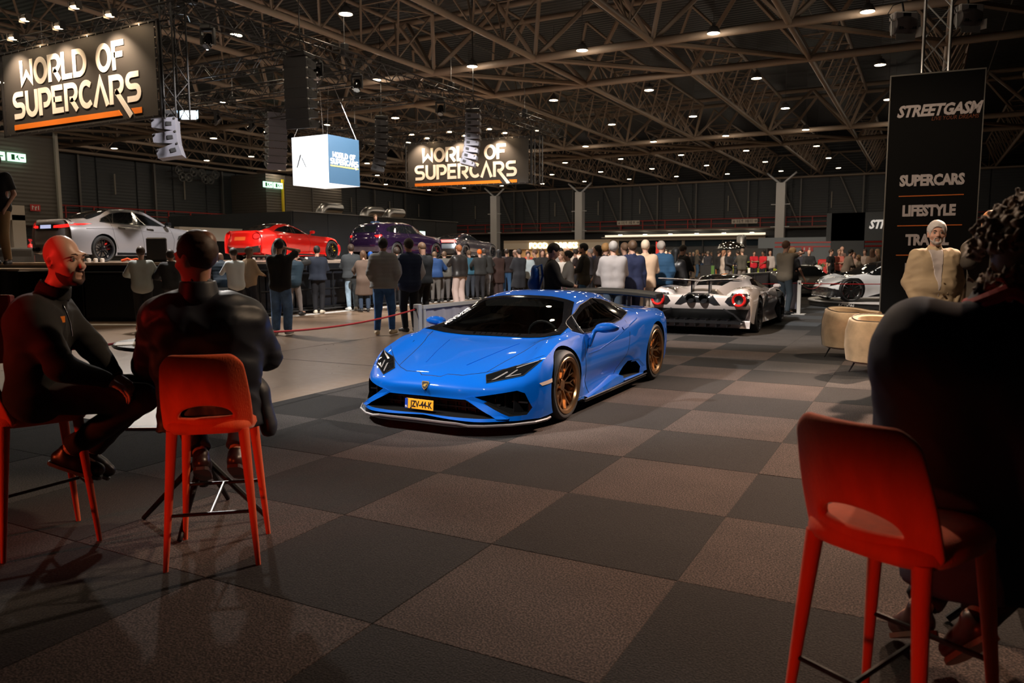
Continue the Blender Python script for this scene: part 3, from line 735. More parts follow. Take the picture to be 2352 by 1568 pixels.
hanging_sign('large black hanging banner sign with white and orange lettering, upper left near viewer', (-20.75, 13.46, 6.27), 0, 6.7, 2.28, 1)
hanging_sign('far black hanging banner sign with white and orange lettering, at the far stage end', (-21.6, 35.3, 6.42), atan2(.83, 7.07), 7.0, 2.28, 2)
# --- lit cube
cube = thing('cube_sign', 'white and blue lit cube sign hanging over the middle of the stage', 'sign', (-18.35, 20.75, 4.75))
cs = 1.58; h = cs / 2
q = MB(); q.box((0, 0, 0), (cs - .02, cs - .02, cs - .02)); q.build('body', MT['white'], cube)
q = MB(); q.box((0, -h, 0), (cs, .02, cs)); q.build('screen', mat('white_screen', (.9, .92, .95), emit=(.93, .96, 1), es=1.0), cube)['label'] = 'bright white side screen'
q = MB(); q.box((0, 0, -h), (cs, cs, .02)); q.build('screen', mat('white_screen', (.9, .9, .9), emit=(1, .96, .9), es=.8), cube)
q = MB(); q.box((h, 0, 0), (.02, cs, cs)); q.build('screen', mat('blue_screen', (.02, .05, .09), emit=(.015, .05, .095), es=.6), cube)['label'] = 'dark blue side screen with white lettering'
side = bpy.data.objects.new('lettering', None); COL.objects.link(side); side.parent = cube; side.location = (h + .015, 0, 0); side.rotation_euler = (0, 0, pi / 2)
wos(side, 0, 0, .25, 1.42, mat('lit_print', (.9, .9, .9), emit=(1, 1, 1), es=.85), mat('lit_yellow', (.9, .6, .1), emit=(1, .55, .06), es=.9))
q = MB(); q.add([(-.6, -h - .013, -.22), (-.56, -h - .013, -.22), (-.38, -h - .013, .2), (-.43, -h - .013, .2)], [(0, 1, 2, 3)])
for k in range(6): q.add([(-.40 + k * .035, -h - .013, .14 - k * .06), (-.30 + k * .03, -h - .013, .05 - k * .06), (-.30 + k * .03, -h - .013, .03 - k * .06), (-.40 + k * .035, -h - .013, .12 - k * .06)], [(0, 1, 2, 3)])
q.build('logo', cm((.03, .03, .04)), cube)
gtx = mat('faint_print', (.6, .6, .62), emit=(.62, .64, .68), es=1)
for k, (s_, zz) in enumerate((('THE', .17), ('INVESTMENT', .03), ('EXCHANGE', -.1))): text('lettering', s_, .13, gtx, cube, (.28, -h - .015, zz), (pi / 2, 0, 0), 0)
q = MB()
for sx in (-1, 1):
    for sy in (-1, 1): q.tube((sx * .74, sy * .74, h), (sx * .3, sy * .12, h + 1.8), .008, n=4)
q.build('hanging_wire', MT['alu'], cube)
# --- line arrays
MT['spk'] = mat('speaker_black', (.03, .031, .036), .55, bump=.3, bscale=150)
MT['spg'] = mat('speaker_grey', (.10, .10, .125), .5)
def line_array(label, c, rz, n, curve, w=1.0, hm=.3, m='spk', dots=True):
    t = thing('line_array', label, 'speaker', c, rz, 'curved loudspeaker arrays hanging from the rig'); d = .6
    q = MB(); q.box((0, 0, .12), (w * .8, d, .12), bev=.02); q.tube((0, 0, .15), (0, 0, 12.98 - c[2]), .016, n=6); q.build('bumper', MT['black'], t)
    y, z, a = 0, 0, 0
    b = MB(); x0, x1 = w / 2, w / 2 * .86
    b.add([(-x0, -d / 2, -hm / 2), (x0, -d / 2, -hm / 2), (x1, d / 2, -hm / 2 * .6), (-x1, d / 2, -hm / 2 * .6), (-x0, -d / 2, hm / 2), (x0, -d / 2, hm / 2), (x1, d / 2, hm / 2 * .6), (-x1, d / 2, hm / 2 * .6)], [(3, 2, 1, 0), (4, 5, 6, 7), (0, 1, 5, 4), (1, 2, 6, 5), (2, 3, 7, 6), (3, 0, 4, 7)])
    b.mi = 1; 
    for sx in (-1, 1):
        b.box((sx * x0 * .96, -d * .22, 0), (.03, .14, .1)); b.mi = 2
        b.box((sx * x0 * 1.0, d * .38, hm * .28), (.05, .04, .04)); b.box((sx * x0 * 1.0, -d * .47, hm * .4), (.045, .04, .04)); b.mi = 1
    me = b.mesh('module'); [me.materials.append(k) for k in (MT[m], MT['black'], MT['alu'])]
    for k in range(n):
        a += curve * (k / n) * 1.4
        z -= hm / 2 * cos(a); y += hm / 2 * sin(a)
        o = bpy.data.objects.new('speaker_module', me); COL.objects.link(o); o.parent = t; o.location = (0, y, z); o.rotation_euler = (a, 0, 0)
        z -= hm / 2 * cos(a) * 1.02; y += hm / 2 * sin(a)
    return t
line_array('tall black loudspeaker array hanging right above the white cube', (-16.95, 18.15, 7.45), .15, 7, .02, .82, .29)
line_array('curved grey loudspeaker array hanging in front of the far sign', (-16.98, 28.35, 7.45), -1.15, 8, -.07, .72, .27, 'spg')
line_array('curved dark loudspeaker array hanging between the cube and the far sign', (-22.2, 28.9, 7.7), -.9, 8, -.06, .75, .29)
line_array('curved loudspeaker array hanging left of the tall array', (-24.3, 24.4, 7.5), -2.0 + pi, 8, .075, .8, .28, 'spg')
line_array('short loudspeaker array below the lower right corner of the left sign', tuple(AD(380, 272, 21)), 2.3, 3, -.2, .7, .36, 'spg')
# --- stand truss tower with the tall banner and two flood lights
pl_, pr_ = Vector(AD(2034, 450, 17.77)), Vector(AD(2245, 450, 17.05)); pc_ = (pl_ + pr_) / 2; ba_ = atan2(pr_.y - pl_.y, pr_.x - pl_.x)
bn = thing('banner_tower', 'tall black banner with grey lettering and thin orange lines, standing on the carpet at right', 'banner', (pc_.x, pc_.y, 0), ba_)
H_ = 5.47; W_ = (pr_ - pl_).to_2d().length
q = MB(); q.box((0, 0, H_ / 2), (W_, .1, H_)); q.build('panel', mat('banner_cloth', (.0035, .0035, .0035), .8, spec=.15), bn)
q = MB(); q.box((0, 0, H_ + .01), (W_ + .04, .13, .03)); q.box((-W_ / 2 - .01, 0, H_ / 2), (.02, .11, H_)); q.box((W_ / 2 + .01, 0, H_ / 2), (.02, .11, H_)); q.build('edge_trim', cm((.2, .19, .17), .5, metal=.4), bn)
gy = mat('banner_grey', (.50, .45, .45), .7); og = mat('banner_orange', (.36, .08, .01), .7)
text('lettering', 'STREETGASM', .34, gy, bn, (.05, -.06, 4.67), (pi / 2, 0, 0), .014, .28, .004, .83, sp=.96)
text('lettering', 'LIVE YOUR DREAMS', .12, mat('banner_dim', (.16, .04, .01), .7), bn, (.38, -.06, 4.49), (pi / 2, 0, 0), 0, .2, .004, .85)
for s_, z, x in (('SUPERCARS', 3.15, .0), ('LIFESTYLE', 2.48, -.03), ('TRAVEL', 1.83, -.03), ('EVENTS', 1.18, -.03)):
    text('lettering', s_, .325, gy, bn, (x, -.06, z), (pi / 2, 0, 0), .016, 0, .004, .78, sp=.95)
for z in (2.82, 2.16, 1.50): q = MB(); q.box((0, -.06, z), (1.28, .01, .02)); q.build('orange_line', mat('banner_orange_line', (.6, .15, .02), .6), bn)
tp_ = (pc_.x - sin(ba_) * .5, pc_.y + cos(ba_) * .5)
tw = box_truss('truss_tower', 'grey aluminium truss tower rising behind the tall black banner', (*tp_, 0), (*tp_, 12.2), .52, .035, MT['alu'], cat='truss', step=.62)
def fresnel(label, px, py, d):
    x, y, z = AD(px, py, d); t = thing('flood_light', label, 'stage light', (x, y, z), TH + .05)
    t.scale = (.88, .88, .88); q = MB(); q.box((0, 0, .22), (.62, .3, .2), bev=.03); q.build('housing', mat('light_grey_metal', (.5, .47, .47), .4), t)
    q = MB(); q.box((.0, -.16, .24), (.2, .01, .08)); q.build('badge', MT['black'], t)
    for sx in (-1, 1): q = MB(); q.box((sx * .31, 0, .02), (.02, .06, .5)); q.build('yoke', MT['alu'], t)
    q = MB(); q.lathe([(.0, -.26), (.2, -.26), (.25, -.1), (.27, 0), (.25, .1), (.2, .26), (0, .26)], (0, 0, 0), 16, 'x'); q.build('drum', cm((.12, .1, .1), .4), t, sm=50)
    q = MB()
    for k in range(7): q.box((-.2 + k * .066, -.2, -.1), (.04, .05, .06))
    q.build('cooling_fins', MT['black'], t)
    for sx in (-1, 1): q = MB(); q.box((sx * .34, -.08, -.17), (.01, .2, .24), rz=sx * .45); q.build('barn_door', MT['white'] if sx > 0 else cm((.3, .3, .3)), t)
    q = MB(); q.box((0, -.12, -.3), (.5, .02, .16)); q.build('barn_door', cm((.25, .25, .25)), t)
    q = MB(); q.path([(-.3, 0, .1), (-.42, 0, .3), (-.3, .0, .5), (0, .1, .62)], .012, 5); q.tube((0, 0, .3), (0, .1, .6), .025, n=6); q.build('cable', MT['black'], t)
    return t
fresnel('grey theatre flood light with barn doors left of the truss tower', 2075, 60, 17.9); fresnel('grey theatre flood light with barn doors right of the truss tower', 2224, 42, 17.9)
x0, y0, z0 = AD(2040, 5, 18.0); x1, y1, z1 = AD(2260, -5, 18.0)
q = MB(); q.tube((x0, y0, z0 + .12), (x1, y1, z1 + .12), .03, n=6); q.tube((x0, y0, z0 + .12), (*tp_, z0 + .1), .02, n=5)
meta(q.build('light_bar', MT['alu']), 'grey horizontal pipe holding the two flood lights at the truss tower', 'pipe')
# second stand of the same company, far right
st = thing('exhibition_portal', 'dark exhibition portal with white lettering behind the orange car', 'stand', (0, 0, 0)); 
x0, z0 = AY(1948, 489, 55); x1, z1 = AY(2080, 489, 55)
q = MB(); q.box(((x0 + x1) / 2, 55, z0 - .9), (x1 - x0 + 2.5, .6, 1.8)); q.box((x0 + .05, 55, z0 / 2), (2.0, .6, z0)); q.build('frame', cm((.03, .035, .04), .6), st)
xm, zm = AY(2010, 516, 54.6); text('lettering', 'STREETGASM', .74, mat('lit_white', (.9, .88, .85), emit=(1, .95, .9), es=.25), st, (xm + 1.4, 54.6, zm), (pi / 2, 0, 0), .03, .28, .02, .8)
q = MB(); q.box(((x0 + x1) / 2 + 1, 54.9, zm - .75), (3.4, .3, .18)); q.build('shelf', cm((.4, .33, .3)), st)
# ------------------------------------------------------------------ cars
from mathutils.bvhtree import BVHTree
def pchip(x, Y, xs):
    """shape preserving cubic through rows Y at x, sampled at xs"""
    x = np.asarray(x, float); Y = np.asarray(Y, float); h = np.diff(x); d = np.diff(Y, axis=0) / h.reshape(-1, *([1] * (Y.ndim - 1)))
    if len(x) == 2: m = np.stack([d[0], d[0]])
    else:
        m = np.zeros_like(Y); w = h.reshape(-1, *([1] * (Y.ndim - 1))); a, b_ = d[:-1], d[1:]
        w1 = 2 * w[1:] + w[:-1]; w2 = w[1:] + 2 * w[:-1]
        with np.errstate(all='ignore'): mm = (w1 + w2) / (w1 / a + w2 / b_)
        m[1:-1] = np.where(a * b_ > 0, mm, 0); m[0] = d[0]; m[-1] = d[-1]
        # gentle linear blend keeps flat spots from kinking
        m[1:-1] = np.where(a * b_ > 0, m[1:-1], .5 * (a + b_) * .35)
    i = np.clip(np.searchsorted(x, xs, side='right') - 1, 0, len(x) - 2); sh = (-1,) + (1,) * (Y.ndim - 1)
    t = ((xs - x[i]) / h[i]).reshape(sh); hh = h[i].reshape(sh)
    return (2 * t ** 3 - 3 * t ** 2 + 1) * Y[i] + (t ** 3 - 2 * t ** 2 + t) * hh * m[i] + (-2 * t ** 3 + 3 * t ** 2) * Y[i + 1] + (t ** 3 - t ** 2) * hh * m[i + 1]
def grid_surface(rows, nt=7, nk=5, creases=(), tcreases=()):
    """rows[t][k] = (x, y, z) control points -> dense grid"""
    R = np.array(rows, float); T, K, _ = R.shape
    def seg(A, n, cr):
        N = A.shape[0]; cuts = [0] + sorted(cr) + [N - 1]; out = []
        for a, b_ in zip(cuts[:-1], cuts[1:]):
            xs = np.linspace(a, b_, (b_ - a) * n + 1); o = pchip(np.arange(a, b_ + 1), A[a:b_ + 1], xs)
            out.append(o if not out else o[1:])
        return np.concatenate(out)
    Gd = seg(R, nt, tcreases); Gd = seg(np.swapaxes(Gd, 0, 1), nk, creases); return np.swapaxes(Gd, 0, 1)
def body_mesh(name, rows, nt=7, nk=5, creases=(), tcreases=(), zb=None):
    Gd = grid_surface(rows, nt, nk, creases, tcreases); T, K, _ = Gd.shape
    full = np.concatenate([Gd[:, ::-1] * [-1, 1, 1], Gd[:, 1:]], 1); K2 = full.shape[1]
    vs = full.reshape(-1, 3).tolist(); fs = [(i * K2 + j, i * K2 + j + 1, (i + 1) * K2 + j + 1, (i + 1) * K2 + j) for i in range(T - 1) for j in range(K2 - 1)]
    # underside: join left and right bottom edges, close the ends
    n0 = len(vs); 
    for i in range(T):
        a = full[i, 0]; b_ = full[i, -1]
        for f in (.25, .5, .75): p = a * (1 - f) + b_ * f; vs.append([p[0], p[1], p[2]])
    def bi(i, s): return i * K2 if s == 0 else (i * K2 + K2 - 1 if s == 4 else n0 + i * 3 + s - 1)
    for i in range(T - 1):
        for s in range(4): fs.append((bi(i, s), bi(i + 1, s), bi(i + 1, s + 1), bi(i, s + 1)))
    fs.append(tuple(range(K2)) + (bi(0, 3), bi(0, 2), bi(0, 1))); e = (T - 1)
    fs.append(tuple(e * K2 + j for j in range(K2)) + (bi(e, 3), bi(e, 2), bi(e, 1)))
    me = bpy.data.meshes.new(name); me.from_pydata(vs, [], fs); bm = bmesh.new(); bm.from_mesh(me)
    bmesh.ops.remove_doubles(bm, verts=bm.verts, dist=.0008); bmesh.ops.recalc_face_normals(bm, faces=bm.faces); bm.to_mesh(me); bm.free(); return me
AXM = {'x': lambda a, b_, c: (c, a, b_), 'y': lambda a, b_, c: (a, c, b_), 'z': lambda a, b_, c: (a, b_, c)}
def cutter(polys, mi, bev=0):
    """polys: list of (axis, 2d polygon, c0, c1)"""
    q = MB()
    for ax, poly, c0, c1 in polys:
        n = len(poly); vs = [AXM[ax](a, b_, c) for c in (c0, c1) for a, b_ in poly]; q.add(vs, [tuple(range(n - 1, -1, -1)), tuple(range(n, 2 * n))] + [(i, (i + 1) % n, n + (i + 1) % n, n + i) for i in range(n)])
    q.m = [mi] * len(q.f); return q.mesh('cutter', fix=True)
def boolean(me, cut_me, mats, solver='EXACT'):
    a = bpy.data.objects.new('a', me); b_ = bpy.data.objects.new('b', cut_me)
    for m in mats:
        if len(me.materials) < len(mats): me.materials.append(m)
        if len(cut_me.materials) < len(mats): cut_me.materials.append(m)
    COL.objects.link(a); COL.objects.link(b_); md = a.modifiers.new('b', 'BOOLEAN'); md.object = b_; md.operation = 'DIFFERENCE'; md.solver = solver
    if solver == 'EXACT': md.use_self = False
    dg = bpy.context.evaluated_depsgraph_get(); out = bpy.data.meshes.new_from_object(a.evaluated_get(dg)); bpy.data.objects.remove(a); bpy.data.objects.remove(b_); return out
def circ(cy, cz, r, n=40, flat=None):
    P = [(cy + r * cos(2 * pi * i / n), cz + r * sin(2 * pi * i / n)) for i in range(n)]
    return P
def bvh(me):
    return BVHTree.FromPolygons([v.co[:] for v in me.vertices], [tuple(p.vertices) for p in me.polygons])
def conform(tree, axis, poly, off=.004, cell=.03, sgn=1, mirror=False, thick=0, convex=True, inset=None):
    """patch: a polygon drawn in a plane, laid on the body along an axis; sgn: side it is cast from"""
    bm = bmesh.new(); xs = [p[0] for p in poly]; ys = [p[1] for p in poly]
    nx = max(1, int((max(xs) - min(xs)) / cell)); ny = max(1, int((max(ys) - min(ys)) / cell))
    if convex:
        V = [[bm.verts.new((min(xs) + (max(xs) - min(xs)) * i / nx, min(ys) + (max(ys) - min(ys)) * j / ny, 0)) for j in range(ny + 1)] for i in range(nx + 1)]
        for i in range(nx):
            for j in range(ny): bm.faces.new((V[i][j], V[i + 1][j], V[i + 1][j + 1], V[i][j + 1]))
        ar = sum(poly[i][0] * poly[(i + 1) % len(poly)][1] - poly[(i + 1) % len(poly)][0] * poly[i][1] for i in range(len(poly)))
        for i in range(len(poly)):
            a, b_ = Vector((*poly[i], 0)), Vector((*poly[(i + 1) % len(poly)], 0)); d = b_ - a; n = Vector((d.y, -d.x, 0)) * (1 if ar > 0 else -1)
            if d.length < 1e-6: continue
            bmesh.ops.bisect_plane(bm, geom=bm.verts[:] + bm.edges[:] + bm.faces[:], dist=1e-5, plane_co=a, plane_no=n, clear_outer=True)
    else:
        f = bm.faces.new([bm.verts.new((*p, 0)) for p in poly]); bmesh.ops.triangulate(bm, faces=[f])
        for _ in range(4):
            es = [e for e in bm.edges if e.calc_length() > cell * 1.6]
            if es: bmesh.ops.subdivide_edges(bm, edges=es, cuts=1); bmesh.ops.triangulate(bm, faces=bm.faces[:])
    d = {'x': Vector((-sgn, 0, 0)), 'y': Vector((0, -sgn, 0)), 'z': Vector((0, 0, -sgn))}[axis]
    for v in bm.verts:
        p = Vector(AXM[axis](v.co.x, v.co.y, 0)) - d * 5; loc, nor, idx, dist = tree.ray_cast(p, d)
        if loc is None: loc, nor, idx, dist = tree.find_nearest(p + d * 4.2)
        if nor.dot(d) > 0: nor = -nor
        v.co = loc + nor * off
    me = bpy.data.meshes.new('patch')
    if thick:
        r = bmesh.ops.solidify(bm, geom=bm.faces[:], thickness=thick)
    bmesh.ops.recalc_face_normals(bm, faces=bm.faces)
    if not thick and len(bm.faces):
        c = sum((f.normal for f in bm.faces), Vector())
        if c.dot(d) > 0: bmesh.ops.reverse_faces(bm, faces=bm.faces)
    if mirror:
        g = bmesh.ops.duplicate(bm, geom=bm.verts[:] + bm.edges[:] + bm.faces[:]); 
        for e in g['geom']:
            if isinstance(e, bmesh.types.BMVert): e.co.x *= -1
        bmesh.ops.reverse_faces(bm, faces=[e for e in g['geom'] if isinstance(e, bmesh.types.BMFace)])
    bm.to_mesh(me); bm.free(); smooth(me, 40); return me
def on_line(tree, pts, axis='x', sgn=1, off=.003):
    d = {'x': Vector((-sgn, 0, 0)), 'y': Vector((0, -sgn, 0)), 'z': Vector((0, 0, -sgn))}[axis]; out = []
    for a, b_ in pts:
        p = Vector(AXM[axis](a, b_, 0)) - d * 5; loc, nor, i, dd = tree.ray_cast(p, d)
        if loc is None: continue
        if nor.dot(d) > 0: nor = -nor
        out.append(loc + nor * off)
    return out
def densify(pts, st=.05):
    out = []
    for a, b_ in zip(pts[:-1], pts[1:]):
        n = max(1, int(hypot(b_[0] - a[0], b_[1] - a[1]) / st)); out += [(a[0] + (b_[0] - a[0]) * i / n, a[1] + (b_[1] - a[1]) * i / n) for i in range(n)]
    return out + [pts[-1]]
def seam(tree, pts, axis, parent, m, r=.0035, sgn=1, off=.0, mir=True, name='panel_gap'):
    q = MB(); L = on_line(tree, densify(pts), axis, sgn, off)
    if len(L) > 1:
        q.path(L, r, 4)
        if mir: q.path([(-p.x, p.y, p.z) for p in L], r, 4)
        return q.build(name, m, parent)
def wheel(parent, x, y, r, w, side, rim, style='y', m=None, n=5, caliper=None, steer=0, rr=None, zc=None, tyre=None):
    """side=+1: outer face looks to +x"""
    rr = rr or r * .80
    o = bpy.data.objects.new('wheel', None); COL.objects.link(o); o.parent = parent; o.location = (x, y, zc if zc is not None else r); o.rotation_euler = (0, 0, steer + (0 if side > 0 else pi))
    q = MB(); h = w / 2
    q.lathe([(rr - .02, -h * .9), (rr + .01, -h), (r - .03, -h), (r - .006, -h * .82), (r, -h * .6), (r, h * .6), (r - .006, h * .82), (r - .03, h), (rr + .012, h), (rr - .004, h * .92), (rr - .02, h * .8)], n=40, axis='x'); q.build('tyre', tyre or MT['rubber'], o, sm=35)
    q = MB(); q.lathe([(rr - .012, h * .96), (rr + .004, h * 1.0), (rr - .002, h * 1.04), (rr - .03, h * .96), (rr - .045, h * .6), (rr - .06, -h * .5), (rr - .03, -h * .9)], n=40, axis='x'); q.build('rim', rim, o, sm=30)
    q = MB(); xo = h * .80; xi = h * .35; ri = rr - .02
    def P(rad, a, xx): return (xx, rad * cos(a), rad * sin(a))
    def bar(r0, a0, r1, a1, w0, w1, x0, x1, th=.03):
        p0, p1 = Vector(P(r0, a0, x0)), Vector(P(r1, a1, x1)); d = (p1 - p0).normalized(); s = d.cross(Vector((1, 0, 0))).normalized(); vs = []
        for p, ww in ((p0, w0), (p1, w1)):
            for sx, sw in ((0, .55), (0, -.55), (-th, -1), (-th, 1)): vs.append(p + s * ww * sw + Vector((sx, 0, 0)))
        q.add(vs, [(0, 1, 2, 3), (7, 6, 5, 4), (0, 4, 5, 1), (1, 5, 6, 2), (2, 6, 7, 3), (3, 7, 4, 0)])
    if style == 'y':
        for k in range(n):
            a = 2 * pi * k / n + .3; e = 2 * pi / n
            for s in (-1, 1):
                bar(.045, a, ri * .55, a + s * e * .22, .016, .012, xi + .02, xo * .85); bar(ri * .55, a + s * e * .22, ri, a + s * e * .10, .012, .010, xo * .85, xo)
                bar(ri * .55, a + s * e * .22, ri, a + s * e * .43, .012, .010, xo * .85, xo)
        q.lathe([(ri + .012, xo), (ri - .004, xo + .006), (ri - .018, xo)], n=40, axis='x')
        for k in range(n * 4): a = 2 * pi * k / (n * 4); bar(ri - .012, a, ri + .02, a, .006, .006, xo + .012, xo + .012, .02)
    elif style == 'v':
        for k in range(n):
            a = 2 * pi * k / n; e = 2 * pi / n
            for s in (-1, 1): bar(.05, a + s * .12, ri, a + s * e * .25, .016, .012, xi + .02, xo)
    else:
        for k in range(n * 2):
            a = pi * k / n; bar(.05, a, ri, a + (.10 if style == 'm' else .06) * (-1) ** k, .013, .011, xi + .02, xo)
    q.lathe([(0, xi + .035), (.05, xi + .03), (.062, xi - .02)], n=16, axis='x'); q.build('spokes', m or rim, o)
    q = MB(); q.lathe([(.06, .0), (rr * .74, .0), (rr * .74, -.03), (.06, -.03)], n=28, axis='x'); q.build('brake_disc', mat('brake_disc', (.25, .22, .2), .35, .9), o)
    if caliper:
        q = MB(); rc = rr * .70
        for k in range(5):
            a = .1 + k * .16; q.box((.005, rc * cos(a) * .93, rc * sin(a) * .93), (.09, .07, .07), M=Matrix.Rotation(a, 3, 'X'))
        q.build('caliper', caliper, o)
    return o
def arch_cut(me, ys, r0, x_in, mats, mi, zc, rx=1.02, zmax=None):
    polys = []
    for (y, rad, z) in ys:
        for s in (-1, 1): polys.append(('x', circ(y, z, rad), s * x_in, s * 1.6))
    return boolean(me, cutter(polys, mi), mats)
# ------------------------------------------------------------------ the blue supercar
def sec(*p): return [tuple(q) for q in p]
LR = [
 sec((0,.04,.145),(.30,.01,.135),(.52,.03,.13),(.70,.13,.13),(.82,.26,.125),(.895,.42,.12),(.905,.445,.119),(.91,.455,.118),(.912,.46,.117),(.913,.465,.116)),
 sec((0,.10,.29),(.30,.09,.29),(.52,.12,.29),(.71,.21,.29),(.84,.34,.29),(.912,.47,.30),(.925,.50,.25),(.93,.51,.20),(.93,.51,.16),(.925,.50,.118)),
 sec((0,.08,.385),(.30,.085,.385),(.52,.13,.385),(.70,.23,.39),(.83,.36,.40),(.91,.50,.44),(.932,.54,.37),(.942,.55,.29),(.94,.55,.20),(.93,.54,.12)),
 sec((0,.20,.485),(.30,.22,.482),(.5,.30,.485),(.66,.39,.50),(.80,.49,.535),(.885,.60,.575),(.94,.61,.48),(.952,.62,.36),(.948,.61,.24),(.935,.60,.12)),
 sec((0,.70,.605),(.28,.70,.605),(.5,.72,.607),(.64,.75,.615),(.77,.77,.655),(.875,.80,.66),(.945,.80,.57),(.962,.80,.43),(.955,.80,.28),(.94,.80,.13)),
 sec((0,1.03,.665),(.28,1.03,.665),(.5,1.03,.672),(.63,1.03,.705),(.75,1.02,.732),(.86,1.02,.72),(.94,1.0,.62),(.965,1.0,.47),(.958,1.0,.30),(.94,1.0,.13)),
 sec((0,1.31,.705),(.28,1.305,.706),(.5,1.29,.718),(.74,1.22,.762),(.80,1.26,.772),(.855,1.33,.735),(.925,1.33,.60),(.945,1.33,.45),(.935,1.33,.28),(.925,1.33,.13)),
 sec((0,1.60,.87),(.27,1.60,.867),(.50,1.60,.855),(.70,1.58,.825),(.75,1.60,.805),(.845,1.64,.745),(.90,1.62,.60),(.915,1.62,.43),(.89,1.62,.26),(.92,1.62,.13)),
 sec((0,2.02,1.075),(.25,2.02,1.07),(.46,2.03,1.052),(.575,2.04,1.027),(.61,2.05,1.00),(.83,2.0,.765),(.90,2.0,.62),(.915,2.0,.44),(.875,2.0,.26),(.925,2.0,.13)),
 sec((0,2.4,1.135),(.24,2.4,1.132),(.43,2.4,1.117),(.53,2.4,1.088),(.585,2.4,1.06),(.83,2.4,.785),(.91,2.4,.64),(.928,2.4,.45),(.87,2.4,.26),(.93,2.4,.14)),
 sec((0,2.8,1.12),(.24,2.8,1.115),(.42,2.8,1.10),(.52,2.8,1.075),(.58,2.8,1.03),(.83,2.8,.82),(.925,2.8,.69),(.945,2.8,.50),(.90,2.8,.30),(.935,2.8,.15)),
 sec((0,3.12,1.07),(.24,3.12,1.065),(.42,3.12,1.04),(.54,3.12,.99),(.64,3.12,.915),(.86,3.14,.855),(.948,3.12,.75),(.962,3.12,.57),(.94,3.1,.34),(.94,3.1,.16)),
 sec((0,3.6,.95),(.24,3.6,.945),(.45,3.6,.92),(.60,3.6,.885),(.74,3.6,.875),(.88,3.62,.85),(.958,3.62,.755),(.968,3.62,.60),(.955,3.62,.36),(.94,3.62,.17)),
 sec((0,4.1,.87),(.25,4.1,.87),(.48,4.1,.86),(.63,4.09,.855),(.76,4.06,.85),(.87,4.03,.82),(.94,4.02,.72),(.952,4.0,.56),(.94,4.0,.36),(.93,4.0,.2)),
 sec((0,4.44,.855),(.25,4.43,.855),(.5,4.39,.85),(.65,4.35,.84),(.77,4.28,.825),(.865,4.2,.79),(.915,4.18,.69),(.925,4.16,.55),(.92,4.16,.38),(.91,4.16,.25)),
 sec((0,4.50,.6),(.25,4.49,.6),(.5,4.46,.6),(.67,4.41,.6),(.79,4.33,.6),(.87,4.24,.6),(.912,4.21,.55),(.92,4.2,.48),(.915,4.2,.38),(.905,4.2,.27)),
 sec((0,4.42,.28),(.25,4.41,.28),(.5,4.38,.28),(.67,4.34,.28),(.78,4.3,.28),(.85,4.27,.28),(.87,4.26,.28),(.88,4.25,.279),(.885,4.245,.278),(.888,4.24,.277))]
MT['blue'] = mat('blue_paint', (.0, .12, .60), .45, .0, 1.0, spec=.1)
MT['blackp'] = mat('intake_black', (.006, .006, .006), .5)
MT['bronze'] = mat('bronze_rim', (.36, .215, .11), .28, .9)
MT['tint'] = mat('tinted_glass', (.02, .022, .02), .0, 0, 1)
def _tint():
    m, nt, b = nodes_mat('tinted_glass'); N = nt.nodes; g = N.new('ShaderNodeBsdfGlossy'); g.inputs['Roughness'].default_value = .02; g.inputs['Color'].default_value = (.9, .9, .9, 1)
    tr = N.new('ShaderNodeBsdfTransparent'); tr.inputs[0].default_value = (.6, .61, .58, 1); fr = N.new('ShaderNodeFresnel'); fr.inputs[0].default_value = 1.55
    mx = N.new('ShaderNodeMixShader'); nt.links.new(fr.outputs[0], mx.inputs[0]); nt.links.new(tr.outputs[0], mx.inputs[1]); nt.links.new(g.outputs[0], mx.inputs[2])
    nt.links.new(mx.outputs[0], N['Material Output'].inputs[0]); return m
MT['tint'] = _tint()
FX, FY = 1.0, 3.66
WS = [(-.775,1.215),(-.5,1.30),(-.25,1.32),(0,1.325),(.25,1.32),(.5,1.30),(.775,1.215),(.715,1.55),(.565,2.03),(.3,2.065),(0,2.075),(-.3,2.065),(-.565,2.03),(-.715,1.55)]
WSI = [(-.66,1.36),(-.3,1.385),(0,1.39),(.3,1.385),(.66,1.36),(.62,1.6),(.48,1.96),(.3,1.98),(-.3,1.98),(-.48,1.96),(-.62,1.6)]
SW = [(1.47,.785),(1.62,.745),(2.0,.748),(2.4,.775),(2.75,.81),(2.98,.86),(3.06,.92),(2.98,.955),(2.7,1.025),(2.4,1.052),(2.05,.995),(1.75,.90)]
SWI = [(1.62,.80),(1.75,.775),(2.4,.80),(2.66,.83),(2.62,.98),(2.4,1.005),(2.1,.965),(1.85,.90)]
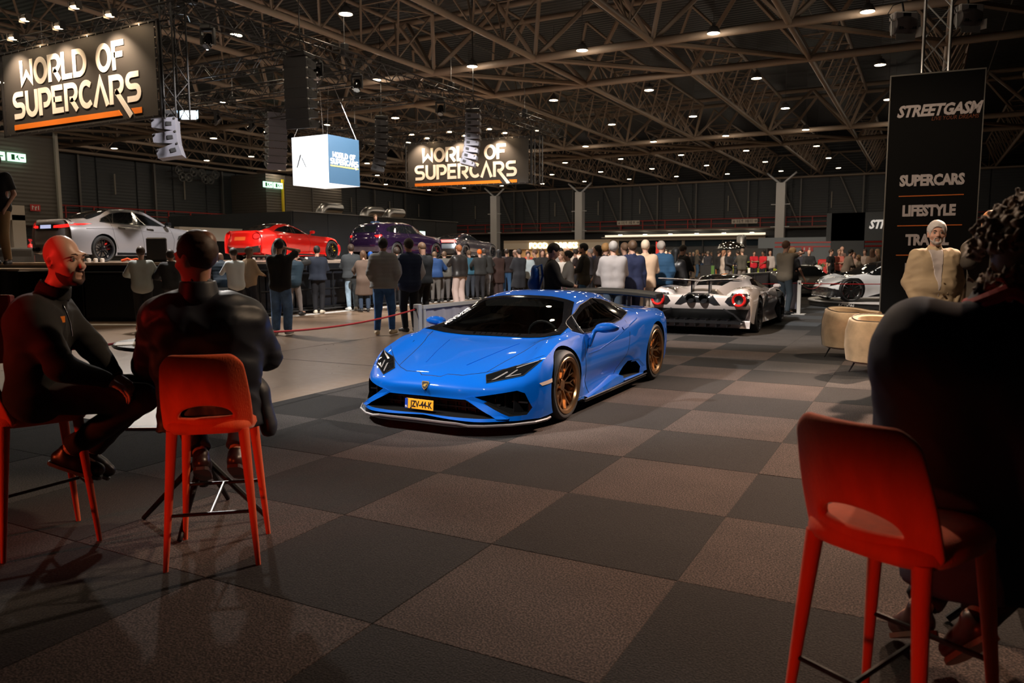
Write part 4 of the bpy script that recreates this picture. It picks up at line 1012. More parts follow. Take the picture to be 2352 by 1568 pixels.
def make_blue():
    t = thing('sports_car', 'glossy blue low supercar with bronze wheels and small yellow plate on the carpet', 'car', (-3.80, 5.40, 0))
    me = body_mesh('body', LR, 8, 5, (4, 5)); tree = bvh(me); mats = [MT['blue'], MT['blackp']]
    me = arch_cut(me, [(FX, .358, .335), (FY, .372, .35)], 0, .685, mats, 1, 0)
    cen = [(-.40, .298), (-.69, .155), (.69, .155), (.40, .298)]; sd = [(.475, .325), (.79, .375), (.84, .35), (.885, .22), (.86, .165), (.765, .165)]
    me = boolean(me, cutter([('y', cen, -.5, .32), ('y', sd, -.5, .50), ('y', [(-a, b_) for a, b_ in sd], -.5, .50)], 1), mats)
    vent = [(2.50, .205), (2.77, .335), (2.95, .33), (3.10, .235), (3.06, .165), (2.55, .165)]
    me = boolean(me, cutter([('x', vent, .78, 1.4), ('x', vent, -1.4, -.78)], 1), mats)
    cab = [(1.36, .48), (1.40, .66), (1.62, .80), (2.03, 1.0), (2.4, 1.07), (2.72, 1.05), (2.8, .9), (2.8, .48)]; low = [(1.45, .32), (1.45, .72), (2.8, .76), (2.8, .32)]
    me = boolean(me, cutter([('x', cab, -.49, .49)], 1), mats); me = boolean(me, cutter([('x', low, -.77, .77)], 1), mats)
    me = boolean(me, cutter([('z', WSI, .655, 1.5)], 1), mats); me = boolean(me, cutter([('x', SWI, .3, 1.2), ('x', SWI, -1.2, -.3)], 1), mats)
    return t, me, tree
blue_t, blue_me, blue_tree = make_blue()
link('body', smooth(blue_me, 30), None, blue_t)
T_ = blue_tree; B_ = blue_t
for y, r in ((FX, .327), (FY, .345)):
    for s in (-1, 1): wheel(B_, s * (.955 - .13), y, r, .26, s, MT['bronze'], 'y', caliper=mat('orange_caliper', (.4, .04, .01), .4))
def ring(poly, inner):   # border patch between an outer and an inner outline
    return poly
wsm = conform(T_, 'z', WS, .004, .06, convex=False); link('windscreen', wsm, MT['tint'], B_)
# ceramic border of the screen: a band conformed to the body
def band(axis, outer, inner, name, m, off=.006, sgn=1, mir=False, n=80):
    def res(P, n):
        P = P + [P[0]]; L = [0]
        for a, b_ in zip(P[:-1], P[1:]): L.append(L[-1] + hypot(b_[0] - a[0], b_[1] - a[1]))
        out = []
        for i in range(n):
            s = L[-1] * i / n; k = max(j for j in range(len(L) - 1) if L[j] <= s); f = (s - L[k]) / max(L[k + 1] - L[k], 1e-9); out.append((P[k][0] + (P[k + 1][0] - P[k][0]) * f, P[k][1] + (P[k + 1][1] - P[k][1]) * f))
        return out
    c = (sum(p[0] for p in outer) / len(outer), sum(p[1] for p in outer) / len(outer))
    A = res(outer, n)
    def hit(p):   # radial crossing with the inner polygon
        best = None; d = (p[0] - c[0], p[1] - c[1])
        for i in range(len(inner)):
            a, b_ = inner[i], inner[(i + 1) % len(inner)]; e = (b_[0] - a[0], b_[1] - a[1]); det = d[0] * (-e[1]) + e[0] * d[1]
            if abs(det) < 1e-9: continue
            rx, ry = a[0] - c[0], a[1] - c[1]; s = (rx * (-e[1]) + e[0] * ry) / det; u = (d[0] * ry - d[1] * rx) / det
            if -1e-6 <= u <= 1 + 1e-6 and s > 0: best = s if best is None else max(best, s)
        s = best or .8; return (c[0] + d[0] * s, c[1] + d[1] * s)
    D = {'x': Vector((-sgn, 0, 0)), 'y': Vector((0, -sgn, 0)), 'z': Vector((0, 0, -sgn))}[axis]; q = MB(); M = 4; vs = []
    for p in A:
        h = hit(p)
        for k in range(M + 1):
            f = k / M; w = (p[0] + (h[0] - p[0]) * f, p[1] + (h[1] - p[1]) * f); P = Vector(AXM[axis](w[0], w[1], 0)) - D * 5
            loc, nor, i, dd = T_.ray_cast(P, D)
            if loc is None: loc, nor, i, dd = T_.find_nearest(P + D * 4.2)
            if nor.dot(D) > 0: nor = -nor
            vs.append(loc + nor * off)
    N = len(A); fs = [(i * (M + 1) + k, ((i + 1) % N) * (M + 1) + k, ((i + 1) % N) * (M + 1) + k + 1, i * (M + 1) + k + 1) for i in range(N) for k in range(M)]
    q.add(vs, fs)
    if mir: q.add([(-v.x, v.y, v.z) for v in vs], [f[::-1] for f in fs])
    return q.build(name, m, B_, sm=40)
band('z', WS, WSI, 'screen_border', MT['gloss'], .006)
for s, nm in ((1, 'left'), (-1, 'right')):
    P = SW; me = conform(T_, 'x', P, .003, .05, sgn=s); link('side_window', me, MT['tint'], B_)
band('x', SW, SWI, 'window_border', MT['gloss'], .005, mir=True)
seam(T_, SW + [SW[0]], 'x', B_, MT['alu'], .0045, 1, .006, name='window_trim')
seam(T_, [(2.44, 1.05), (2.72, .81)], 'x', B_, MT['chrome'], .005, 1, .01, name='window_divider'); seam(T_, [(1.62, .745), (1.76, .90)], 'x', B_, MT['black'], .008, 1, .008, name='window_divider')
# roof buttress intake, hood seams, door seams
BI = [(.60, 2.98), (.70, 3.40), (.735, 3.62), (.70, 3.66), (.60, 3.50), (.56, 3.1)]
link('engine_intake', conform(T_, 'z', BI, .004, .05, mirror=True), MT['blackp'], B_)
link('rear_window', conform(T_, 'z', [(-.34, 3.05), (.34, 3.05), (.3, 4.0), (-.3, 4.0)], .004, .08), MT['gloss'], B_)
seam(T_, [(0, .175), (.10, .175), (.15, .215), (.30, .225), (.42, .30), (.47, .345)], 'z', B_, MT['black'], .0035)
seam(T_, [(.47, .345), (.60, .46), (.80, .66), (.885, .76)], 'z', B_, MT['black'], .003)
seam(T_, [(.47, .345), (.52, .6), (.60, .95), (.68, 1.22)], 'z', B_, MT['black'], .003)
seam(T_, [(.22, .42), (.30, .7), (.40, 1.1)], 'z', B_, MT['blue'], .006)
seam(T_, [(1.60, .72), (1.50, .55), (1.52, .3), (1.62, .14)], 'x', B_, MT['black'], .003); seam(T_, [(2.80, .79), (2.74, .6), (2.66, .42), (2.40, .24)], 'x', B_, MT['black'], .003)
seam(T_, [(1.62, .55), (1.9, .56), (2.3, .62), (2.75, .72), (3.05, .80)], 'x', B_, MT['blue'], .007)
link('door_handle', conform(T_, 'x', [(2.62, .70), (2.78, .725), (2.78, .755), (2.62, .73)], .008, .03, mirror=True), MT['blue'], B_)
# headlights
HL = [(.49, .487), (.548, .435), (.79, .488), (.868, .60), (.67, .55)]
link('headlight', conform(T_, 'y', HL, .004, .02, sgn=-1, mirror=True, convex=False), MT['glass'], B_)
lt = mat('light_strip', (.42, .40, .40), .2, metal=.5)
for P in ([(.57, .450), (.60, .458), (.655, .505), (.64, .51)], [(.66, .470), (.68, .474), (.725, .522), (.713, .526)], [(.665, .47), (.77, .493), (.77, .499), (.67, .478)], [(.70, .532), (.85, .592), (.845, .595), (.69, .538)]):
    link('light_strip', conform(T_, 'y', P, .009, .02, sgn=-1, mirror=True, convex=False), lt, B_)
q = MB(); 
for s in (-1, 1):
    for L in (on_line(T_, densify(HL + [HL[0]], .03), 'y', -1, .004),): q.path([(p.x * s, p.y, p.z) for p in L], .004, 4)
q.build('headlight_trim', MT['black'], B_)
link('side_marker', conform(T_, 'x', [(.49, .42), (.66, .445), (.66, .41), (.52, .395)], .004, .03, mirror=True), cm((.8, .62, .5), .2), B_)
# front grille interior
q = MB()
for z in (.195, .245): q.box((0, .27, z), (1.3, .02, .012))
for k in range(-6, 7): q.box((k * .1, .28, .22), (.008, .03, .15))
q.build('grille', MT['bmetal'], B_)
for s in (-1, 1):
    q = MB()
    for k in range(3): q.box((s * (.62 + k * .07), .36 + k * .03, .255), (.008, .16, .17), rz=-s * .3)
    q.box((s * .70, .40, .26), (.3, .02, .012)); q.build('intake_vane', MT['bmetal'], B_)
    # blue strut framing the intakes
    q = MB(); P = [(s * .395, .108, .312), (s * .47, .115, .333), (s * .77, .185, .150), (s * .69, .13, .150)]
    q.add([(x, y - .012, z) for x, y, z in P] + [(x, y + .07, z) for x, y, z in P], [(0, 1, 2, 3), (7, 6, 5, 4), (0, 4, 5, 1), (1, 5, 6, 2), (2, 6, 7, 3), (3, 7, 4, 0)]); q.build('bumper_strut', MT['blue'], B_, fix=True)
# splitter, skirts, flaps
half = [(0, -.05), (.28, -.06), (.40, -.055), (.50, -.02), (.62, .03), (.80, .18), (.93, .37), (.965, .52), (.955, .62)]
po = [(-x, y) for x, y in half[::-1][:-1]] + half; inn = [(.86, .62), (-.86, .62)]
q = MB(); q.prism(po + inn, .088, .108); q.build('splitter', MT['carbon'], B_)
q = MB(); L = [(x, y, .103 + (.018 if abs(x) < .42 else 0)) for x, y in po]; q.path(L, .011, 5); q.build('splitter_edge', cm((.20, .18, .18), .35), B_)
q = MB()
for s in (-1, 1):
    q.add([(s * .88, 1.40, .10), (s * .955, 1.42, .10), (s * .965, 3.25, .105), (s * .88, 3.25, .105), (s * .88, 1.40, .135), (s * .945, 1.42, .125), (s * .955, 3.25, .13), (s * .88, 3.25, .14)], [(3, 2, 1, 0), (4, 5, 6, 7), (0, 1, 5, 4), (1, 2, 6, 5), (2, 3, 7, 6), (3, 0, 4, 7)])
q.build('side_skirt', MT['carbon'], B_, fix=True)
q = MB()
for s in (-1, 1): q.path([(s * .958, 1.42, .128), (s * .962, 2.4, .13), (s * .966, 3.26, .135)], .006, 5)
q.build('skirt_reflection', MT['alu'], B_)  # bright metal line stands for the reflection along the carbon skirt
# blade under the door that widens to the side vent
q = MB()
for s in (-1, 1):
    Y0 = [(1.48, .135, .14), (1.9, .135, .175), (2.3, .14, .225), (2.5, .145, .205)]
    vs = []
    for y, z0, z1 in Y0: vs += [(s * .955, y, z0), (s * (.945 if y < 2.4 else .95), y, z1), (s * .86, y, z1 + .02)]
    q.add(vs, [(i * 3 + k, i * 3 + 3 + k, i * 3 + 4 + k, i * 3 + 1 + k) for i in range(3) for k in range(2)])
    q.add([(s * .965, 2.50, .155), (s * .97, 3.12, .155), (s * .975, 3.16, .24), (s * .968, 2.97, .345), (s * .96, 2.76, .352), (s * .95, 2.74, .33), (s * .96, 2.94, .322), (s * .965, 3.08, .235), (s * .96, 3.05, .17), (s * .955, 2.55, .168)], [(0, 1, 8, 9), (1, 2, 7, 8), (2, 3, 6, 7), (3, 4, 5, 6)])
q.build('side_blade', MT['blue'], B_, fix=True)
# mirrors
for s in (-1, 1):
    sd = SDF(.012, .03); sd.ell((s * 1.03, 1.80, .80), (.125, .075, .05), k=.02); sd.ell((s * .98, 1.80, .785), (.07, .07, .035)); sd.cone((s * .915, 1.74, .765), (s * .885, 1.68, .63), .022, .024, flat=((0, 1, 0), .8)); sd.ell((s * 1.03, 1.90, .80), (.12, .05, .07), sub=True, k=.005)
    link('wing_mirror', sd.mesh('wing_mirror'), MT['blue'], B_)
# rear wing
q = MB(); rings = []
for x in np.linspace(-.80, .80, 25):
    dz = .04 - .05 * (abs(x) / .8) ** 2; w = .30 - .02 * abs(x); yc = 4.22; pr = [(-.5, -.01), (-.42, .022), (-.1, .034), (.3, .03), (.5, .05), (.5, .02), (-.1, -.014), (-.42, -.024)]
    rings.append([(x, yc + a * w, .995 + dz + b_) for a, b_ in pr])
q.loft(rings); 
for s in (-1, 1): q.box((s * .805, 4.22, .995), (.014, .29, .06))
q.build('rear_wing', mat('wing_carbon', (.012, .012, .013), .45), B_, sm=40, fix=True)
for s in (-1, 1): q = MB(); q.box((s * .38, 4.24, .94), (.02, .12, .18)); q.build('wing_support', MT['black'], B_)
# badge, plate, lettering on the screen
loc, nor, *_r = T_.ray_cast(Vector((0, -3, .395)), Vector((0, 1, 0))); ang = atan2(-nor.y, nor.z)
bd = bpy.data.objects.new('badge', None); COL.objects.link(bd); bd.parent = B_; bd.location = loc + nor * .004; bd.rotation_euler = (ang, 0, 0); bd.scale = (.8, .8, .8)
sh = [(-.042, .045), (.042, .045), (.045, .02), (.03, -.025), (0, -.05), (-.03, -.025), (-.045, .02)]
q = MB(); q.prism(sh, 0, .006); q.build('shield', cm((.75, .5, .12), .3, metal=.8), bd)
q = MB(); q.prism([(a * .84, b_ * .84) for a, b_ in sh], .006, .008); q.build('shield_field', MT['black'], bd)
q = MB(); q.add([(-.024, -.012, .009), (-.012, .012, .009), (.004, .016, .009), (.022, .022, .009), (.026, .008, .009), (.012, .0, .009), (.014, -.018, .009), (.004, -.012, .009), (-.008, -.018, .009), (-.014, -.006, .009)], [tuple(range(10))]); q.build('bull_emblem', cm((.85, .6, .15), .3, metal=.8), bd)
pt = bpy.data.objects.new('number_plate', None); COL.objects.link(pt); pt.parent = B_; pt.location = (-.05, .065, .225); pt.rotation_euler = (radians(-4), 0, radians(-3))
q = MB(); q.box((0, 0, 0), (.30, .008, .09), bev=.002); q.build('plate', cm((.85, .45, .03), .4), pt)
q = MB(); q.box((-.145, -.005, 0), (.03, .003, .088)); q.build('euro_band', cm((.01, .06, .45), .4), pt)
text('lettering', 'JZV-44-K', .078, MT['black'], pt, (.018, -.006, -.002), (pi / 2, 0, 0), .0015, 0, .001, .78)
text('lettering', 'NL', .026, MT['white'], pt, (-.145, -.008, -.028), (pi / 2, 0, 0), .0005, 0, .001, .8)
p0 = Vector((-.525, 1.98, 1.055)); p1 = Vector((-.70, 1.40, .80)); 
l0 = T_.ray_cast(Vector((p0.x, p0.y, 3)), Vector((0, 0, -1))); l1 = T_.ray_cast(Vector((p1.x, p1.y, 3)), Vector((0, 0, -1))); lm_ = T_.ray_cast(Vector(((p0.x + p1.x) / 2, (p0.y + p1.y) / 2, 3)), Vector((0, 0, -1)))
dx_ = (l1[0] - l0[0]).normalized(); nz_ = lm_[1] if lm_[1].z > 0 else -lm_[1]; nz_ = (nz_ - dx_ * nz_.dot(dx_)).normalized(); dy_ = nz_.cross(dx_)
tx = text('lettering', 'STREETGASM.', .105, mat('sticker_white', (.8, .8, .8), .5), B_, lm_[0] + nz_ * .018, (0, 0, 0), .003, .2, .001, .9)
tx.rotation_euler = Matrix((dx_, dy_, nz_)).transposed().to_euler()
# cabin
q = MB(); q.box((0, 2.1, .36), (1.5, 1.3, .06)); q.box((0, 1.5, .60), (1.4, .22, .14), bev=.03); q.box((0, 2.05, .47), (.22, .9, .16), bev=.03); q.build('cabin', cm((.015, .015, .016), .7), B_)
so, sb = cm((.75, .13, .015), .55), cm((.02, .02, .02), .7)
for s in (-1, 1):
    st = bpy.data.objects.new('seat', None); COL.objects.link(st); st.parent = B_; st.location = (s * .36, 2.2, .42)
    q = MB(); q.loft([[(x * w, y, z) for x, y in [(-.22, -.02), (-.24, -.09), (-.16, -.11), (.16, -.11), (.24, -.09), (.22, -.02), (.12, .03), (-.12, .03)]] for z, w, y in []] or [[(a * w, .32 + z * .35 + b_, z) for a, b_ in [(-.24, -.10), (-.17, -.03), (.17, -.03), (.24, -.10), (.25, .05), (-.25, .05)]] for z, w in [(.05, 1), (.3, 1.03), (.44, .85), (.5, .5), (.60, .48), (.63, .35)]]); q.build('backrest', so, st, sm=60, fix=True)
    q = MB(); q.box((0, .1, .03), (.46, .5, .12), bev=.04); q.build('seat_cushion', sb, st)
q = MB(); q.path([(.36 + .17 * cos(a), 1.72 - .04 * sin(a), .70 + .15 * sin(a)) for a in [2 * pi * i / 20 for i in range(20)]], .014, 6, True); q.box((.36, 1.73, .69), (.3, .03, .05)); q.build('steering_wheel', MT['black'], B_)
q = MB(); 
for s in (-1, 1): q.lathe([(0, 0), (.022, 0), (.022, .06), (0, .06)], (s * .20, 4.44, .45), 12, 'y')
q.build('exhaust_tip', MT['black'], B_)
# ------------------------------------------------------------------ the other cars
def car_rows(nose, secs, tail, zs=.16):
    """nose/tail rows: (y, z, half width, corner setback); secs: y, zc, eight (x, z) pairs"""
    def wrap(r, sg):
        y0, z, xw, c = r; pts = [(0, y0, z), (xw * .38, y0 + sg * .03 * c, z), (xw * .68, y0 + sg * .2 * c, z), (xw * .9, y0 + sg * .58 * c, z), (xw, y0 + sg * c, z)]
        for k in range(1, 5): f = k / 4; pts.append((xw + .012 * (1 - abs(2 * f - 1)), y0 + sg * (c + .02 * f), z + (zs - z) * f if z > zs else z - .0005 * k))
        return pts
    R = [wrap(r, 1) for r in nose]
    for s in secs: R.append([(0, s[0], s[1]), (s[2][0] * .5, s[0], s[1] - .003)] + [(x, s[0], z) for x, z in s[2:]])
    return R + [wrap(r, -1) for r in tail]
def bump_mat(name, col, rough, metal=.3, coat=1): return mat(name, col, rough, metal, coat)
def std_car(label, loc, rz, rows, axles, wr, paint, glass=(), patches=(), rim=None, style='y', track=.95, ww=.25, caliper=None, seams=(), group=None, xin=None, arch=.035, nm='car', nt=6, creases=(3,), cat='car', flipw=False):
    t = thing(nm, label, cat, loc, rz, group); me = body_mesh('body', rows, nt, 4, creases); tree = bvh(me)
    me = arch_cut(me, [(y, wr + arch, wr + .01) for y in axles], 0, xin or track - ww - .04, [paint, MT['blackp']], 1, 0)
    link('body', smooth(me, 32), None, t)
    for y in axles:
        for s in (-1, 1): wheel(t, s * (track - ww / 2), y, wr, ww, s, rim or MT['gloss'], style, caliper=caliper)
    for name, ax, poly, m, off, sgn, mir in glass:
        link(name, conform(tree, ax, poly, off, .06 if ax != 'y' else .04, sgn=sgn, mirror=mir, convex=False), m, t)
    for pts, ax, m, r, sgn in seams: seam(tree, pts, ax, t, m, r, sgn)
    return t, tree
G_ = MT['glass']; BK = MT['blackp']; TL = mat('tail_light', (.5, .01, .01), .2, 0, 1, emit=(1, .02, .015), es=1.0); RG = mat('red_lens', (.25, .004, .004), .15, 0, 1)
# silver saloon -------------------------------------------------------------
sil = mat('satin_silver', (.22, .215, .235), .34, .35, .3)
W8 = lambda a: [(.92, .33), (.92, .18)] if a is None else a
saloon = car_rows([(.06,.16,.78,.34),(.02,.42,.82,.36),(.0,.66,.80,.36),(.10,.78,.78,.38)],
 [(.55,.87,(.5,.86),(.70,.85),(.80,.80),(.89,.70),(.935,.55),(.93,.35),(.91,.17)),
  (.90,.93,(.5,.92),(.72,.905),(.83,.87),(.92,.76),(.955,.56),(.94,.35),(.92,.17)),
  (1.45,1.0,(.55,.99),(.73,.965),(.83,.935),(.90,.82),(.925,.58),(.91,.33),(.92,.17)),
  (1.80,1.22,(.50,1.20),(.64,1.15),(.83,.95),(.90,.84),(.925,.58),(.90,.33),(.92,.17)),
  (2.20,1.39,(.45,1.38),(.585,1.33),(.83,.96),(.90,.85),(.925,.58),(.90,.33),(.92,.17)),
  (2.65,1.435,(.45,1.425),(.59,1.37),(.83,.97),(.90,.86),(.925,.58),(.90,.33),(.92,.17)),
  (3.15,1.405,(.45,1.395),(.575,1.335),(.83,.99),(.905,.88),(.93,.60),(.91,.33),(.92,.17)),
  (3.60,1.30,(.45,1.285),(.56,1.225),(.81,1.02),(.925,.90),(.96,.64),(.94,.35),(.92,.18)),
  (3.95,1.16,(.48,1.15),(.60,1.11),(.79,1.03),(.92,.88),(.96,.64),(.94,.36),(.92,.19)),
  (4.25,1.085,(.52,1.08),(.68,1.06),(.79,1.01),(.905,.86),(.94,.62),(.93,.38),(.91,.21)),
  (4.62,1.10,(.52,1.095),(.68,1.06),(.78,.98),(.865,.84),(.90,.62),(.90,.4),(.89,.25))],
 [(4.74,1.02,.80,.30),(4.76,.86,.84,.30),(4.79,.55,.85,.30),(4.72,.26,.80,.30)], .19)
SWs = [(1.72,.985),(1.95,1.13),(2.2,1.26),(2.55,1.335),(2.95,1.335),(3.3,1.27),(3.62,1.13),(3.72,1.045),(3.3,1.02),(2.6,.995)]
SY = 18.22   # nose at larger Y: rotate by pi, so world y = loc.y - local y
t, tr = std_car('satin silver four-door sports saloon with dark wheels, on the stage behind the bald man', (-20.95, 18.15 - .9 + 0, 1.40), pi, saloon, (.88, 3.74), .345, sil,
 [('side_glass', 'x', SWs, G_, .004, 1, True),
  ('rear_window', 'z', [(-.46,3.22),(.46,3.22),(.56,3.55),(.60,3.98),(0,4.06),(-.60,3.98),(-.56,3.55)], G_, .005, 1, False),
  ('windscreen', 'z', [(-.70,1.50),(.70,1.50),(.56,2.1),(0,2.16),(-.56,2.1)], G_, .005, 1, False),
  ('roof_panel', 'z', [(-.40,2.22),(.40,2.22),(.42,3.15),(-.42,3.15)], MT['carbon'], .004, 1, False),
  ('rear_panel', 'y', [(-.50,.80),(.50,.80),(.52,.96),(-.52,.96)], BK, .004, 1, False),
  ('tail_light', 'y', [(.34,.87),(.60,.87),(.83,.90),(.87,.99),(.60,.95),(.34,.93)], TL, .010, 1, True),
  ('number_plate', 'y', [(-.24,.86),(.24,.86),(.24,.95),(-.24,.95)], mat('lit_plate', (.5, .55, .8), emit=(.6, .65, 1), es=.5), .012, 1, False),
  ('diffuser', 'y', [(-.70,.28),(.70,.28),(.62,.46),(-.62,.46)], BK, .006, 1, False),
  ('fender_vent', 'x', [(1.02,.80),(1.30,.72),(1.36,.60),(1.10,.72)], BK, .004, 1, True),
  ('door_handle', 'x', [(3.28,.88),(3.06,.865),(3.06,.90),(3.28,.92)], MT['chrome'], .02, 1, True), ('door_handle', 'x', [(2.36,.86),(2.14,.845),(2.14,.88),(2.36,.90)], MT['chrome'], .02, 1, True),
  ('side_skirt', 'x', [(1.3,.17),(3.35,.19),(3.35,.25),(1.3,.22)], MT['gloss'], .012, 1, True)],
 rim=mat('dark_rim', (.03, .03, .035), .2, .8), style='m', track=.94, ww=.27, caliper=MT['red'], nm='saloon_car',
 seams=[([(2.58,1.33),(2.56,1.0),(2.50,.6),(2.45,.25)], 'x', BK, .004, 1), ([(3.35,1.25),(3.45,.95),(3.40,.6),(3.3,.35)], 'x', BK, .004, 1), ([(1.55,.93),(1.45,.6),(1.5,.22)], 'x', BK, .004, 1), ([(2.57,1.33),(2.62,1.0)], 'x', MT['chrome'], .012, 1), ([(3.2,1.30),(3.36,1.02)], 'x', MT['chrome'], .01, 1)] + [(SWs + [SWs[0]], 'x', MT['black'], .012, 1), ([(1.5,.80),(2.5,.83),(3.6,.88),(4.2,.86)], 'x', sil, .01, 1), ([(0,4.58),(.6,4.56),(.75,4.5)], 'z', MT['carbon'], .02, 1)])
q = MB()
for s in (-1, 1):
    q.box((s * 1.02, 1.72, 1.03), (.20, .12, .13), bev=.03); q.tube((s * .85, 1.75, .96), (s * .98, 1.73, 1.0), .02, n=6)
    for k in (0, 1): q.tube((s * (.42 + k * .14), 4.70, .33), (s * (.42 + k * .14), 4.80, .33), .05, n=12)
q.build('wing_mirror', MT['gloss'], t, sm=40); t.scale = (1, 1, 1.06)
# red coupe ---------------------------------------------------------------
redp = mat('red_car_paint', (.75, .012, .008), .28, .1, 1)
coupe = car_rows([(.08,.16,.74,.42),(.02,.36,.80,.46),(.05,.52,.80,.46),(.20,.62,.80,.48)],
 [(.68,.74,(.45,.735),(.66,.74),(.80,.73),(.90,.63),(.95,.48),(.945,.32),(.93,.15)),
  (1.02,.82,(.45,.81),(.64,.80),(.80,.82),(.91,.72),(.965,.50),(.95,.33),(.93,.15)),
  (1.65,.90,(.5,.885),(.70,.865),(.80,.85),(.90,.70),(.93,.50),(.91,.30),(.93,.15)),
  (2.05,.98,(.5,.96),(.68,.92),(.81,.86),(.90,.72),(.92,.50),(.88,.30),(.93,.15)),
  (2.50,1.19,(.45,1.17),(.58,1.12),(.82,.87),(.90,.74),(.92,.50),(.87,.30),(.93,.15)),
  (2.95,1.27,(.43,1.255),(.55,1.20),(.82,.90),(.91,.78),(.93,.54),(.88,.31),(.93,.15)),
  (3.40,1.21,(.43,1.195),(.54,1.14),(.80,.94),(.93,.83),(.965,.60),(.93,.33),(.93,.16)),
  (3.80,1.09,(.45,1.08),(.58,1.04),(.78,.96),(.93,.85),(.972,.62),(.95,.36),(.93,.18)),
  (4.20,.99,(.5,.985),(.66,.97),(.79,.94),(.91,.82),(.95,.60),(.94,.38),(.91,.21)),
  (4.46,.985,(.5,.98),(.66,.965),(.77,.92),(.87,.80),(.91,.60),(.91,.4),(.89,.25))],
 [(4.54,.93,.80,.28),(4.56,.80,.84,.28),(4.62,.52,.85,.28),(4.52,.26,.80,.28)], .18)
SWc = [(2.18,.915),(2.45,1.06),(2.75,1.16),(3.05,1.175),(3.4,1.10),(3.72,.985),(3.4,.955),(2.8,.915)]
t, tr = std_car('bright red two-door coupe on the stage between the silver saloon and the dark SUV', (-20.95, 23.85, 1.40), pi, coupe, (1.0, 3.72), .345, redp,
 [('side_glass', 'x', SWc, G_, .004, 1, True), ('rear_window', 'z', [(-.42,3.25),(.42,3.25),(.50,3.7),(.46,4.12),(-.46,4.12),(-.50,3.7)], G_, .005, 1, False), ('windscreen', 'z', [(-.66,1.92),(.66,1.92),(.54,2.5),(-.54,2.5)], G_, .005, 1, False),
  ('tail_light', 'y', [(.66 + .095 * cos(a), .80 + .085 * sin(a)) for a in [2 * pi * i / 16 for i in range(16)]], TL, .012, 1, True), ('tail_light_ring', 'y', [(.66 + .13 * cos(a), .80 + .115 * sin(a)) for a in [2 * pi * i / 20 for i in range(20)]], RG, .006, 1, True),
  ('number_plate', 'y', [(-.26,.66),(.26,.66),(.26,.78),(-.26,.78)], cm((.75, .12, .02), .4), .01, 1, False), ('diffuser', 'y', [(-.72,.27),(.72,.27),(.80,.50),(.3,.42),(-.3,.42),(-.80,.50)], BK, .006, 1, False),
  ('side_skirt', 'x', [(1.4,.16),(3.3,.17),(3.3,.24),(1.4,.20)], BK, .012, 1, True)],
 rim=mat('black_rim', (.02, .02, .02), .25, .7), style='v', caliper=mat('yellow_caliper', (.85, .55, .02), .4), nm='coupe_car',
 seams=[([(2.25,.9),(2.15,.6),(2.2,.2)], 'x', BK, .004, 1), ([(3.35,1.1),(3.42,.9),(3.3,.5),(3.2,.22)], 'x', BK, .004, 1), ([(2.72,1.15),(2.80,.91)], 'x', MT['black'], .012, 1), ([(1.3,.62),(2.2,.56),(3.2,.62)], 'x', redp, .012, 1), ([(0,4.5),(.5,4.49),(.74,4.40)], 'z', redp, .02, 1)])
q = MB()
for s in (-1, 1): q.box((s * 1.0, 2.12, .98), (.2, .12, .11), bev=.03); q.tube((s * .83, 2.1, .88), (s * .96, 2.12, .95), .02, n=6)
q.build('wing_mirror', redp, t, sm=40); t.scale = (1, 1.02, 1.05)
# dark purple SUV -----------------------------------------------------------
pur = mat('dark_purple_paint', (.018, .008, .03), .12, .4, 1)
suv = car_rows([(.08,.26,.80,.34),(.02,.55,.86,.36),(.0,.85,.86,.36),(.12,1.0,.84,.38)],
 [(.62,1.08,(.5,1.07),(.72,1.05),(.84,1.0),(.93,.88),(.975,.66),(.97,.42),(.95,.26)),
  (.95,1.12,(.5,1.11),(.74,1.10),(.86,1.06),(.96,.93),(.995,.68),(.98,.42),(.96,.26)),
  (1.55,1.18,(.55,1.17),(.76,1.15),(.87,1.12),(.95,.98),(.97,.7),(.96,.42),(.96,.26)),
  (2.1,1.52,(.52,1.50),(.68,1.44),(.88,1.14),(.95,1.0),(.97,.7),(.95,.42),(.96,.26)),
  (2.6,1.71,(.5,1.69),(.66,1.62),(.88,1.16),(.955,1.02),(.97,.7),(.95,.42),(.96,.26)),
  (3.3,1.74,(.5,1.72),(.66,1.65),(.88,1.18),(.955,1.04),(.975,.72),(.95,.42),(.96,.26)),
  (4.0,1.70,(.5,1.68),(.64,1.61),(.87,1.22),(.965,1.06),(.995,.74),(.97,.44),(.96,.28)),
  (4.6,1.60,(.5,1.58),(.62,1.52),(.83,1.22),(.94,1.04),(.97,.74),(.96,.46),(.94,.3)),
  (4.85,1.40,(.5,1.39),(.64,1.35),(.80,1.2),(.90,1.02),(.94,.74),(.94,.48),(.92,.34))],
 [(5.02,1.15,.84,.24),(5.08,.95,.86,.24),(5.12,.62,.88,.24),(5.04,.36,.84,.24)], .26)
SWv = [(1.95,1.20),(2.25,1.42),(2.6,1.57),(3.2,1.60),(3.9,1.56),(4.35,1.42),(4.45,1.30),(4.2,1.24),(3.2,1.20)]
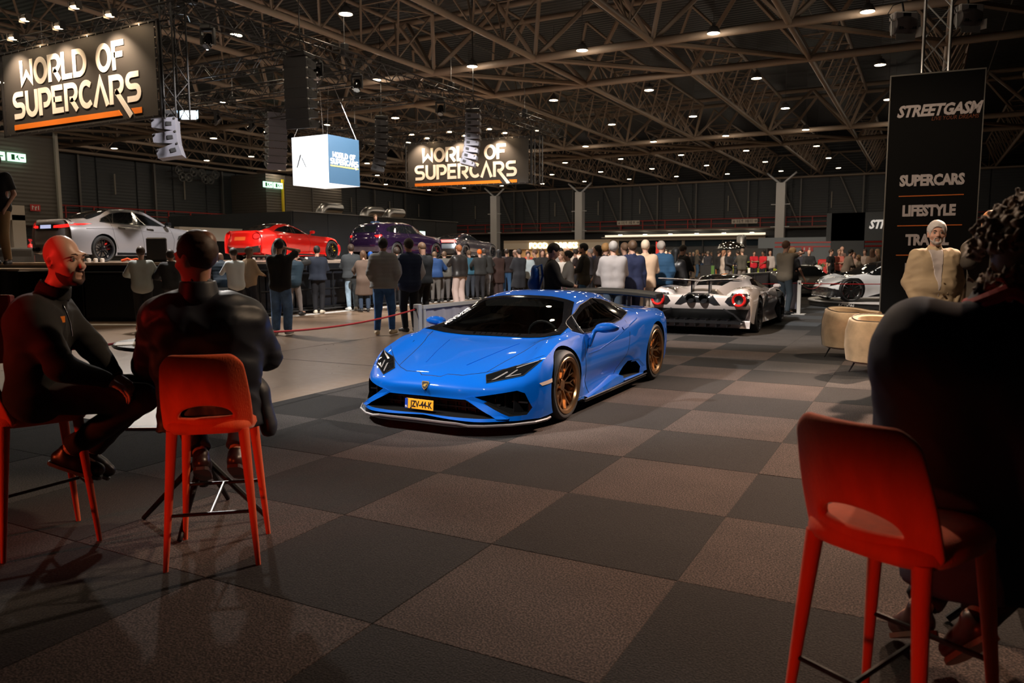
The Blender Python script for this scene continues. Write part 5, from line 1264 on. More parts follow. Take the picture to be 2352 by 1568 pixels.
t, tr = std_car('dark purple SUV with red tail lights on the stage before the man with microphone', (-20.9, 30.8, 1.40), pi, suv, (.95, 3.95), .39, pur,
 [('side_glass', 'x', SWv, G_, .004, 1, True), ('rear_window', 'y', [(-.60,1.22),(.60,1.22),(.52,1.54),(-.52,1.54)], G_, .006, 1, False),
  ('tail_light', 'y', [(.50,.98),(.80,1.0),(.86,1.08),(.80,1.12),(.50,1.06)], TL, .012, 1, True), ('number_plate', 'y', [(-.26,.90),(.26,.90),(.26,1.0),(-.26,1.0)], cm((.25, .2, .4), .4), .01, 1, False)],
 rim=MT['gloss'], style='v', track=.98, caliper=MT['red'], nm='suv_car', nt=5, seams=[([(3.0,1.6),(3.05,1.2),(3.0,.4)], 'x', MT['chrome'], .01, 1), ([(3.85,1.56),(4.0,1.22)], 'x', MT['chrome'], .01, 1)])
t.scale = (1, 1, .93)
# grey sports car far on the stage -----------------------------------------------
dgr = mat('dark_grey_paint', (.035, .03, .035), .2, .5, 1)
t, tr = std_car('dark grey sports car with wide red light band at the far end of the stage', (-20.9, 36.2, 1.40), pi, coupe, (1.0, 3.72), .35, dgr,
 [('side_glass', 'x', SWc, G_, .004, 1, True), ('rear_window', 'z', [(-.42,3.25),(.42,3.25),(.46,4.12),(-.46,4.12)], G_, .005, 1, False),
  ('light_band', 'y', [(-.82,.80),(.82,.80),(.76,.92),(-.76,.92)], mat('band_light', (.6, .1, .1), emit=(1, .12, .10), es=2.4), .012, 1, False), ('rear_panel', 'y', [(-.75,.50),(.75,.50),(.80,.72),(-.80,.72)], mat('satin_silver2', (.35, .42, .5), .3, .7), .008, 1, False),
  ('diffuser', 'y', [(-.7,.27),(.7,.27),(.75,.45),(-.75,.45)], BK, .006, 1, False)], rim=MT['gloss'], style='m', caliper=None, nm='sports_car', nt=5)
# white-grey mid-engined car seen from behind
gtp = mat('pearl_white_paint', (.66, .58, .55), .35, .0, 1)
GR = car_rows([(.16,.30,.86,.10),(.06,.44,.95,.12),(.0,.60,.965,.12),(.02,.74,.955,.13)],
 [(.20,.80,(.20,.79),(.38,.66),(.60,.82),(.84,.86),(.985,.64),(.985,.42),(.96,.28)),
  (.50,.85,(.22,.83),(.42,.60),(.60,.88),(.84,.905),(1.0,.66),(.985,.40),(.96,.2)),
  (.95,.93,(.28,.915),(.47,.62),(.62,.89),(.84,.91),(1.005,.68),(.985,.40),(.96,.18)),
  (1.5,1.03,(.36,1.0),(.52,.76),(.66,.86),(.84,.88),(.985,.64),(.95,.38),(.95,.16)),
  (2.0,1.10,(.42,1.07),(.55,.96),(.70,.85),(.84,.82),(.94,.58),(.86,.35),(.95,.15)),
  (2.5,1.11,(.42,1.08),(.55,1.0),(.74,.81),(.84,.77),(.93,.56),(.84,.33),(.95,.14)),
  (3.05,1.02,(.42,.99),(.58,.92),(.74,.78),(.84,.74),(.94,.55),(.86,.33),(.95,.14)),
  (3.5,.82,(.48,.81),(.66,.78),(.76,.76),(.86,.73),(.965,.52),(.93,.33),(.95,.14)),
  (3.95,.70,(.45,.70),(.60,.715),(.72,.765),(.86,.74),(.985,.52),(.97,.33),(.95,.14)),
  (4.35,.60,(.45,.60),(.62,.62),(.74,.66),(.85,.62),(.96,.46),(.95,.3),(.93,.14))],
 [(4.66,.48,.84,.36),(4.74,.34,.86,.40),(4.74,.14,.84,.40)], .14)
def circp(cx, cz, r, n=20): return [(cx + r * cos(2 * pi * i / n), cz + r * sin(2 * pi * i / n)) for i in range(n)]
t, tr = std_car('pearl white car seen from behind with two round red tail lights, behind the blue car', (-3.80, 14.60, 0), 0, GR, (.95, 3.66), .35, gtp,
 [('lamp_panel', 'y', [(.52,.64),(.62,.80),(.93,.79),(.955,.66),(.90,.56),(.60,.57)], MT['carbon'], .005, -1, True),
  ('engine_cover', 'z', [(-.26,.9),(.26,.9),(.36,1.6),(.38,1.95),(-.38,1.95),(-.36,1.6)], G_, .004, 1, False),
  ('roof_stripe', 'z', [(-.20,1.98),(.20,1.98),(.22,2.7),(-.22,2.7)], MT['carbon'], .004, 1, False), ('orange_stripe', 'z', [(-.02,1.98),(.05,1.98),(.05,2.7),(-.02,2.7)], MT['orange'], .007, 1, False),
  ('side_glass', 'x', [(2.0,.90),(2.2,1.0),(2.6,1.02),(3.0,.93),(3.25,.82),(2.6,.82)], G_, .005, 1, True),
  ('diffuser', 'y', [(-.86,.31),(-.94,.50),(.94,.50),(.86,.31)], BK, .006, -1, False),
  ('exhaust_panel', 'y', [(-.26,.79),(.26,.79),(.44,.58),(.32,.575),(.22,.62),(-.22,.62),(-.32,.575),(-.44,.58)], MT['carbon'], .006, -1, False),
  ('flank_intake', 'x', [(1.55,.60),(2.2,.70),(2.3,.45),(1.8,.36)], BK, .005, 1, True)],
 rim=mat('gt_rim', (.06, .06, .065), .25, .8), style='m', track=1.0, ww=.3, nm='race_car', creases=(), nt=6)
q = MB(); q.box((0, .12, .26), (1.7, .5, .05)); 
for k in range(-3, 4): q.box((k * .2, .08, .24), (.015, .4, .14))
q.build('diffuser_fins', MT['carbon'], t)
for s in (-1, 1):
    q = MB(); q.lathe([(.085, .0), (.115, -.03), (.125, -.02), (.13, .04)], (s * .78, -.0, .68), 24, 'y'); q.build('tail_light', mat('tail_ring', (.45, .01, .01), .2, 0, 1, emit=(1, .02, .015), es=.22), t, sm=40)
    q = MB(); q.lathe([(0, .03), (.085, .0)], (s * .78, 0, .68), 20, 'y'); q.build('light_core', BK, t)
    q = MB(); q.lathe([(.06, .10), (.075, -.05), (.088, -.05), (.09, .12)], (s * .125, -.01, .695), 20, 'y'); q.lathe([(0, .03), (.07, .03)], (s * .125, -.01, .695), 20, 'y'); q.build('exhaust_pipe', MT['gloss'], t, sm=40)
    q = MB(); q.box((s * .17, .30, .92), (.03, .16, .30)); q.build('wing_support', MT['carbon'], t)
    q = MB(); q.path([(s * .50, .02, .50), (s * .70, -.05, .42), (s * .88, -.06, .26)], .02, 4); q.build('diffuser_wing', MT['carbon'], t)
    q = MB(); q.box((s * .96, 3.1, .84), (.16, .1, .09), bev=.03); q.tube((s * .80, 3.1, .76), (s * .92, 3.1, .82), .015, n=6); q.build('wing_mirror', gtp, t)
q = MB(); rings = []
for x in np.linspace(-.82, .82, 21):
    dz = .04 * (abs(x) / .8) ** .8 - .03; rings.append([(x, .28 + a * .30, 1.04 + dz + b_) for a, b_ in [(-.5, .02), (-.3, .03), (.2, .03), (.5, .01), (.2, .0), (-.3, .005)]])
q.loft(rings); q.build('rear_wing', gtp, t, sm=40, fix=True)
q = MB(); q.box((0, .28, 1.028), (1.5, .26, .012)); q.build('wing_underside', MT['carbon'], t)
# cars facing the viewer farther back, same wedge family in other colours
WSo = WS; 
def front_car(label, px, gy, D, rz, paint, nm='sports_car', hl=None, extra=(), z=0, loc=None, sc=1, rows=None):
    if loc is None: x, y, _ = AD(px, gy, D); loc = (x, y, z)
    c, s = cos(rz), sin(rz)
    t, tr = std_car(label, loc, rz, rows or LR, (FX, FY), .34, paint,
     [('windscreen', 'z', WS, G_, .005, 1, False), ('side_glass', 'x', SW, G_, .004, 1, True), ('headlight', 'y', HL, hl or G_, .005, -1, True),
      ('front_intake', 'y', [(-.69,.16),(-.40,.298),(.40,.298),(.69,.16)], BK, .004, -1, False), ('side_intake', 'y', [(.475,.325),(.79,.375),(.885,.22),(.77,.165)], BK, .004, -1, True), ('engine_intake', 'z', BI, BK, .004, 1, True)] + list(extra),
     rim=MT['gloss'], style='m', nm=nm, nt=4, creases=(4, 5), xin=.9)
    return t
brt = mat('lit_headlight', (.7, .65, .5), .2, emit=(1, .85, .6), es=.8)
x, y, _ = AD(1874, 640, 28.3)
front_car('dark grey wedge-shaped supercar facing the viewer behind the rope barrier posts', 0, 0, 0, .42, mat('graphite_paint', (.05, .05, .052), .3, .5, .8), hl=brt, loc=(x + .2, y - .6, 0))
x, y, _ = AD(1775, 610, 46)
front_car('small lime yellow car facing the viewer behind the white barrier skirt', 0, 0, 0, .55, mat('lime_paint', (.62, .85, .02), .3, .1, 1), loc=(x - .3, y, 0), extra=[('hood_vent', 'z', [(-.5,.6),(-.2,.5),(-.2,.62),(-.5,.75)], BK, .005, 1, True)])
x, y, _ = AD(1915, 620, 38)
front_car('bright orange wedge-shaped car behind the dark grey supercar', 0, 0, 0, -.9, mat('orange_paint', (.95, .22, .01), .3, .1, 1), loc=(x, y, 0))
wx, wy, wz = AD(1953, 672, 21.6); ph = radians(-62); ox, oy = .85, 1.0
loc = (wx - (cos(ph) * ox - sin(ph) * oy), wy - (sin(ph) * ox + cos(ph) * oy), .19)
LRs = [[(a, b_ if b_ > 1 else .42 + b_ * .58, c) for a, b_, c in r] for r in LR]
wc = front_car('white low car with silver spoked wheels on the round display platform', 0, 0, 0, ph, mat('white_car_paint', (.80, .82, .85), .25, .05, 1), loc=loc, rows=LRs,
  extra=[('roof_panel', 'z', [(-.5,2.05),(.5,2.05),(.5,3.2),(-.5,3.2)], MT['carbon'], .006, 1, False), ('black_panel', 'x', [(1.45,.15),(3.3,.15),(3.3,.30),(2.6,.36),(1.9,.26)], MT['carbon'], .006, 1, True), ('black_panel', 'y', [(-.93,.13),(-.93,.34),(-.5,.40),(.5,.40),(.93,.34),(.93,.13)], MT['carbon'], .006, -1, False)])
for o in list(wc.children):
    if o.name.startswith('wheel'):
        for c in list(o.children):
            if c.name.startswith(('spokes', 'rim')): c.data = c.data.copy(); c.data.materials.clear(); c.data.materials.append(MT['chrome'])
px_, py_, _ = AD(2045, 700, 22.9)
pf = thing('display_platform', 'round low white turntable platform with black rim under the white car', 'platform', (px_, py_, 0))
q = MB(); q.lathe([(2.26, 0.015), (2.28, .02), (2.28, .15), (2.2, .155)], n=64); q.build('rim', cm((.02, .02, .02), .4), pf, sm=40)
q = MB(); q.lathe([(0, .19), (2.3, .19), (2.31, .18), (2.31, .15), (2.2, .15)], n=64); q.build('top_plate', cm((.75, .72, .7), .35), pf, sm=30)
text('lettering', 'ACTION', .13, MT['white'], pf, (2.29 * cos(-2.05), 2.29 * sin(-2.05), .08), (pi / 2, 0, -2.05 + pi / 2), .002, 0, .001, 1)
q = MB(); q.tube((0, 0, 0), (0, 0, .16), 1.2, n=24); q.build('base', MT['black'], pf)

# paired pieces laid on in one go are split into a left and a right object
for o in list(COL.objects):
    if o.type == 'MESH' and o.parent is not None and o.name.split('.')[0] in ('headlight', 'side_glass', 'side_blade', 'window_border', 'engine_intake', 'door_handle', 'light_strip', 'side_marker', 'headlight_trim', 'window_trim', 'window_divider', 'panel_gap', 'tail_light', 'tail_light_ring', 'side_skirt', 'skirt_reflection', 'fender_vent', 'wing_mirror', 'lamp_panel', 'flank_intake', 'side_intake', 'black_panel', 'hood_vent', 'exhaust_tip'):
        me = o.data; xs = np.empty(len(me.vertices) * 3, np.float32); me.vertices.foreach_get('co', xs); xs = xs[::3]
        if len(xs) and xs.min() < -.01 and xs.max() > .01 and not ((np.abs(xs) < .008).any()):
            m2 = me.copy()
            for mm, keep in ((me, 1), (m2, -1)):
                bm = bmesh.new(); bm.from_mesh(mm); bmesh.ops.delete(bm, geom=[v for v in bm.verts if v.co.x * keep < 0], context='VERTS'); bm.to_mesh(mm); bm.free()
            n = bpy.data.objects.new(o.name, m2); COL.objects.link(n); n.parent = o.parent
# ------------------------------------------------------------------ people
def nrm(v): v = np.array(v, float); return v / (np.linalg.norm(v) + 1e-9)
def ik(a, c, l1, l2, hint):
    """middle joint between a and c"""
    a, c = np.array(a, float), np.array(c, float); d = c - a; L = np.linalg.norm(d); m = l1 + l2
    if L > m * .995: c = a + d / L * m * .995; d = c - a; L = np.linalg.norm(d)
    x = (l1 * l1 - l2 * l2 + L * L) / (2 * L); h = math.sqrt(max(l1 * l1 - x * x, 0)); w = d / L; n = np.array(hint, float); n = n - w * (n @ w); return a + w * x + nrm(n) * h, c
def rotx(p, a, o=(0, 0, 0)):
    p, o = np.array(p, float), np.array(o, float); q = p - o; c, s = cos(a), sin(a); return np.array([q[0], q[1] * c - q[2] * s, q[1] * s + q[2] * c]) + o
def rotz(p, a, o=(0, 0, 0)):
    p, o = np.array(p, float), np.array(o, float); q = p - o; c, s = cos(a), sin(a); return np.array([q[0] * c - q[1] * s, q[0] * s + q[1] * c, q[2]]) + o
HANDS = {'down': ((.27, .04, .80), (.6, -1, 0)), 'pocket': ((.19, .09, .93), (.7, -1, 0)), 'phone': ((.05, .33, 1.36), (.8, 0, -1)), 'hold': ((.10, .32, 1.10), (.8, -.2, -1)),
         'rail': ((.20, .46, 1.12), (.8, -.3, -.6)), 'chin': ((.04, .15, 1.50), (.7, .2, -1)), 'out': ((.06, .64, 1.50), (.5, 0, -1)), 'cross': ((-.10, .22, 1.20), (1, 0, -.5)), 'back': ((.05, -.20, .98), (1, -.2, 0)), 'ear': ((.11, .06, 1.62), (.9, .3, -.8)), 'side': ((.34, .10, .95), (.6, -1, 0))}
def stand(H=1.78, L='down', R='down', lean=0, yaw=0, hy=0, hp=0, stance=.10, step=0, wide=1.0, sex='m'):
    """joints of a standing figure facing +y, feet on z = 0"""
    s = H / 1.78; le = radians(lean); hb = -.35 * math.sin(le); J = {}
    hip = np.array([0, hb, .94]); sw = (.172 if sex == 'm' else .15) * wide
    T = lambda p: rotz(rotx(p, -le, hip), radians(yaw), hip)
    J['pel'] = hip; J['belly'] = T((0, hb + .01, 1.10)); J['chest'] = T((0, hb, 1.33)); J['neck'] = T((0, hb - .01, 1.49)); 
    hc = T((0, hb + .025, 1.655)); J['head'] = hc
    for k, sg, nm in (('L', -1, L), ('R', 1, R)):
        J['sh' + k] = T((sg * sw, hb, 1.425)); t, hn = HANDS[nm] if isinstance(nm, str) else nm
        t = np.array([sg * t[0], t[1] + hb, t[2]]); hn = (sg * hn[0], hn[1], hn[2])
        if nm in ('down', 'pocket', 'cross', 'back', 'chin', 'ear', 'phone', 'hold', 'side'): t = T(t)
        e, w = ik(J['sh' + k], t, .29, .26, hn); J['el' + k] = e; J['wr' + k] = w; J['hd' + k] = w + nrm(w - e + np.array([0, .05, 0])) * .09
        J['hip' + k] = hip + [sg * .09, 0, -.02]; fy = (step * sg) / 2; an = np.array([sg * stance, fy, .085]); kn, an = ik(J['hip' + k], an, .43, .42, (sg * .12, 1, 0)); J['kn' + k] = kn; J['an' + k] = an; J['toe' + k] = an + [sg * .05, .16, -.045]
    f = rotz((0, 1, 0), radians(yaw + hy)); J['hf'] = nrm([f[0], f[1], math.sin(radians(-hp - lean * .5))])
    for k in list(J):
        if k != 'hf': J[k] = J[k] * s
    J['s'] = s; return J
def frame(f, up=(0, 0, 1)):
    f = nrm(f); r = nrm(np.cross(f, up)); u = np.cross(r, f); return np.array([r, f, u])   # rows: right, forward, up
def head_sdf(S, c, f, s, fine=False, child=1, fat=0):
    R = frame(f); P = lambda x, y, z: c + (R[0] * x + R[1] * y + R[2] * z) * s
    S.ell(P(0, -.012, .035), np.array([.077, .098, .092]) * s, R, k=.02); S.ell(P(0, .028, -.035), np.array([.060 + fat, .066, .078]) * s, R, k=.04)
    S.cone(P(0, .085, .012), P(0, .108, -.018), .011 * s, .015 * s, k=.015)
    for sx in (-1, 1): S.ell(P(sx * .078, -.005, -.005), np.array([.012, .02, .032]) * s, R, k=.008)
    if fine:
        S.ell(P(0, .072, .035), np.array([.055, .02, .016]) * s, R, k=.02)                       # brow
        for sx in (-1, 1):
            S.ell(P(sx * .032, .100, .012), np.array([.021, .018, .014]) * s, R, k=.014, sub=True)   # sockets
            S.ell(P(sx * .032, .078, .012), np.array([.0145, .0145, .0145]) * s, R, k=.004)          # eyeballs
            S.ell(P(sx * .045, .062, -.022), np.array([.022, .022, .018]) * s, R, k=.02)             # cheeks
            S.ell(P(sx * .010, .102, -.026), np.array([.009, .010, .007]) * s, R, k=.006)            # nostrils
            S.ell(P(sx * .084, .0, -.003), np.array([.010, .011, .02]) * s, R, k=.004, sub=True)     # ear hollow
            S.ell(P(sx * .084, -.012, -.003), np.array([.009, .010, .034]) * s, R, k=.006)
        S.ell(P(0, .090, -.048), np.array([.024, .012, .006]) * s, R, k=.006); S.ell(P(0, .088, -.060), np.array([.021, .012, .007]) * s, R, k=.006)
        S.cone(P(-.018, .100, -.0535), P(.018, .100, -.0535), .0028 * s, k=.004, sub=True); S.ell(P(0, .075, -.092), np.array([.024, .02, .018]) * s, R, k=.02)
    return P, R
def hand_sdf(S, w, h, up, s, fine=False, curl=.5, flip=1):
    d = nrm(h - w); side = nrm(np.cross(d, up)) * flip; n = np.cross(side, d) * (1 if flip > 0 else 1)
    n = nrm(np.array(up, float) - d * (np.array(up, float) @ d))
    if not fine:
        S.cone(w + d * .02, w + d * .075 * s, .026 * s, .028 * s, k=.02); S.cone(w + d * .08 * s, w + d * .135 * s - n * .03 * s, .024 * s, .016 * s, k=.02); S.cone(w + d * .03 * s, w + d * .08 * s + side * .045 * s, .013 * s, .011 * s, k=.01); return
    for j in range(4):
        o = (j - 1.5) * .021 * s; S.cone(w + d * .015, w + d * .085 * s + side * o, .019 * s, .0125 * s, k=.012)
        L = [.036, .042, .040, .030][j] * s; a = w + d * .088 * s + side * o; c1 = a + nrm(d - n * curl * .6) * L; c2 = c1 + nrm(d - n * curl * 1.8) * L * .7; c3 = c2 + nrm(d * .6 - n * curl * 2.6) * L * .5
        S.cone(a, c1, .0098 * s, .009 * s, k=.004); S.cone(c1, c2, .009 * s, .0082 * s, k=.003); S.cone(c2, c3, .0082 * s, .007 * s, k=.003)
    a = w + d * .02 * s - side * .02 * s; b_ = w + d * .055 * s - side * .045 * s - n * .01; c_ = b_ + nrm(d - side * .35 - n * curl * .5) * .035 * s; S.cone(a, b_, .017 * s, .0125 * s, k=.01); S.cone(b_, c_, .0115 * s, .009 * s, k=.004); S.cone(c_, c_ + nrm(d - n * curl) * .022 * s, .009 * s, .008 * s, k=.003)
def torso_sdf(S, J, g, s, sk=0, belly=0, low=None, collar=True, sh=.062):
    pel, bel, ch, nk = J['pel'], J['belly'], J['chest'], J['neck']; r = nrm(J['shR'] - J['shL']); up = nrm(ch - bel); f = nrm(np.cross(up, r)); fl = (f, 1 / .80)
    hr = nrm(J['hipR'] - J['hipL'])
    for a, b_, wa, wb, ra, rb in ((pel, bel, .075, .07, .115, .112 + belly), (bel, ch, .07, .095, .112 + belly, .122)):
        for sg in (-1, 1): S.cone(a + hr * sg * wa * s, b_ + r * sg * wb * s, (ra + g) * s, (rb + g) * s, flat=(f, 1.12))
    if belly: S.ell(bel + f * .05 * s, (.12, .12, .13), k=.05)
    S.cone(J['shL'] * .93 + J['shR'] * .07 - up * .02, J['shR'] * .93 + J['shL'] * .07 - up * .02, (sh + g) * s, k=.05)
    S.cone(ch, nk - up * .02, (.10 + g) * s, (.050 + g * .5) * s, k=.04)
    return f, r, up
def figure(t, J, look, h=.02, fine=False, foot_bar=False):
    s = J['s']; T = look; skin = T.get('skin', MT['skin']); name = {}
    g = {'tee': .010, 'shirt': .012, 'sweater': .020, 'jacket': .028, 'puffer': .042, 'coat': .032, 'suit': .024, 'vest': .036, 'hoodie': .028}.get(T.get('top', 'jacket'), .02) + T.get('fat', 0)
    # body: one continuous surface under the clothes
    B = SDF(h, .03); torso_sdf(B, J, -.02, s); P, R = head_sdf(B, J['head'], J['hf'], s, fine)
    B.cone(J['neck'], J['head'] - R[2] * .06 * s - R[1] * .01, .056 * s, .052 * s, k=.03)
    for k, sg in (('L', -1), ('R', 1)):
        B.cone(J['sh' + k], J['el' + k], .046 * s, .036 * s); B.cone(J['el' + k], J['wr' + k], .038 * s, .026 * s, k=.02)
        hand_sdf(B, J['wr' + k], J['hd' + k], J.get('hu' + k, (0, 0, 1)), s, fine, T.get('curl', .5), -sg)
        B.cone(J['hip' + k], J['kn' + k], .075 * s, .05 * s); B.cone(J['kn' + k], J['an' + k], .05 * s, .036 * s); B.cone(J['an' + k], J['toe' + k] + [0, 0, .01], .03 * s, .025 * s)
    link('body', B.mesh('body'), skin, t)
    # top
    tp = T.get('top', 'jacket'); U = SDF(h, .035); f, r, up = torso_sdf(U, J, g, s, belly=T.get('belly', 0)); hm = T.get('hem', 0)
    U.cone(J['pel'] - up * .02 + r * -.06, J['pel'] - up * .02 + r * .06, (.118 + g) * s, k=.05)
    if tp in ('coat', 'suit', 'puffer', 'jacket', 'hoodie') or hm: 
        dz = {'coat': .42, 'suit': .13, 'puffer': .08, 'jacket': .06, 'hoodie': .04}.get(tp, 0) + hm
        mid = (J['knL'] + J['knR']) / 2 if tp == 'coat' and 'sit' not in J else J['pel'] - np.array([0, 0, .3])
        dn = nrm(mid - J['pel']); e = J['pel'] + dn * dz
        for sg in (-1, 1): U.cone(J['pel'] + r * sg * .07 * s, e + r * sg * .09 * s, (.112 + g) * s, (.115 + g * (1.2 if tp != 'coat' else 2)) * s, k=.05)
        U.cut(e, dn)
    slv = T.get('sleeve', 'long'); V = U if T.get('sleevecol') is None else SDF(h, .03)
    for k in 'LR':
        ga = min(g, .03); 
        if slv == 'long':
            V.cone(J['sh' + k], J['el' + k], (.052 + ga) * s, (.041 + ga) * s, k=.04); V.cone(J['el' + k], J['wr' + k] - nrm(J['wr' + k] - J['el' + k]) * .012, (.043 + ga) * s, (.029 + ga * .55) * s, k=.02)
        elif slv == 'short': m = J['sh' + k] * .3 + J['el' + k] * .7; V.cone(J['sh' + k], m, (.056 + ga) * s, (.054 + ga) * s, k=.04); V.cut(m + nrm(J['el' + k] - J['sh' + k]) * .02, J['el' + k] - J['sh' + k], (lambda c, rr: (lambda X: ((X - c) ** 2).sum(-1) < rr * rr))(m + nrm(J['el' + k] - J['sh' + k]) * .05, .13))
    neck_c = J['neck']; U.cone(neck_c + up * .0, neck_c + up * (.025 if tp in ('jacket', 'puffer', 'coat', 'suit') else .005), (.060 + g * .35) * s, (.057 + g * .2) * s, k=.03)
    U.ell(P(0, .01, -.02), np.array([.066, .085, .10]) * s * .98, R, k=.005, sub=True); U.cone(neck_c + up * .02, neck_c + up * .12, .053 * s, .056 * s, k=.004, sub=True)
    ns = None
    if tp in ('puffer', 'vest') and T.get('quilt', True):
        def ns(F, lo, hh):
            z = lo[2] + hh * np.arange(F.shape[2]); return (F - .009 * np.abs(np.sin(z * pi / .075))[None, None, :]).astype(np.float32)
    elif fine: ns = wnoise(T.get('fold', .006) * 1.7, T.get('foldsc', 26), T.get('seed', 1), 4)
    elif h < .022: ns = wnoise(.005, 22, 3)
    tm = T['col'] if not isinstance(T['col'], tuple) else cm(T['col'], T.get('rough', .85))
    nmz = {'tee': 't_shirt', 'puffer': 'quilted_jacket', 'suit': 'suit_jacket', 'hoodie': 'hooded_jacket'}.get(tp, tp)
    link(nmz, U.mesh(nmz, ns), tm, t)
    if V is not U and V.p: link('sleeves', V.mesh('sleeves'), cm(T['sleevecol']), t)
    # trousers or skirt
    L = SDF(h, .03); gt = T.get('tg', .016); fit = T.get('wide', 0)
    L.cone(J['pel'] - r * .05, J['pel'] + r * .05, (.112 + gt * .4) * s, k=.04); L.cone(J['pel'] + up * .07 - r * .05, J['pel'] + up * .07 + r * .05, (.10) * s, k=.04)
    for k in 'LR':
        L.cone(J['hip' + k], J['kn' + k], (.088 + gt) * s, (.060 + gt + fit) * s, k=.03); e = J['an' + k] + (0 if not foot_bar else nrm(J['kn' + k] - J['an' + k]) * .04)
        L.cone(J['kn' + k], e, (.060 + gt + fit) * s, (.042 + gt + fit * 1.3) * s, k=.02)
        d = nrm(J['an' + k] - J['kn' + k]); c = e + d * .0; L.cut(c, d, (lambda c, rr: (lambda X: ((X - c) ** 2).sum(-1) < rr * rr))(c + d * .06, .14 if not fine else .12))
    link('trousers', L.mesh('trousers', wnoise(.006, 20, 5) if fine else None), cm(T.get('leg', (.03, .04, .07)), .9, var=.3, vscale=9) if T.get('jeans') else cm(T.get('leg', (.02, .02, .025))), t)
    # shoes
    for k in 'LR':
        Z = SDF(min(h, .016), .02); a, to = J['an' + k], J['toe' + k]; d = nrm([to[0] - a[0], to[1] - a[1], 0]) if not foot_bar else nrm(to - a)
        if not foot_bar:
            b0 = np.array([a[0], a[1], .045 * s]); Z.cone(b0 - d * .045 * s, b0 + d * .05 * s, .047 * s, .046 * s); Z.cone(b0 + d * .05 * s, b0 + d * .165 * s - [0, 0, .008], .046 * s, .036 * s); Z.cone(a, b0, .045 * s, .045 * s); Z.cut((0, 0, .004), (0, 0, -1))
            link('shoe', Z.mesh('shoe'), cm(T.get('shoe', (.02, .02, .02)), .6), t)
        else:
            f0 = a + np.array([0, 0, -.05]); d = nrm(to - f0); dn = nrm(J['footn'] - d * (J['footn'] @ d)); Lf = np.linalg.norm(to - f0)
            Z.cone(f0 - d * .045, f0 + d * .06, .043, .045); Z.cone(f0 + d * .06, to, .045, .034); Z.cone(a, f0, .043, .046); Z.cone(f0 + d * .02 - dn * .01, to, .040, .028); Z.cut(f0 + dn * .034, dn)
            link('shoe', Z.mesh('shoe'), cm(T.get('shoe', (.02, .02, .02)), .35), t)
            so = MB(); pts = ((-.088, .022), (-.07, .036), (-.02, .042), (.06, .045), (Lf - .01, .042), (Lf + .022, .026), (Lf + .032, .008))
            rr_ = np.cross(d, dn); poly = [f0 + d * u_ + rr_ * w_ + dn * .030 for u_, w_ in pts] + [f0 + d * u_ - rr_ * w_ + dn * .030 for u_, w_ in pts[::-1]]
            n_ = len(poly); so.add(poly + [p + dn * .018 for p in poly], [tuple(range(n_)), tuple(range(2 * n_ - 1, n_ - 1, -1))] + [(i, n_ + i, n_ + (i + 1) % n_, (i + 1) % n_) for i in range(n_)]); so.build('shoe_sole', cm(T.get('sole', (.05, .05, .05)), .6), t, fix=True)
    # hair
    hr_ = T.get('hair', 'short'); hc = cm(T.get('haircol', (.03, .018, .012)), .6); hh = min(h, .018)
    if hr_ not in ('bald',):
        Hh = SDF(hh, .02); e = .010 if hr_ == 'buzz' else T.get('hairvol', .016)
        Hh.ell(P(0, -.016, .042), np.array([.077 + e * .8, .100 + e, .092 + e]) * s, R)
        if hr_ == 'cap': Hh.cone(P(-.03, .09, .05), P(.03, .09, .05), .022 * s, k=.02); Hh.cone(P(-.02, .13, .042), P(.02, .13, .042), .016 * s, k=.03)
        if hr_ in ('long', 'scarf'):
            for sx in (-1, 0, 1): Hh.cone(P(sx * .05, -.05, .02), P(sx * .06, -.085, T.get('hairlen', -.28)), .055 * s, .04 * s)
        if hr_ == 'bob': Hh.cone(P(-.05, -.05, .0), P(-.055, -.045, -.1), .05 * s, .04 * s); Hh.cone(P(.05, -.05, .0), P(.055, -.045, -.1), .05 * s, .04 * s)
        if hr_ == 'bun': Hh.ell(P(0, -.12, .06), np.array([.04, .04, .04]) * s, R)
        lowb = {'short': .015, 'buzz': .02, 'cap': -.005}.get(hr_, None)
        Hh.ell(P(0, .095, -.030), np.array([.072, .085, .108]) * s, R, k=.012, sub=True)
        if fine or hr_ in ('short', 'buzz'):
            for sx in (-1, 1): Hh.ell(P(sx * .088, .004, -.008), np.array([.03, .026, .042]) * s, R, k=.006, sub=True)
        if lowb is not None: Hh.ell(P(0, .03, -.115), np.array([.11, .115, .10]) * s, R, k=.012, sub=True)
        if T.get('crown'): Hh.ell(P(*T['crown'][:3]), np.array(T['crown'][3:]) * s, R, k=.01, sub=True)
        link({'cap': 'cap', 'scarf': 'headscarf'}.get(hr_, 'hair'), Hh.mesh('hair', wnoise(.005, 70, 2) if h < .02 and hr_ not in ('cap', 'scarf') else None, 0 if fine else 1), hc, t)
    if T.get('beard'):
        Bd = SDF(min(hh, .007) if fine else hh, .008); Bd.ell(P(0, .026, -.035), np.array([.0665, .0735, .087]) * s, R); Bd.ell(P(0, .076, -.092), np.array([.030, .027, .025]) * s, R); Bd.cut(P(0, 0, -.040), R[2] * .9 + R[1] * .42); Bd.cut(P(0, -.012, 0), -R[1])
        Bd.ell(P(0, .094, -.0425), np.array([.030, .011, .0045]) * s, R, k=.003)
        for sx in (-1, 1): Bd.cone(P(sx * .028, .088, -.046), P(sx * .031, .078, -.085), .0075 * s, .014 * s, k=.008)
        link('beard', Bd.mesh('beard'), cm(T['beard'], .8), t)
    if T.get('glasses'): q = MB(); q.path([P(-.07, .05, .012), P(-.05, .098, .012), P(0, .102, .014), P(.05, .098, .012), P(.07, .05, .012)], .004, 4); q.build('glasses', MT['black'], t)
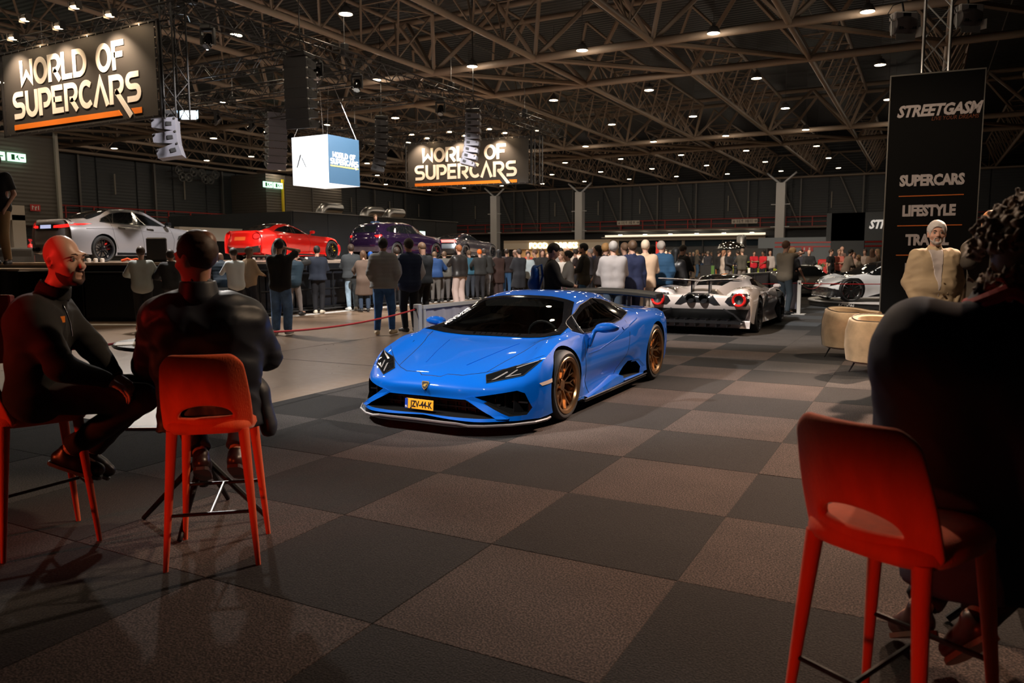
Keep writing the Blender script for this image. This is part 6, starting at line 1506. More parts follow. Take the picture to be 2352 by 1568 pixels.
    if T.get('item') == 'phone' or T.get('phone'):
        for k in T.get('phone', 'R'):
            c = J['hd' + k] + nrm(J['hd' + k] - J['wr' + k]) * .03 + [0, 0, .03]; q = MB(); q.box(c, (.075, .012, .15), M=Matrix(frame(J['hf'] * [1, 1, 0]).T.tolist()) , bev=0); q.build('phone', MT['gloss'], t)
    return P, R
PLACED = []
def person(label, px, py, d, H, face, look, z=0, h=None, group=None, by='D', **pose):
    """px: pixel column of the body, d: distance along the view, face: world heading in degrees"""
    if by == 'feet':
        x, y = G(px, py)
        if x < -14.5 and y > 12.6: x = -14.5; y = AX(px, 640, x)[0]
        elif x < -14.5: x, y = G(px, py + 14)
    elif by == 'X': x = d; y = AX(px, py, d)[0]
    else: x, y, _ = AD(px, py, d)
    fx, fy = x / hypot(x, y), y / hypot(x, y)
    for _ in range(40):
        if z == 0 and (-13.6 < x < -8.4 and 51.8 < y < 55.4): x += fx * 4; y += fy * 4; continue
        if z == 0 and x < -14.35 and 11.6 < y < 41: x -= fx * .25; y -= fy * .25; continue
        if not any(abs(z - q_[2]) < 1 and hypot(x - q_[0], y - q_[1]) < .58 for q_ in PLACED): break
        sg_ = -1 if by == 'feet' else 1; x += fx * .22 * sg_; y += fy * .22 * sg_
    PLACED.append((x, y, z))
    t = thing('person', label, 'person', (x, y, z), radians(face - 90), group)
    if h is None: dd = hypot(x, y); h = max(.016, min(.034, dd * .00125))
    J = stand(H, **pose); figure(t, J, look, h); t['d'] = round(hypot(x, y), 1); return t
SK = MT['skin']; SD = MT['skin_d']
# on the floor in front of the stage, left to right
def L_(top, col, leg=(.02, .02, .025), **k): return dict(top=top, col=col, leg=leg, **k)
person('person in pale grey sweater with dark print, leaning on the stage edge near silver saloon', 333, 745, 0, 1.76, 142, L_('sweater', (.42, .46, .44), (.012, .012, .014), haircol=(.06, .03, .015)), by='feet', L='rail', R='rail', lean=14)
person('person in black hooded jacket at the stage, partly hidden by the seated man', 402, 742, 0, 1.70, 150, L_('hoodie', (.02, .02, .022), (.10, .10, .11)), by='feet', L='rail', R='rail', lean=16)
person('balding person in dark blue jacket and pale jeans leaning deep over the stage edge', 512, 728, 0, 1.74, 150, L_('puffer', (.012, .03, .055), (.30, .42, .55), hair='bald'), by='feet', L='rail', R='rail', lean=32)
person('person in bright white shirt and black trousers by the stage, head turned down', 541, 722, 0, 1.72, 165, L_('shirt', (.62, .68, .72), (.015, .015, .02)), by='feet', L='phone', R='rail', lean=6)
person('person in beige knitted sweater seen side on, looking at a phone', 573, 716, 0, 1.76, 75, L_('sweater', (.40, .29, .19), (.02, .02, .03), hair='buzz', haircol=(.12, .06, .035), skin=SD, belly=.03, phone='R'), by='feet', L='down', R='hold', hp=4)
person('person in black polo shirt and blue jeans with white trainers, arms raised', 648, 768, 0, 1.86, 122, L_('tee', (.012, .012, .013), (.12, .24, .48), sleeve='short', jeans=1, wide=.016, shoe=(.8, .82, .85), haircol=(.012, .01, .01)), by='feet', L='phone', R='ear', stance=.11)
person('person in dark quilted vest and grey trousers leaning on the stage barrier', 676, 716, 0, 1.70, 112, L_('vest', (.02, .045, .07), (.28, .25, .24), sleevecol=(.02, .02, .02), haircol=(.05, .03, .02)), by='feet', L='rail', R='ear', lean=20, step=.3)
person('person in navy jacket and black trousers with white shoes, seen from behind', 730, 707, 0, 1.80, 128, L_('jacket', (.012, .018, .035), (.01, .01, .014), haircol=(.01, .01, .01), shoe=(.75, .68, .55)), by='feet', L='hold', R='hold', stance=.08)
person('person in black ribbed quilted jacket and pale jeans standing at the barrier', 808, 709, 0, 1.86, 140, L_('puffer', (.035, .04, .045), (.26, .36, .46), haircol=(.05, .03, .02), shoe=(.8, .8, .75), jeans=1), by='feet', L='hold', R='hold', step=.15)
person('person in long brown coat with bobbed hair between two jacketed people', 836, 706, 0, 1.68, 140, L_('coat', (.12, .08, .06), (.03, .05, .09), hair='bob', haircol=(.10, .05, .025)), by='feet', L='rail', R='rail', lean=6, sex='f')
person('person wearing bright blue cap at the stage barrier', 853, 702, 0, 1.66, 140, L_('jacket', (.02, .03, .05), (.06, .12, .22), hair='cap', haircol=(.01, .10, .45)), by='feet', L='rail', R='rail', lean=8)
person('person in pale grey hooded quilted jacket and bright blue jeans, seen from behind', 884, 768, 0, 1.86, 118, L_('puffer', (.33, .34, .35), (.05, .16, .45), haircol=(.012, .012, .014), shoe=(.75, .62, .45), jeans=1), by='feet', L='pocket', R='pocket', stance=.13, step=.12)
person('person in navy quilted vest with white sleeves and dark trousers', 943, 762, 0, 1.86, 150, L_('vest', (.015, .03, .085), (.012, .018, .03), sleevecol=(.62, .66, .75), haircol=(.03, .018, .012)), by='feet', L='pocket', R='pocket', stance=.10)
person('person with short fair hair in black jacket looking down behind the navy vest', 974, 742, 0, 1.82, 160, L_('jacket', (.014, .016, .02), (.015, .015, .017), hair='buzz', haircol=(.16, .09, .05)), by='feet', L='hold', R='hold', hp=35)
person('dark haired person in black hooded jacket beside the navy vest', 914, 716, 0, 1.76, 140, L_('hoodie', (.014, .014, .016)), by='feet', L='rail', R='rail')
person('person in light blue top and pale trousers at the barrier, mostly hidden', 975, 700, 0, 1.62, 140, L_('shirt', (.14, .32, .62), (.30, .36, .42), haircol=(.1, .06, .03)), by='feet', L='rail', R='rail', lean=12)
person('person in bright blue quilted jacket leaning on the barrier', 1000, 690, 0, 1.74, 128, L_('puffer', (.012, .05, .17), (.15, .14, .13), haircol=(.15, .09, .05)), by='feet', L='rail', R='rail', lean=26)
person('person in olive grey quilted jacket leaning on the barrier', 1022, 688, 0, 1.74, 128, L_('puffer', (.10, .095, .085), (.14, .13, .13), haircol=(.12, .07, .04)), by='feet', L='rail', R='rail', lean=24)
person('ginger person in black leather jacket and pale pink trousers, standing alone', 1056, 706, 0, 1.84, 155, L_('jacket', (.018, .016, .016), (.46, .36, .33), haircol=(.28, .09, .03), rough=.4, wide=.02), by='feet', L='phone', R='down')
person('person in teal blue jacket leaning towards the stage', 1080, 683, 0, 1.76, 140, L_('jacket', (.03, .11, .17), (.05, .06, .08), haircol=(.12, .07, .04)), by='feet', L='rail', R='rail', lean=18)
person('person in black quilted jacket and grey jeans leaning on the barrier', 1115, 678, 0, 1.84, 140, L_('puffer', (.03, .03, .03), (.24, .25, .28), haircol=(.07, .05, .04), jeans=1), by='feet', L='rail', R='rail', lean=22)
person('person with orange knitted cap behind the black quilted jacket', 1103, 674, 0, 1.76, 140, L_('jacket', (.02, .02, .02), hair='buzz', haircol=(.85, .16, .01)), by='feet', L='rail', R='rail', lean=8)
person('person in long dark brown coat with black headscarf', 1146, 672, 0, 1.76, 150, L_('coat', (.055, .028, .024), (.05, .03, .03), hair='scarf', haircol=(.014, .013, .015), wide=.03), by='feet', L='phone', R='hold', sex='f')
person('person in dark jacket and blue jeans right of the brown coat', 1164, 669, 0, 1.78, 120, L_('jacket', (.03, .02, .022), (.05, .13, .28), haircol=(.05, .03, .02)), by='feet', L='pocket', R='pocket')
person('grey haired person in long black coat at the edge of the crowd', 1184, 668, 0, 1.74, 170, L_('coat', (.012, .012, .013), (.02, .02, .03), haircol=(.35, .22, .16)), by='feet', L='hold', R='hold')
# the talker on the stage and the helper at the left edge
x_, y_, z_ = AD(862, 516, 34.5)
person('person in blue shirt holding a microphone, behind the dark SUV on the stage', 862, 516, -23.2, 1.88, 330, L_('shirt', (.03, .07, .16), (.02, .02, .03), haircol=(.2, .12, .07)), z=1.62, by='X', L='down', R='chin')
t = thing('riser', 'low black riser under the man with a microphone', 'platform', (-23.2, AX(862, 516, -23.2)[0], 1.4)); q = MB(); q.box((0, 0, .11), (1.2, 1.2, .22), bev=.02); q.build('deck', MT['black'], t)
person('person in black shirt and khaki trousers standing on the stage at the left edge', 4, 590, 13.0, 1.84, 300, L_('tee', (.014, .014, .014), (.30, .19, .09), sleeve='short'), z=1.4, L='pocket', R='pocket')
# middle of the hall behind the blue car
person('young person in black hoodie with blue backpack, looking at a phone, behind the blue car', 1268, 660, 12.2, 1.70, 30, L_('hoodie', (.014, .013, .014), (.02, .02, .03), hair='buzz', haircol=(.015, .012, .01), skin=MT['skin'], phone='R'), L='hold', R='hold', hp=22, h=.016)
person('person in pale denim jacket near the pink bag', 1306, 640, 17, 1.62, 200, L_('jacket', (.38, .36, .34), (.05, .10, .18), hair='bun', haircol=(.02, .015, .012)), L='hold', R='hold', sex='f')
person('person with pale pigtailed hair and white top in the crowd', 1290, 640, 20, 1.62, 250, L_('tee', (.6, .55, .5), (.2, .2, .22), hair='long', haircol=(.25, .14, .08), sleeve='short'), L='hold', R='hold', sex='f')
person('dark bearded person in olive vest and blue jeans talking in the crowd', 1341, 640, 18.5, 1.80, 200, L_('vest', (.07, .065, .05), (.04, .12, .26), sleevecol=(.02, .02, .02), haircol=(.012, .01, .01), beard=(.012, .01, .01)), L='hold', R='hold')
person('person with long dark wavy hair in black crop top, arms bare', 1374, 640, 18.2, 1.76, 210, L_('tee', (.02, .015, .015), (.03, .028, .03), hair='long', haircol=(.018, .012, .01), sleeve='short', hairlen=-.42), L='down', R='side', sex='f')
person('grey haired person in light grey sweater, seen from behind', 1408, 650, 15.0, 1.78, 118, L_('sweater', (.36, .33, .33), (.06, .09, .14), haircol=(.36, .33, .31), belly=.02, fat=.01), L='hold', R='hold', wide=1.08)
person('person with curly blond hair beside the light grey sweater', 1390, 640, 17.0, 1.78, 80, L_('jacket', (.03, .02, .02), haircol=(.5, .27, .10), hair='short'), L='down', R='down')
person('person with short brown hair in dark jacket behind the navy suit', 1434, 640, 17.0, 1.80, 140, L_('jacket', (.03, .03, .035), hair='buzz', haircol=(.22, .13, .08)), L='down', R='down')
person('person in navy suit drinking from a cup, seen from behind', 1452, 660, 15.3, 1.80, 128, L_('suit', (.012, .018, .06), (.012, .016, .05), haircol=(.10, .055, .03)), L='chin', R='down', h=.016)
person('white haired person in pale peach suit, seen from behind', 1481, 660, 16.5, 1.83, 112, L_('suit', (.72, .50, .34), (.66, .52, .42), haircol=(.75, .6, .45)), L='down', R='hold', wide=1.05, h=.016)
person('person with dark curly hair half hidden behind the peach suit', 1497, 640, 20.6, 1.78, 80, L_('jacket', (.05, .03, .03), haircol=(.02, .015, .012), hair='bob'), L='down', R='down', sex='f')
person('grey haired person in blue quilted jacket with glasses, looking right', 1518, 650, 16.0, 1.82, 100, L_('puffer', (.02, .075, .16), (.02, .025, .035), haircol=(.40, .35, .31), glasses=1), L='down', R='pocket', hy=-40)
person('person with long black hair in black leather jacket', 1551, 650, 17.0, 1.68, 95, L_('jacket', (.014, .013, .014), (.35, .3, .26), hair='long', haircol=(.01, .01, .011), rough=.35, hairlen=-.32), L='hold', R='down', sex='f', hy=-35)
person('person in black jacket looking down right of the leather jacket', 1566, 640, 21.0, 1.78, 60, L_('jacket', (.016, .015, .016), (.07, .06, .05)), L='hold', R='hold', hp=20)
person('person in khaki shirt with arms stretched out, taking a photo', 1800, 700, 19.6, 1.86, 62, L_('shirt', (.24, .205, .16), (.05, .07, .09), sleeve='short', haircol=(.14, .07, .045), glasses=1), L='out', R='out', h=.02)
person('blonde person in black t-shirt and pale jeans leaning on a white post', 1815, 708, 20.4, 1.70, 60, L_('tee', (.014, .014, .017), (.40, .40, .52), sleeve='short', hair='long', haircol=(.50, .30, .14), wide=.03, shoe=(.12, .09, .06)), L='down', R='side', sex='f', h=.02)
# people far back
rr = random.Random(11)
CS = []
def crowd(spots, group=None):
    for px, d, lab, look, kw in spots:
        CS.append((px, lab))
        H = kw.pop('H', 1.74); person(lab, px, 620, d, H, kw.pop('face', rr.choice([40, 100, 120, 150, 200, 260, 300])), look, group=group, **kw)
dk = [(.02, .02, .022), (.03, .03, .04), (.05, .04, .035), (.015, .02, .035), (.10, .09, .08), (.06, .06, .07)]
crowd([
 (1193, 25, 'dark haired person in black coat left of the blue sweater', L_('coat', (.014, .015, .02)), dict(L='hold', R='hold')),
 (1213, 26, 'person in pale blue grey sweater and dark skirt in the crowd', L_('sweater', (.36, .42, .45), (.012, .012, .014), hair='bun', haircol=(.04, .02, .015)), dict(L='hold', R='down', sex='f', H=1.66)),
 (1229, 27, 'person in black jumper with brown hair near the food counter', L_('sweater', (.02, .018, .018), haircol=(.12, .06, .035)), dict(L='down', R='down')),
 (1246, 26, 'person with long brown hair in black near the food counter', L_('jacket', (.02, .018, .018), hair='long', haircol=(.07, .03, .02)), dict(L='down', R='down', sex='f')),
 (1212, 34, 'person in red jacket and cap under the food sign', L_('jacket', (.45, .06, .03), haircol=(.3, .15, .08)), dict(L='down', R='down')),
 (1288, 28, 'person in white jacket with dark hair in the crowd', L_('jacket', (.5, .48, .46), haircol=(.02, .015, .015)), dict(L='hold', R='hold', H=1.8)),
 (1303, 30, 'bald person in pale hoodie in the crowd', L_('hoodie', (.55, .5, .46), hair='bald'), dict(L='down', R='down', H=1.86)),
 (1322, 27, 'person with dark bun and black top in the crowd', L_('tee', (.03, .02, .02), hair='bun', sleeve='short'), dict(L='hold', R='hold', sex='f')),
 (1329, 32, 'person in grey shirt turned to the dark bearded one', L_('shirt', (.35, .3, .28)), dict(L='hold', R='down', H=1.84)),
 (1356, 26, 'grey haired person in black leaning forward', L_('jacket', (.03, .025, .03), haircol=(.3, .26, .24)), dict(L='hold', R='hold')),
 (1364, 28, 'person with thinning hair in dark blue behind the crop top', L_('jacket', (.015, .02, .05), hair='buzz', haircol=(.3, .18, .12)), dict(L='down', R='down', H=1.82)),
 (1387, 27, 'person with ponytail between the crop top and the grey sweater', L_('jacket', (.10, .05, .04), hair='bun', haircol=(.1, .05, .03)), dict(L='down', R='down', sex='f')),
 (1528, 30, 'person in maroon coat left of the leather jacket', L_('coat', (.12, .03, .03), hair='bob', haircol=(.02, .015, .01)), dict(L='down', R='down', sex='f')),
 (1541, 34, 'person in cream jacket behind the leather jacket', L_('jacket', (.55, .5, .42), haircol=(.02, .015, .01)), dict(L='down', R='down')),
 (1577, 62, 'tiny distant person in red and dark, left of the walking one', L_('jacket', (.45, .08, .05)), dict(L='down', R='down')),
 (1592, 56, 'distant person in dark top and tan trousers walking on the concrete', L_('sweater', (.015, .02, .03), (.28, .18, .11), haircol=(.5, .4, .3)), dict(L='down', R='down', step=.5)),
 (1606, 66, 'distant person in dark blue left of the ride-on group', L_('jacket', (.02, .03, .05)), dict(L='down', R='down')),
 (1613, 64, 'distant person in dark jacket and jeans by the group', L_('jacket', (.03, .035, .05), (.06, .12, .25)), dict(L='down', R='down')),
 (1625, 44, 'person in white shirt and dark vest near the black counter', L_('vest', (.04, .04, .05), sleevecol=(.5, .48, .46), haircol=(.2, .15, .12)), dict(L='hold', R='hold', face=120)),
 (1650, 40, 'person in dark suit standing at the black screen', L_('suit', (.012, .012, .013)), dict(L='hold', R='hold')),
 (1661, 36, 'person with long auburn hair in pale coat', L_('coat', (.38, .32, .28), (.4, .36, .33), hair='long', haircol=(.22, .10, .05)), dict(L='hold', R='down', sex='f', face=20)),
 (1673, 35, 'person in black jumper looking at a phone beside the pale coat', L_('sweater', (.012, .013, .016), (.10, .09, .09), haircol=(.09, .05, .03), phone='R'), dict(L='hold', R='hold', face=330)),
 (1694, 38, 'dark haired person left of the olive jacket', L_('jacket', (.015, .02, .03)), dict(L='phone', R='down', face=140)),
 (1704, 35, 'person in olive jacket and grey trousers, seen from behind', L_('jacket', (.055, .05, .04), (.16, .14, .13), haircol=(.16, .11, .08), hem=.05), dict(L='phone', R='phone', face=120, H=1.8)),
 (1731, 42, 'person in bright red shirt facing the viewer, arms folded', L_('shirt', (.70, .02, .04), (.01, .01, .015), sleeve='short', haircol=(.04, .02, .02)), dict(L='cross', R='cross', face=300)),
 (1752, 40, 'person in bright red shirt with dark skin beside the lime car', L_('shirt', (.65, .02, .03), (.01, .01, .015), sleeve='short', skin=SD, haircol=(.012, .01, .01)), dict(L='hold', R='down', face=240)),
 (1768, 40, 'person with pink hair in pale grey top behind the khaki shirt', L_('sweater', (.45, .40, .38), hair='bald', haircol=(.5, .15, .15)), dict(L='down', R='down')),
 (1838, 34, 'person in dark jumper behind the raised arms', L_('sweater', (.02, .02, .03)), dict(L='down', R='down')),
 (1857, 33, 'bald person in black jacket behind the graphite supercar', L_('jacket', (.012, .012, .014), hair='bald'), dict(L='hold', R='hold', face=290)),
 (1907, 33, 'person with dark hair in black t-shirt near the plant', L_('tee', (.013, .013, .014), sleeve='short', haircol=(.05, .025, .015)), dict(L='down', R='down', face=330)),
 (1926, 33, 'person in salmon pink t-shirt with folded arms', L_('tee', (.62, .17, .13), sleeve='short', haircol=(.35, .22, .16), belly=.03), dict(L='cross', R='cross', face=290)),
 (1933, 36, 'taller bald person behind the salmon pink t-shirt', L_('tee', (.4, .25, .2), hair='bald', sleeve='short'), dict(L='down', R='down', H=1.9)),
 (1947, 31, 'person in beige suit leaning forward behind the orange car', L_('suit', (.32, .25, .20), haircol=(.02, .015, .01)), dict(L='hold', R='hold', face=30, lean=14)),
 (1960, 33, 'person in pale pink top at the seating group', L_('tee', (.5, .32, .26), haircol=(.25, .12, .06), sleeve='short'), dict(L='hold', R='hold', H=1.6)),
 (1971, 31, 'person with blond hair in cream clothes at the seating group', L_('shirt', (.5, .40, .32), (.4, .33, .28), hair='long', haircol=(.35, .2, .1)), dict(L='hold', R='hold', H=1.5, sex='f')),
 (1985, 33, 'person with brown hair in white top behind the seating group', L_('tee', (.45, .35, .3), haircol=(.08, .04, .03)), dict(L='hold', R='hold')),
 (2001, 32, 'person with very long brown hair in tan top beside the tall banner', L_('shirt', (.35, .24, .18), hair='long', haircol=(.16, .08, .05), hairlen=-.36), dict(L='down', R='down', sex='f', face=110)),
 (2014, 32, 'person with blonde hair beside the tall banner edge', L_('shirt', (.3, .2, .15), hair='long', haircol=(.4, .26, .15)), dict(L='down', R='down', sex='f')),
])
US = set()
def near_(px):
    b_ = min([c for c in CS if (c[0], c[0] > px) not in US and len(c[1].split(',')[0].split()) > 4], key=lambda c: abs(c[0] - px)); US.add((b_[0], b_[0] > px)); w = b_[1].split(',')[0].replace('distant ', '').split(); n = min(len(w), 7); w = w[:n]
    while w[-1] in ('with', 'and', 'in', 'at', 'of', 'the', 'on', 'behind', 'left', 'a', 'near', 'beside', 'to', 'standing', 'walking', 'by', 'wearing', 'turned', 'facing', 'tiny', 'right', 'under', 'leaning', 'looking', 'talking', 'bright', 'dark', 'white', 'black', 'pale', 'red', 'long', 'brown', 'blue'): w = w[:-1]
    return ('left' if px < b_[0] else 'right'), ' '.join(w)
cg2 = 'distant visitors between the food counter and the entrance'
for k in range(26):
    px = [1256, 1262, 1275, 1283, 1297, 1311, 1316, 1337, 1349, 1360, 1399, 1421, 1446, 1463, 1507, 1534, 1556, 1584, 1600, 1620, 1634, 1643, 1684, 1716, 1700, 1845][k]
    d = rr.uniform(38, 66); cc = rr.choice(dk + [(.3, .28, .26), (.2, .05, .05), (.08, .12, .2)])
    fem = rr.random() < .4
    person('distant visitor in %s top, just %s of the %s' % ({True: 'light', False: 'dark'}[sum(cc) > .3], *near_(px)), px, 615, d, rr.uniform(1.64, 1.86), rr.uniform(0, 360), L_(rr.choice(['jacket', 'sweater', 'tee']), cc, rr.choice([(.02, .02, .03), (.06, .12, .22), (.1, .09, .08)]), hair='long' if fem else 'short', haircol=rr.choice([(.03, .02, .015), (.1, .06, .03), (.3, .2, .12)])), group=cg2 + (' in light tops' if sum(cc) > .3 else ' in dark tops'), L='hold', R=rr.choice(['hold', 'down']))
# ------------------------------------------------------------------ stage and what stands on it
st = thing('stage', 'long black stage with pale deck edge carrying the row of show cars', 'stage', (0, 0, 0))
PE = [(-15.25, 40), (-15.25, 13.7), (-15.7, 12.8), (-16.6, 12.0), (-17.9, 11.5), (-30, 11.5), (-30, 40)]
q = MB(); q.prism(PE, 1.34, 1.40); q.build('deck', mat('stage_deck', (.42, .33, .27), .4, var=.2, vscale=3), st, fix=True)
fr = PE[:6][::1]
def along(P, z0, z1, off, th, m, name):
    q = MB()
    for a, b_ in zip(P[:-1], P[1:]):
        d = Vector((b_[0] - a[0], b_[1] - a[1])); L = d.length; d.normalize(); n = Vector((-d.y, d.x)) * -1; c = ((a[0] + b_[0]) / 2 + n.x * -off, (a[1] + b_[1]) / 2 + n.y * -off, (z0 + z1) / 2)
        q.box(c, (L + .01, th, z1 - z0), rz=atan2(d.y, d.x))
    return q.build(name, m, st)
bkp = mat('stage_black', (.010, .011, .014), .35)
along(fr, 1.19, 1.34, -.03, .06, bkp, 'fascia'); along(fr, 1.165, 1.185, .03, .05, MT['alu'], 'metal_trim'); along(fr, 0, 1.165, -.06, .05, bkp, 'skirt')
for a, b_ in zip(fr[:-1], fr[1:]):
    d = Vector((b_[0] - a[0], b_[1] - a[1])); L = d.length; d.normalize(); n = max(1, round(L / 1.05)); nn = Vector((d.y, -d.x)) * -1
    for k in range(n):
        f = (k + .5) / n; c = Vector(a) + d * L * f
        q = MB(); q.box((c.x + nn.x * .0, c.y + nn.y * .0, .60), (L / n - .05, .05, 1.05), rz=atan2(d.y, d.x), bev=.012); q.build('front_panel', mat('panel_black', (.014, .016, .022), .3) if k % 2 else bkp, st)
ex = thing('side_platform', 'lower platform with black drape at the left end of the stage', 'platform', (0, 0, 0))
q = MB(); q.prism([(-18.2, 11.4), (-18.6, 10.4), (-31, 6.5), (-31, 11.4)], 1.22, 1.27); q.build('deck', mat('stage_deck2', (.5, .4, .32), .4), ex, fix=True)
q = MB(); N = 60
for k in range(N):
    for (a, c) in (((-18.6, 10.4), (-31, 6.5)), ((-18.2, 11.4), (-18.6, 10.4))): pass
P = []; 
for k in range(160): f = k / 159; P.append((-18.62 - 12.4 * f + .03 * sin(k * 1.3), 10.38 - 3.9 * f + .05 * sin(k * .9), 0))
q.add([p for p in P] + [(x - .0, y, 1.23) for x, y, z in P], [(i, i + 1, 160 + i + 1, 160 + i) for i in range(159)]); q.build('drape', cm((.012, .012, .014), .9), ex, sm=80)
# crowd barriers in front of the stage
bg = 'black steel crowd barriers along the stage front'
for k in range(12):
    y0 = 14.3 + k * 2.1
    if y0 > 38: break
    t = thing('crowd_barrier', 'black steel crowd barrier before the stage, %s from the left' % ORD[k], 'barrier', (-15.0, y0 + 1.05, 0), pi / 2, bg)
    q = MB()
    for z in (.12, .62, 1.13): q.tube((-1.03, 0, z), (1.03, 0, z), .024, n=6)
    q.build('rail', MT['bmetal'], t)
    q = MB()
    for x in (-1.03, -.35, .35, 1.03): q.tube((x, 0, .02), (x, 0, 1.13), .024, n=6)
    q.build('upright', MT['bmetal'], t); q = MB(); q.box((0, .0, .07), (2.0, .36, .02)); q.build('foot_plate', cm((.05, .05, .05), .4), t)
    q = MB(); q.box((0, 0, 1.17), (2.06, .16, .03)); q.build('top_ledge', MT['bmetal'], t)
# objects on the stage
def put(nm, lab, cat, px, py, d, z, f, rz=0, group=None):
    x, y, _ = AD(px, py, d); t = thing(nm, lab, cat, (x, y, z), rz, group); f(t); return t
def ext(t):
    q = MB(); q.lathe([(0, 0), (.085, 0), (.09, .03), (.09, .42), (.07, .5), (.03, .54), (0, .54)], n=16); q.build('cylinder', MT['red'], t, sm=40)
    q = MB(); q.tube((0, 0, .54), (0, 0, .6), .02, n=6); q.box((0, .03, .62), (.03, .16, .02)); q.box((0, .02, .66), (.03, .16, .02)); q.build('handle', MT['red'], t)
    q = MB(); q.path([(.0, .05, .58), (.1, .05, .5), (.11, .03, .2)], .012, 5); q.build('hose', MT['black'], t); q = MB(); q.box((0, -.09, .28), (.09, .01, .14)); q.build('label', MT['white'], t)
put('fire_extinguisher', 'red fire extinguisher on the stage left of the silver saloon', 'fire extinguisher', 72, 590, 22.5, 1.4, ext)
def wedge(t):
    q = MB(); q.add([(-.35, -.25, 0), (.35, -.25, 0), (.35, .3, 0), (-.35, .3, 0), (-.35, -.1, .38), (.35, -.1, .38), (.35, .22, .42), (-.35, .22, .42)], [(3, 2, 1, 0), (4, 5, 6, 7), (0, 1, 5, 4), (1, 2, 6, 5), (2, 3, 7, 6), (3, 0, 4, 7)]); q.build('cabinet', cm((.04, .045, .055), .5), t)
    q = MB(); q.add([(-.3, -.235, .03), (.3, -.235, .03), (.3, -.12, .34), (-.3, -.12, .34)], [(0, 1, 2, 3)]); q.build('grille', MT['black'], t)
put('stage_monitor', 'dark wedge loudspeaker on the stage beside the fire extinguisher', 'speaker', 45, 592, 21.8, 1.4, wedge, 1.0)
put('stage_monitor', 'second dark wedge loudspeaker on the stage at the left edge', 'speaker', 16, 592, 22.3, 1.4, wedge, .4)
def crate(t): q = MB(); q.box((0, 0, .3), (.6, .5, .6), bev=.03); q.build('case', cm((.03, .035, .045), .5), t); q = MB(); q.box((0, -.26, .3), (.56, .02, .03)); q.box((0, -.26, .5), (.2, .02, .08)); q.build('fittings', MT['alu'], t)
put('equipment_case', 'black equipment case on the stage behind the fire extinguisher', 'case', 98, 592, 23.5, 1.4, crate, .9)
def spk(t): q = MB(); q.box((0, 0, .33), (.48, .4, .6), bev=.03); q.build('cabinet', MT['spk'], t); q = MB(); q.box((0, -.21, .33), (.42, .02, .52)); q.build('grille', MT['black'], t); q = MB(); q.box((0, .0, .015), (.7, .5, .03)); q.build('foot', MT['black'], t)
put('loudspeaker', 'black loudspeaker standing on the stage before the silver saloon door', 'speaker', 362, 600, 20.0, 1.4, spk, .9)
def ltray(t):
    for k in range(4): q = MB(); q.lathe([(0, 0), (.05, 0), (.055, .09), (.03, .11), (0, .11)], (k * .16 - .24, 0, 0), 10); q.build('light_puck', cm((.6, .55, .5), .4), t)
for px, lab in ((212, 'row of small pale lights on the stage under the silver saloon'), (720, 'row of small pale lights on the stage under the red coupe'), (600, 'row of small pale lights on the stage left of the red coupe wheel')): put('stage_lights', lab, 'stage lights', px, 600, 20.6 if px < 300 else 27, 1.4, ltray, .9)
def strap(t): q = MB(); q.path([(-.25, 0, .04), (-.1, .03, .09), (.0, 0, .05), (.12, .02, .08), (.28, 0, .03)], .035, 6); q.build('strap', mat('orange_strap', (.85, .10, .02), .6), t)
put('ratchet_strap', 'orange strap lying on the stage under the silver saloon', 'strap', 302, 600, 20.3, 1.4, strap, .6)
# black partition and white booths behind the stage
pa = thing('partition_wall', 'black partition wall behind the stage between the red coupe and the far cars', 'partition', (0, 0, 0))
for k in range(6): q = MB(); q.box((-30.1, 32.6 + k * 2.75, 1.98), (.1, 2.72, 3.96), bev=.02); q.build('panel', cm((.010, .013, .018), .6), pa)
q = MB(); q.box((-35, 31.2, 1.98), (9.8, .1, 3.96)); q.build('side_panel', cm((.010, .013, .018), .6), pa)
q = MB(); q.box((-30.05, 39.5, 3.98), (.12, 16.6, .04)); q.build('top_trim', cm((.2, .2, .2)), pa)
for k in range(3):
    t = thing('duct_bend', 'silver ventilation duct bend above the black partition, number %s from the left' % ['one', 'two', 'three'][k], 'duct', (-33, 37.2 + [0, 4.2, 6.6][k], 3.96)); q = MB(); L = [(0, -.6 + .0, 0)] + [(0, -.6 + .62 * (1 - cos(a)), .62 * sin(a)) for a in (.3, .6, .9, 1.2, 1.57)] + [(0, 1.3, .62)]; q.path(L, .3, 12); q.build('duct', MT['alu'], t, sm=60)
def booth(lab, X, y0, y1, z, lights=True):
    t = thing('exhibition_booth', lab, 'booth', (0, 0, 0)); m = cm((.62, .55, .47), .6)
    q = MB(); q.box((X, (y0 + y1) / 2, z - .35), (.4, y1 - y0, .7)); q.build('header', m, t)
    for y in (y0 + .3, y1 - .3): q = MB(); q.box((X, y, z / 2 - .2), (.4, .6, z - .5)); q.build('pillar', m, t)
    q = MB(); q.box((X - 2.5, (y0 + y1) / 2, z / 2), (.1, y1 - y0, z)); q.build('back_wall', cm((.06, .055, .05)), t)
    if lights:
        for k in range(5): q = MB(); q.tube((X - .3 - .3 * (k % 2), y0 + 1 + k * (y1 - y0 - 2) / 4, z - .85), (X - .3 - .3 * (k % 2), y0 + 1 + k * (y1 - y0 - 2) / 4, z - .7), .07, n=8); q.build('spotlight', MT['lamp2'], t)
    return t
MT['lamp2'] = mat('warm_spot', (1, .9, .6), emit=(1, .85, .5), es=8)
booth('cream white booth with small ceiling spots seen between the silver saloon and the red coupe', -34, 27.0, 34.0, 3.1)
booth('cream white booth at the left edge behind the fire extinguisher', -38, 15.5, 21.6, 4.0, False)
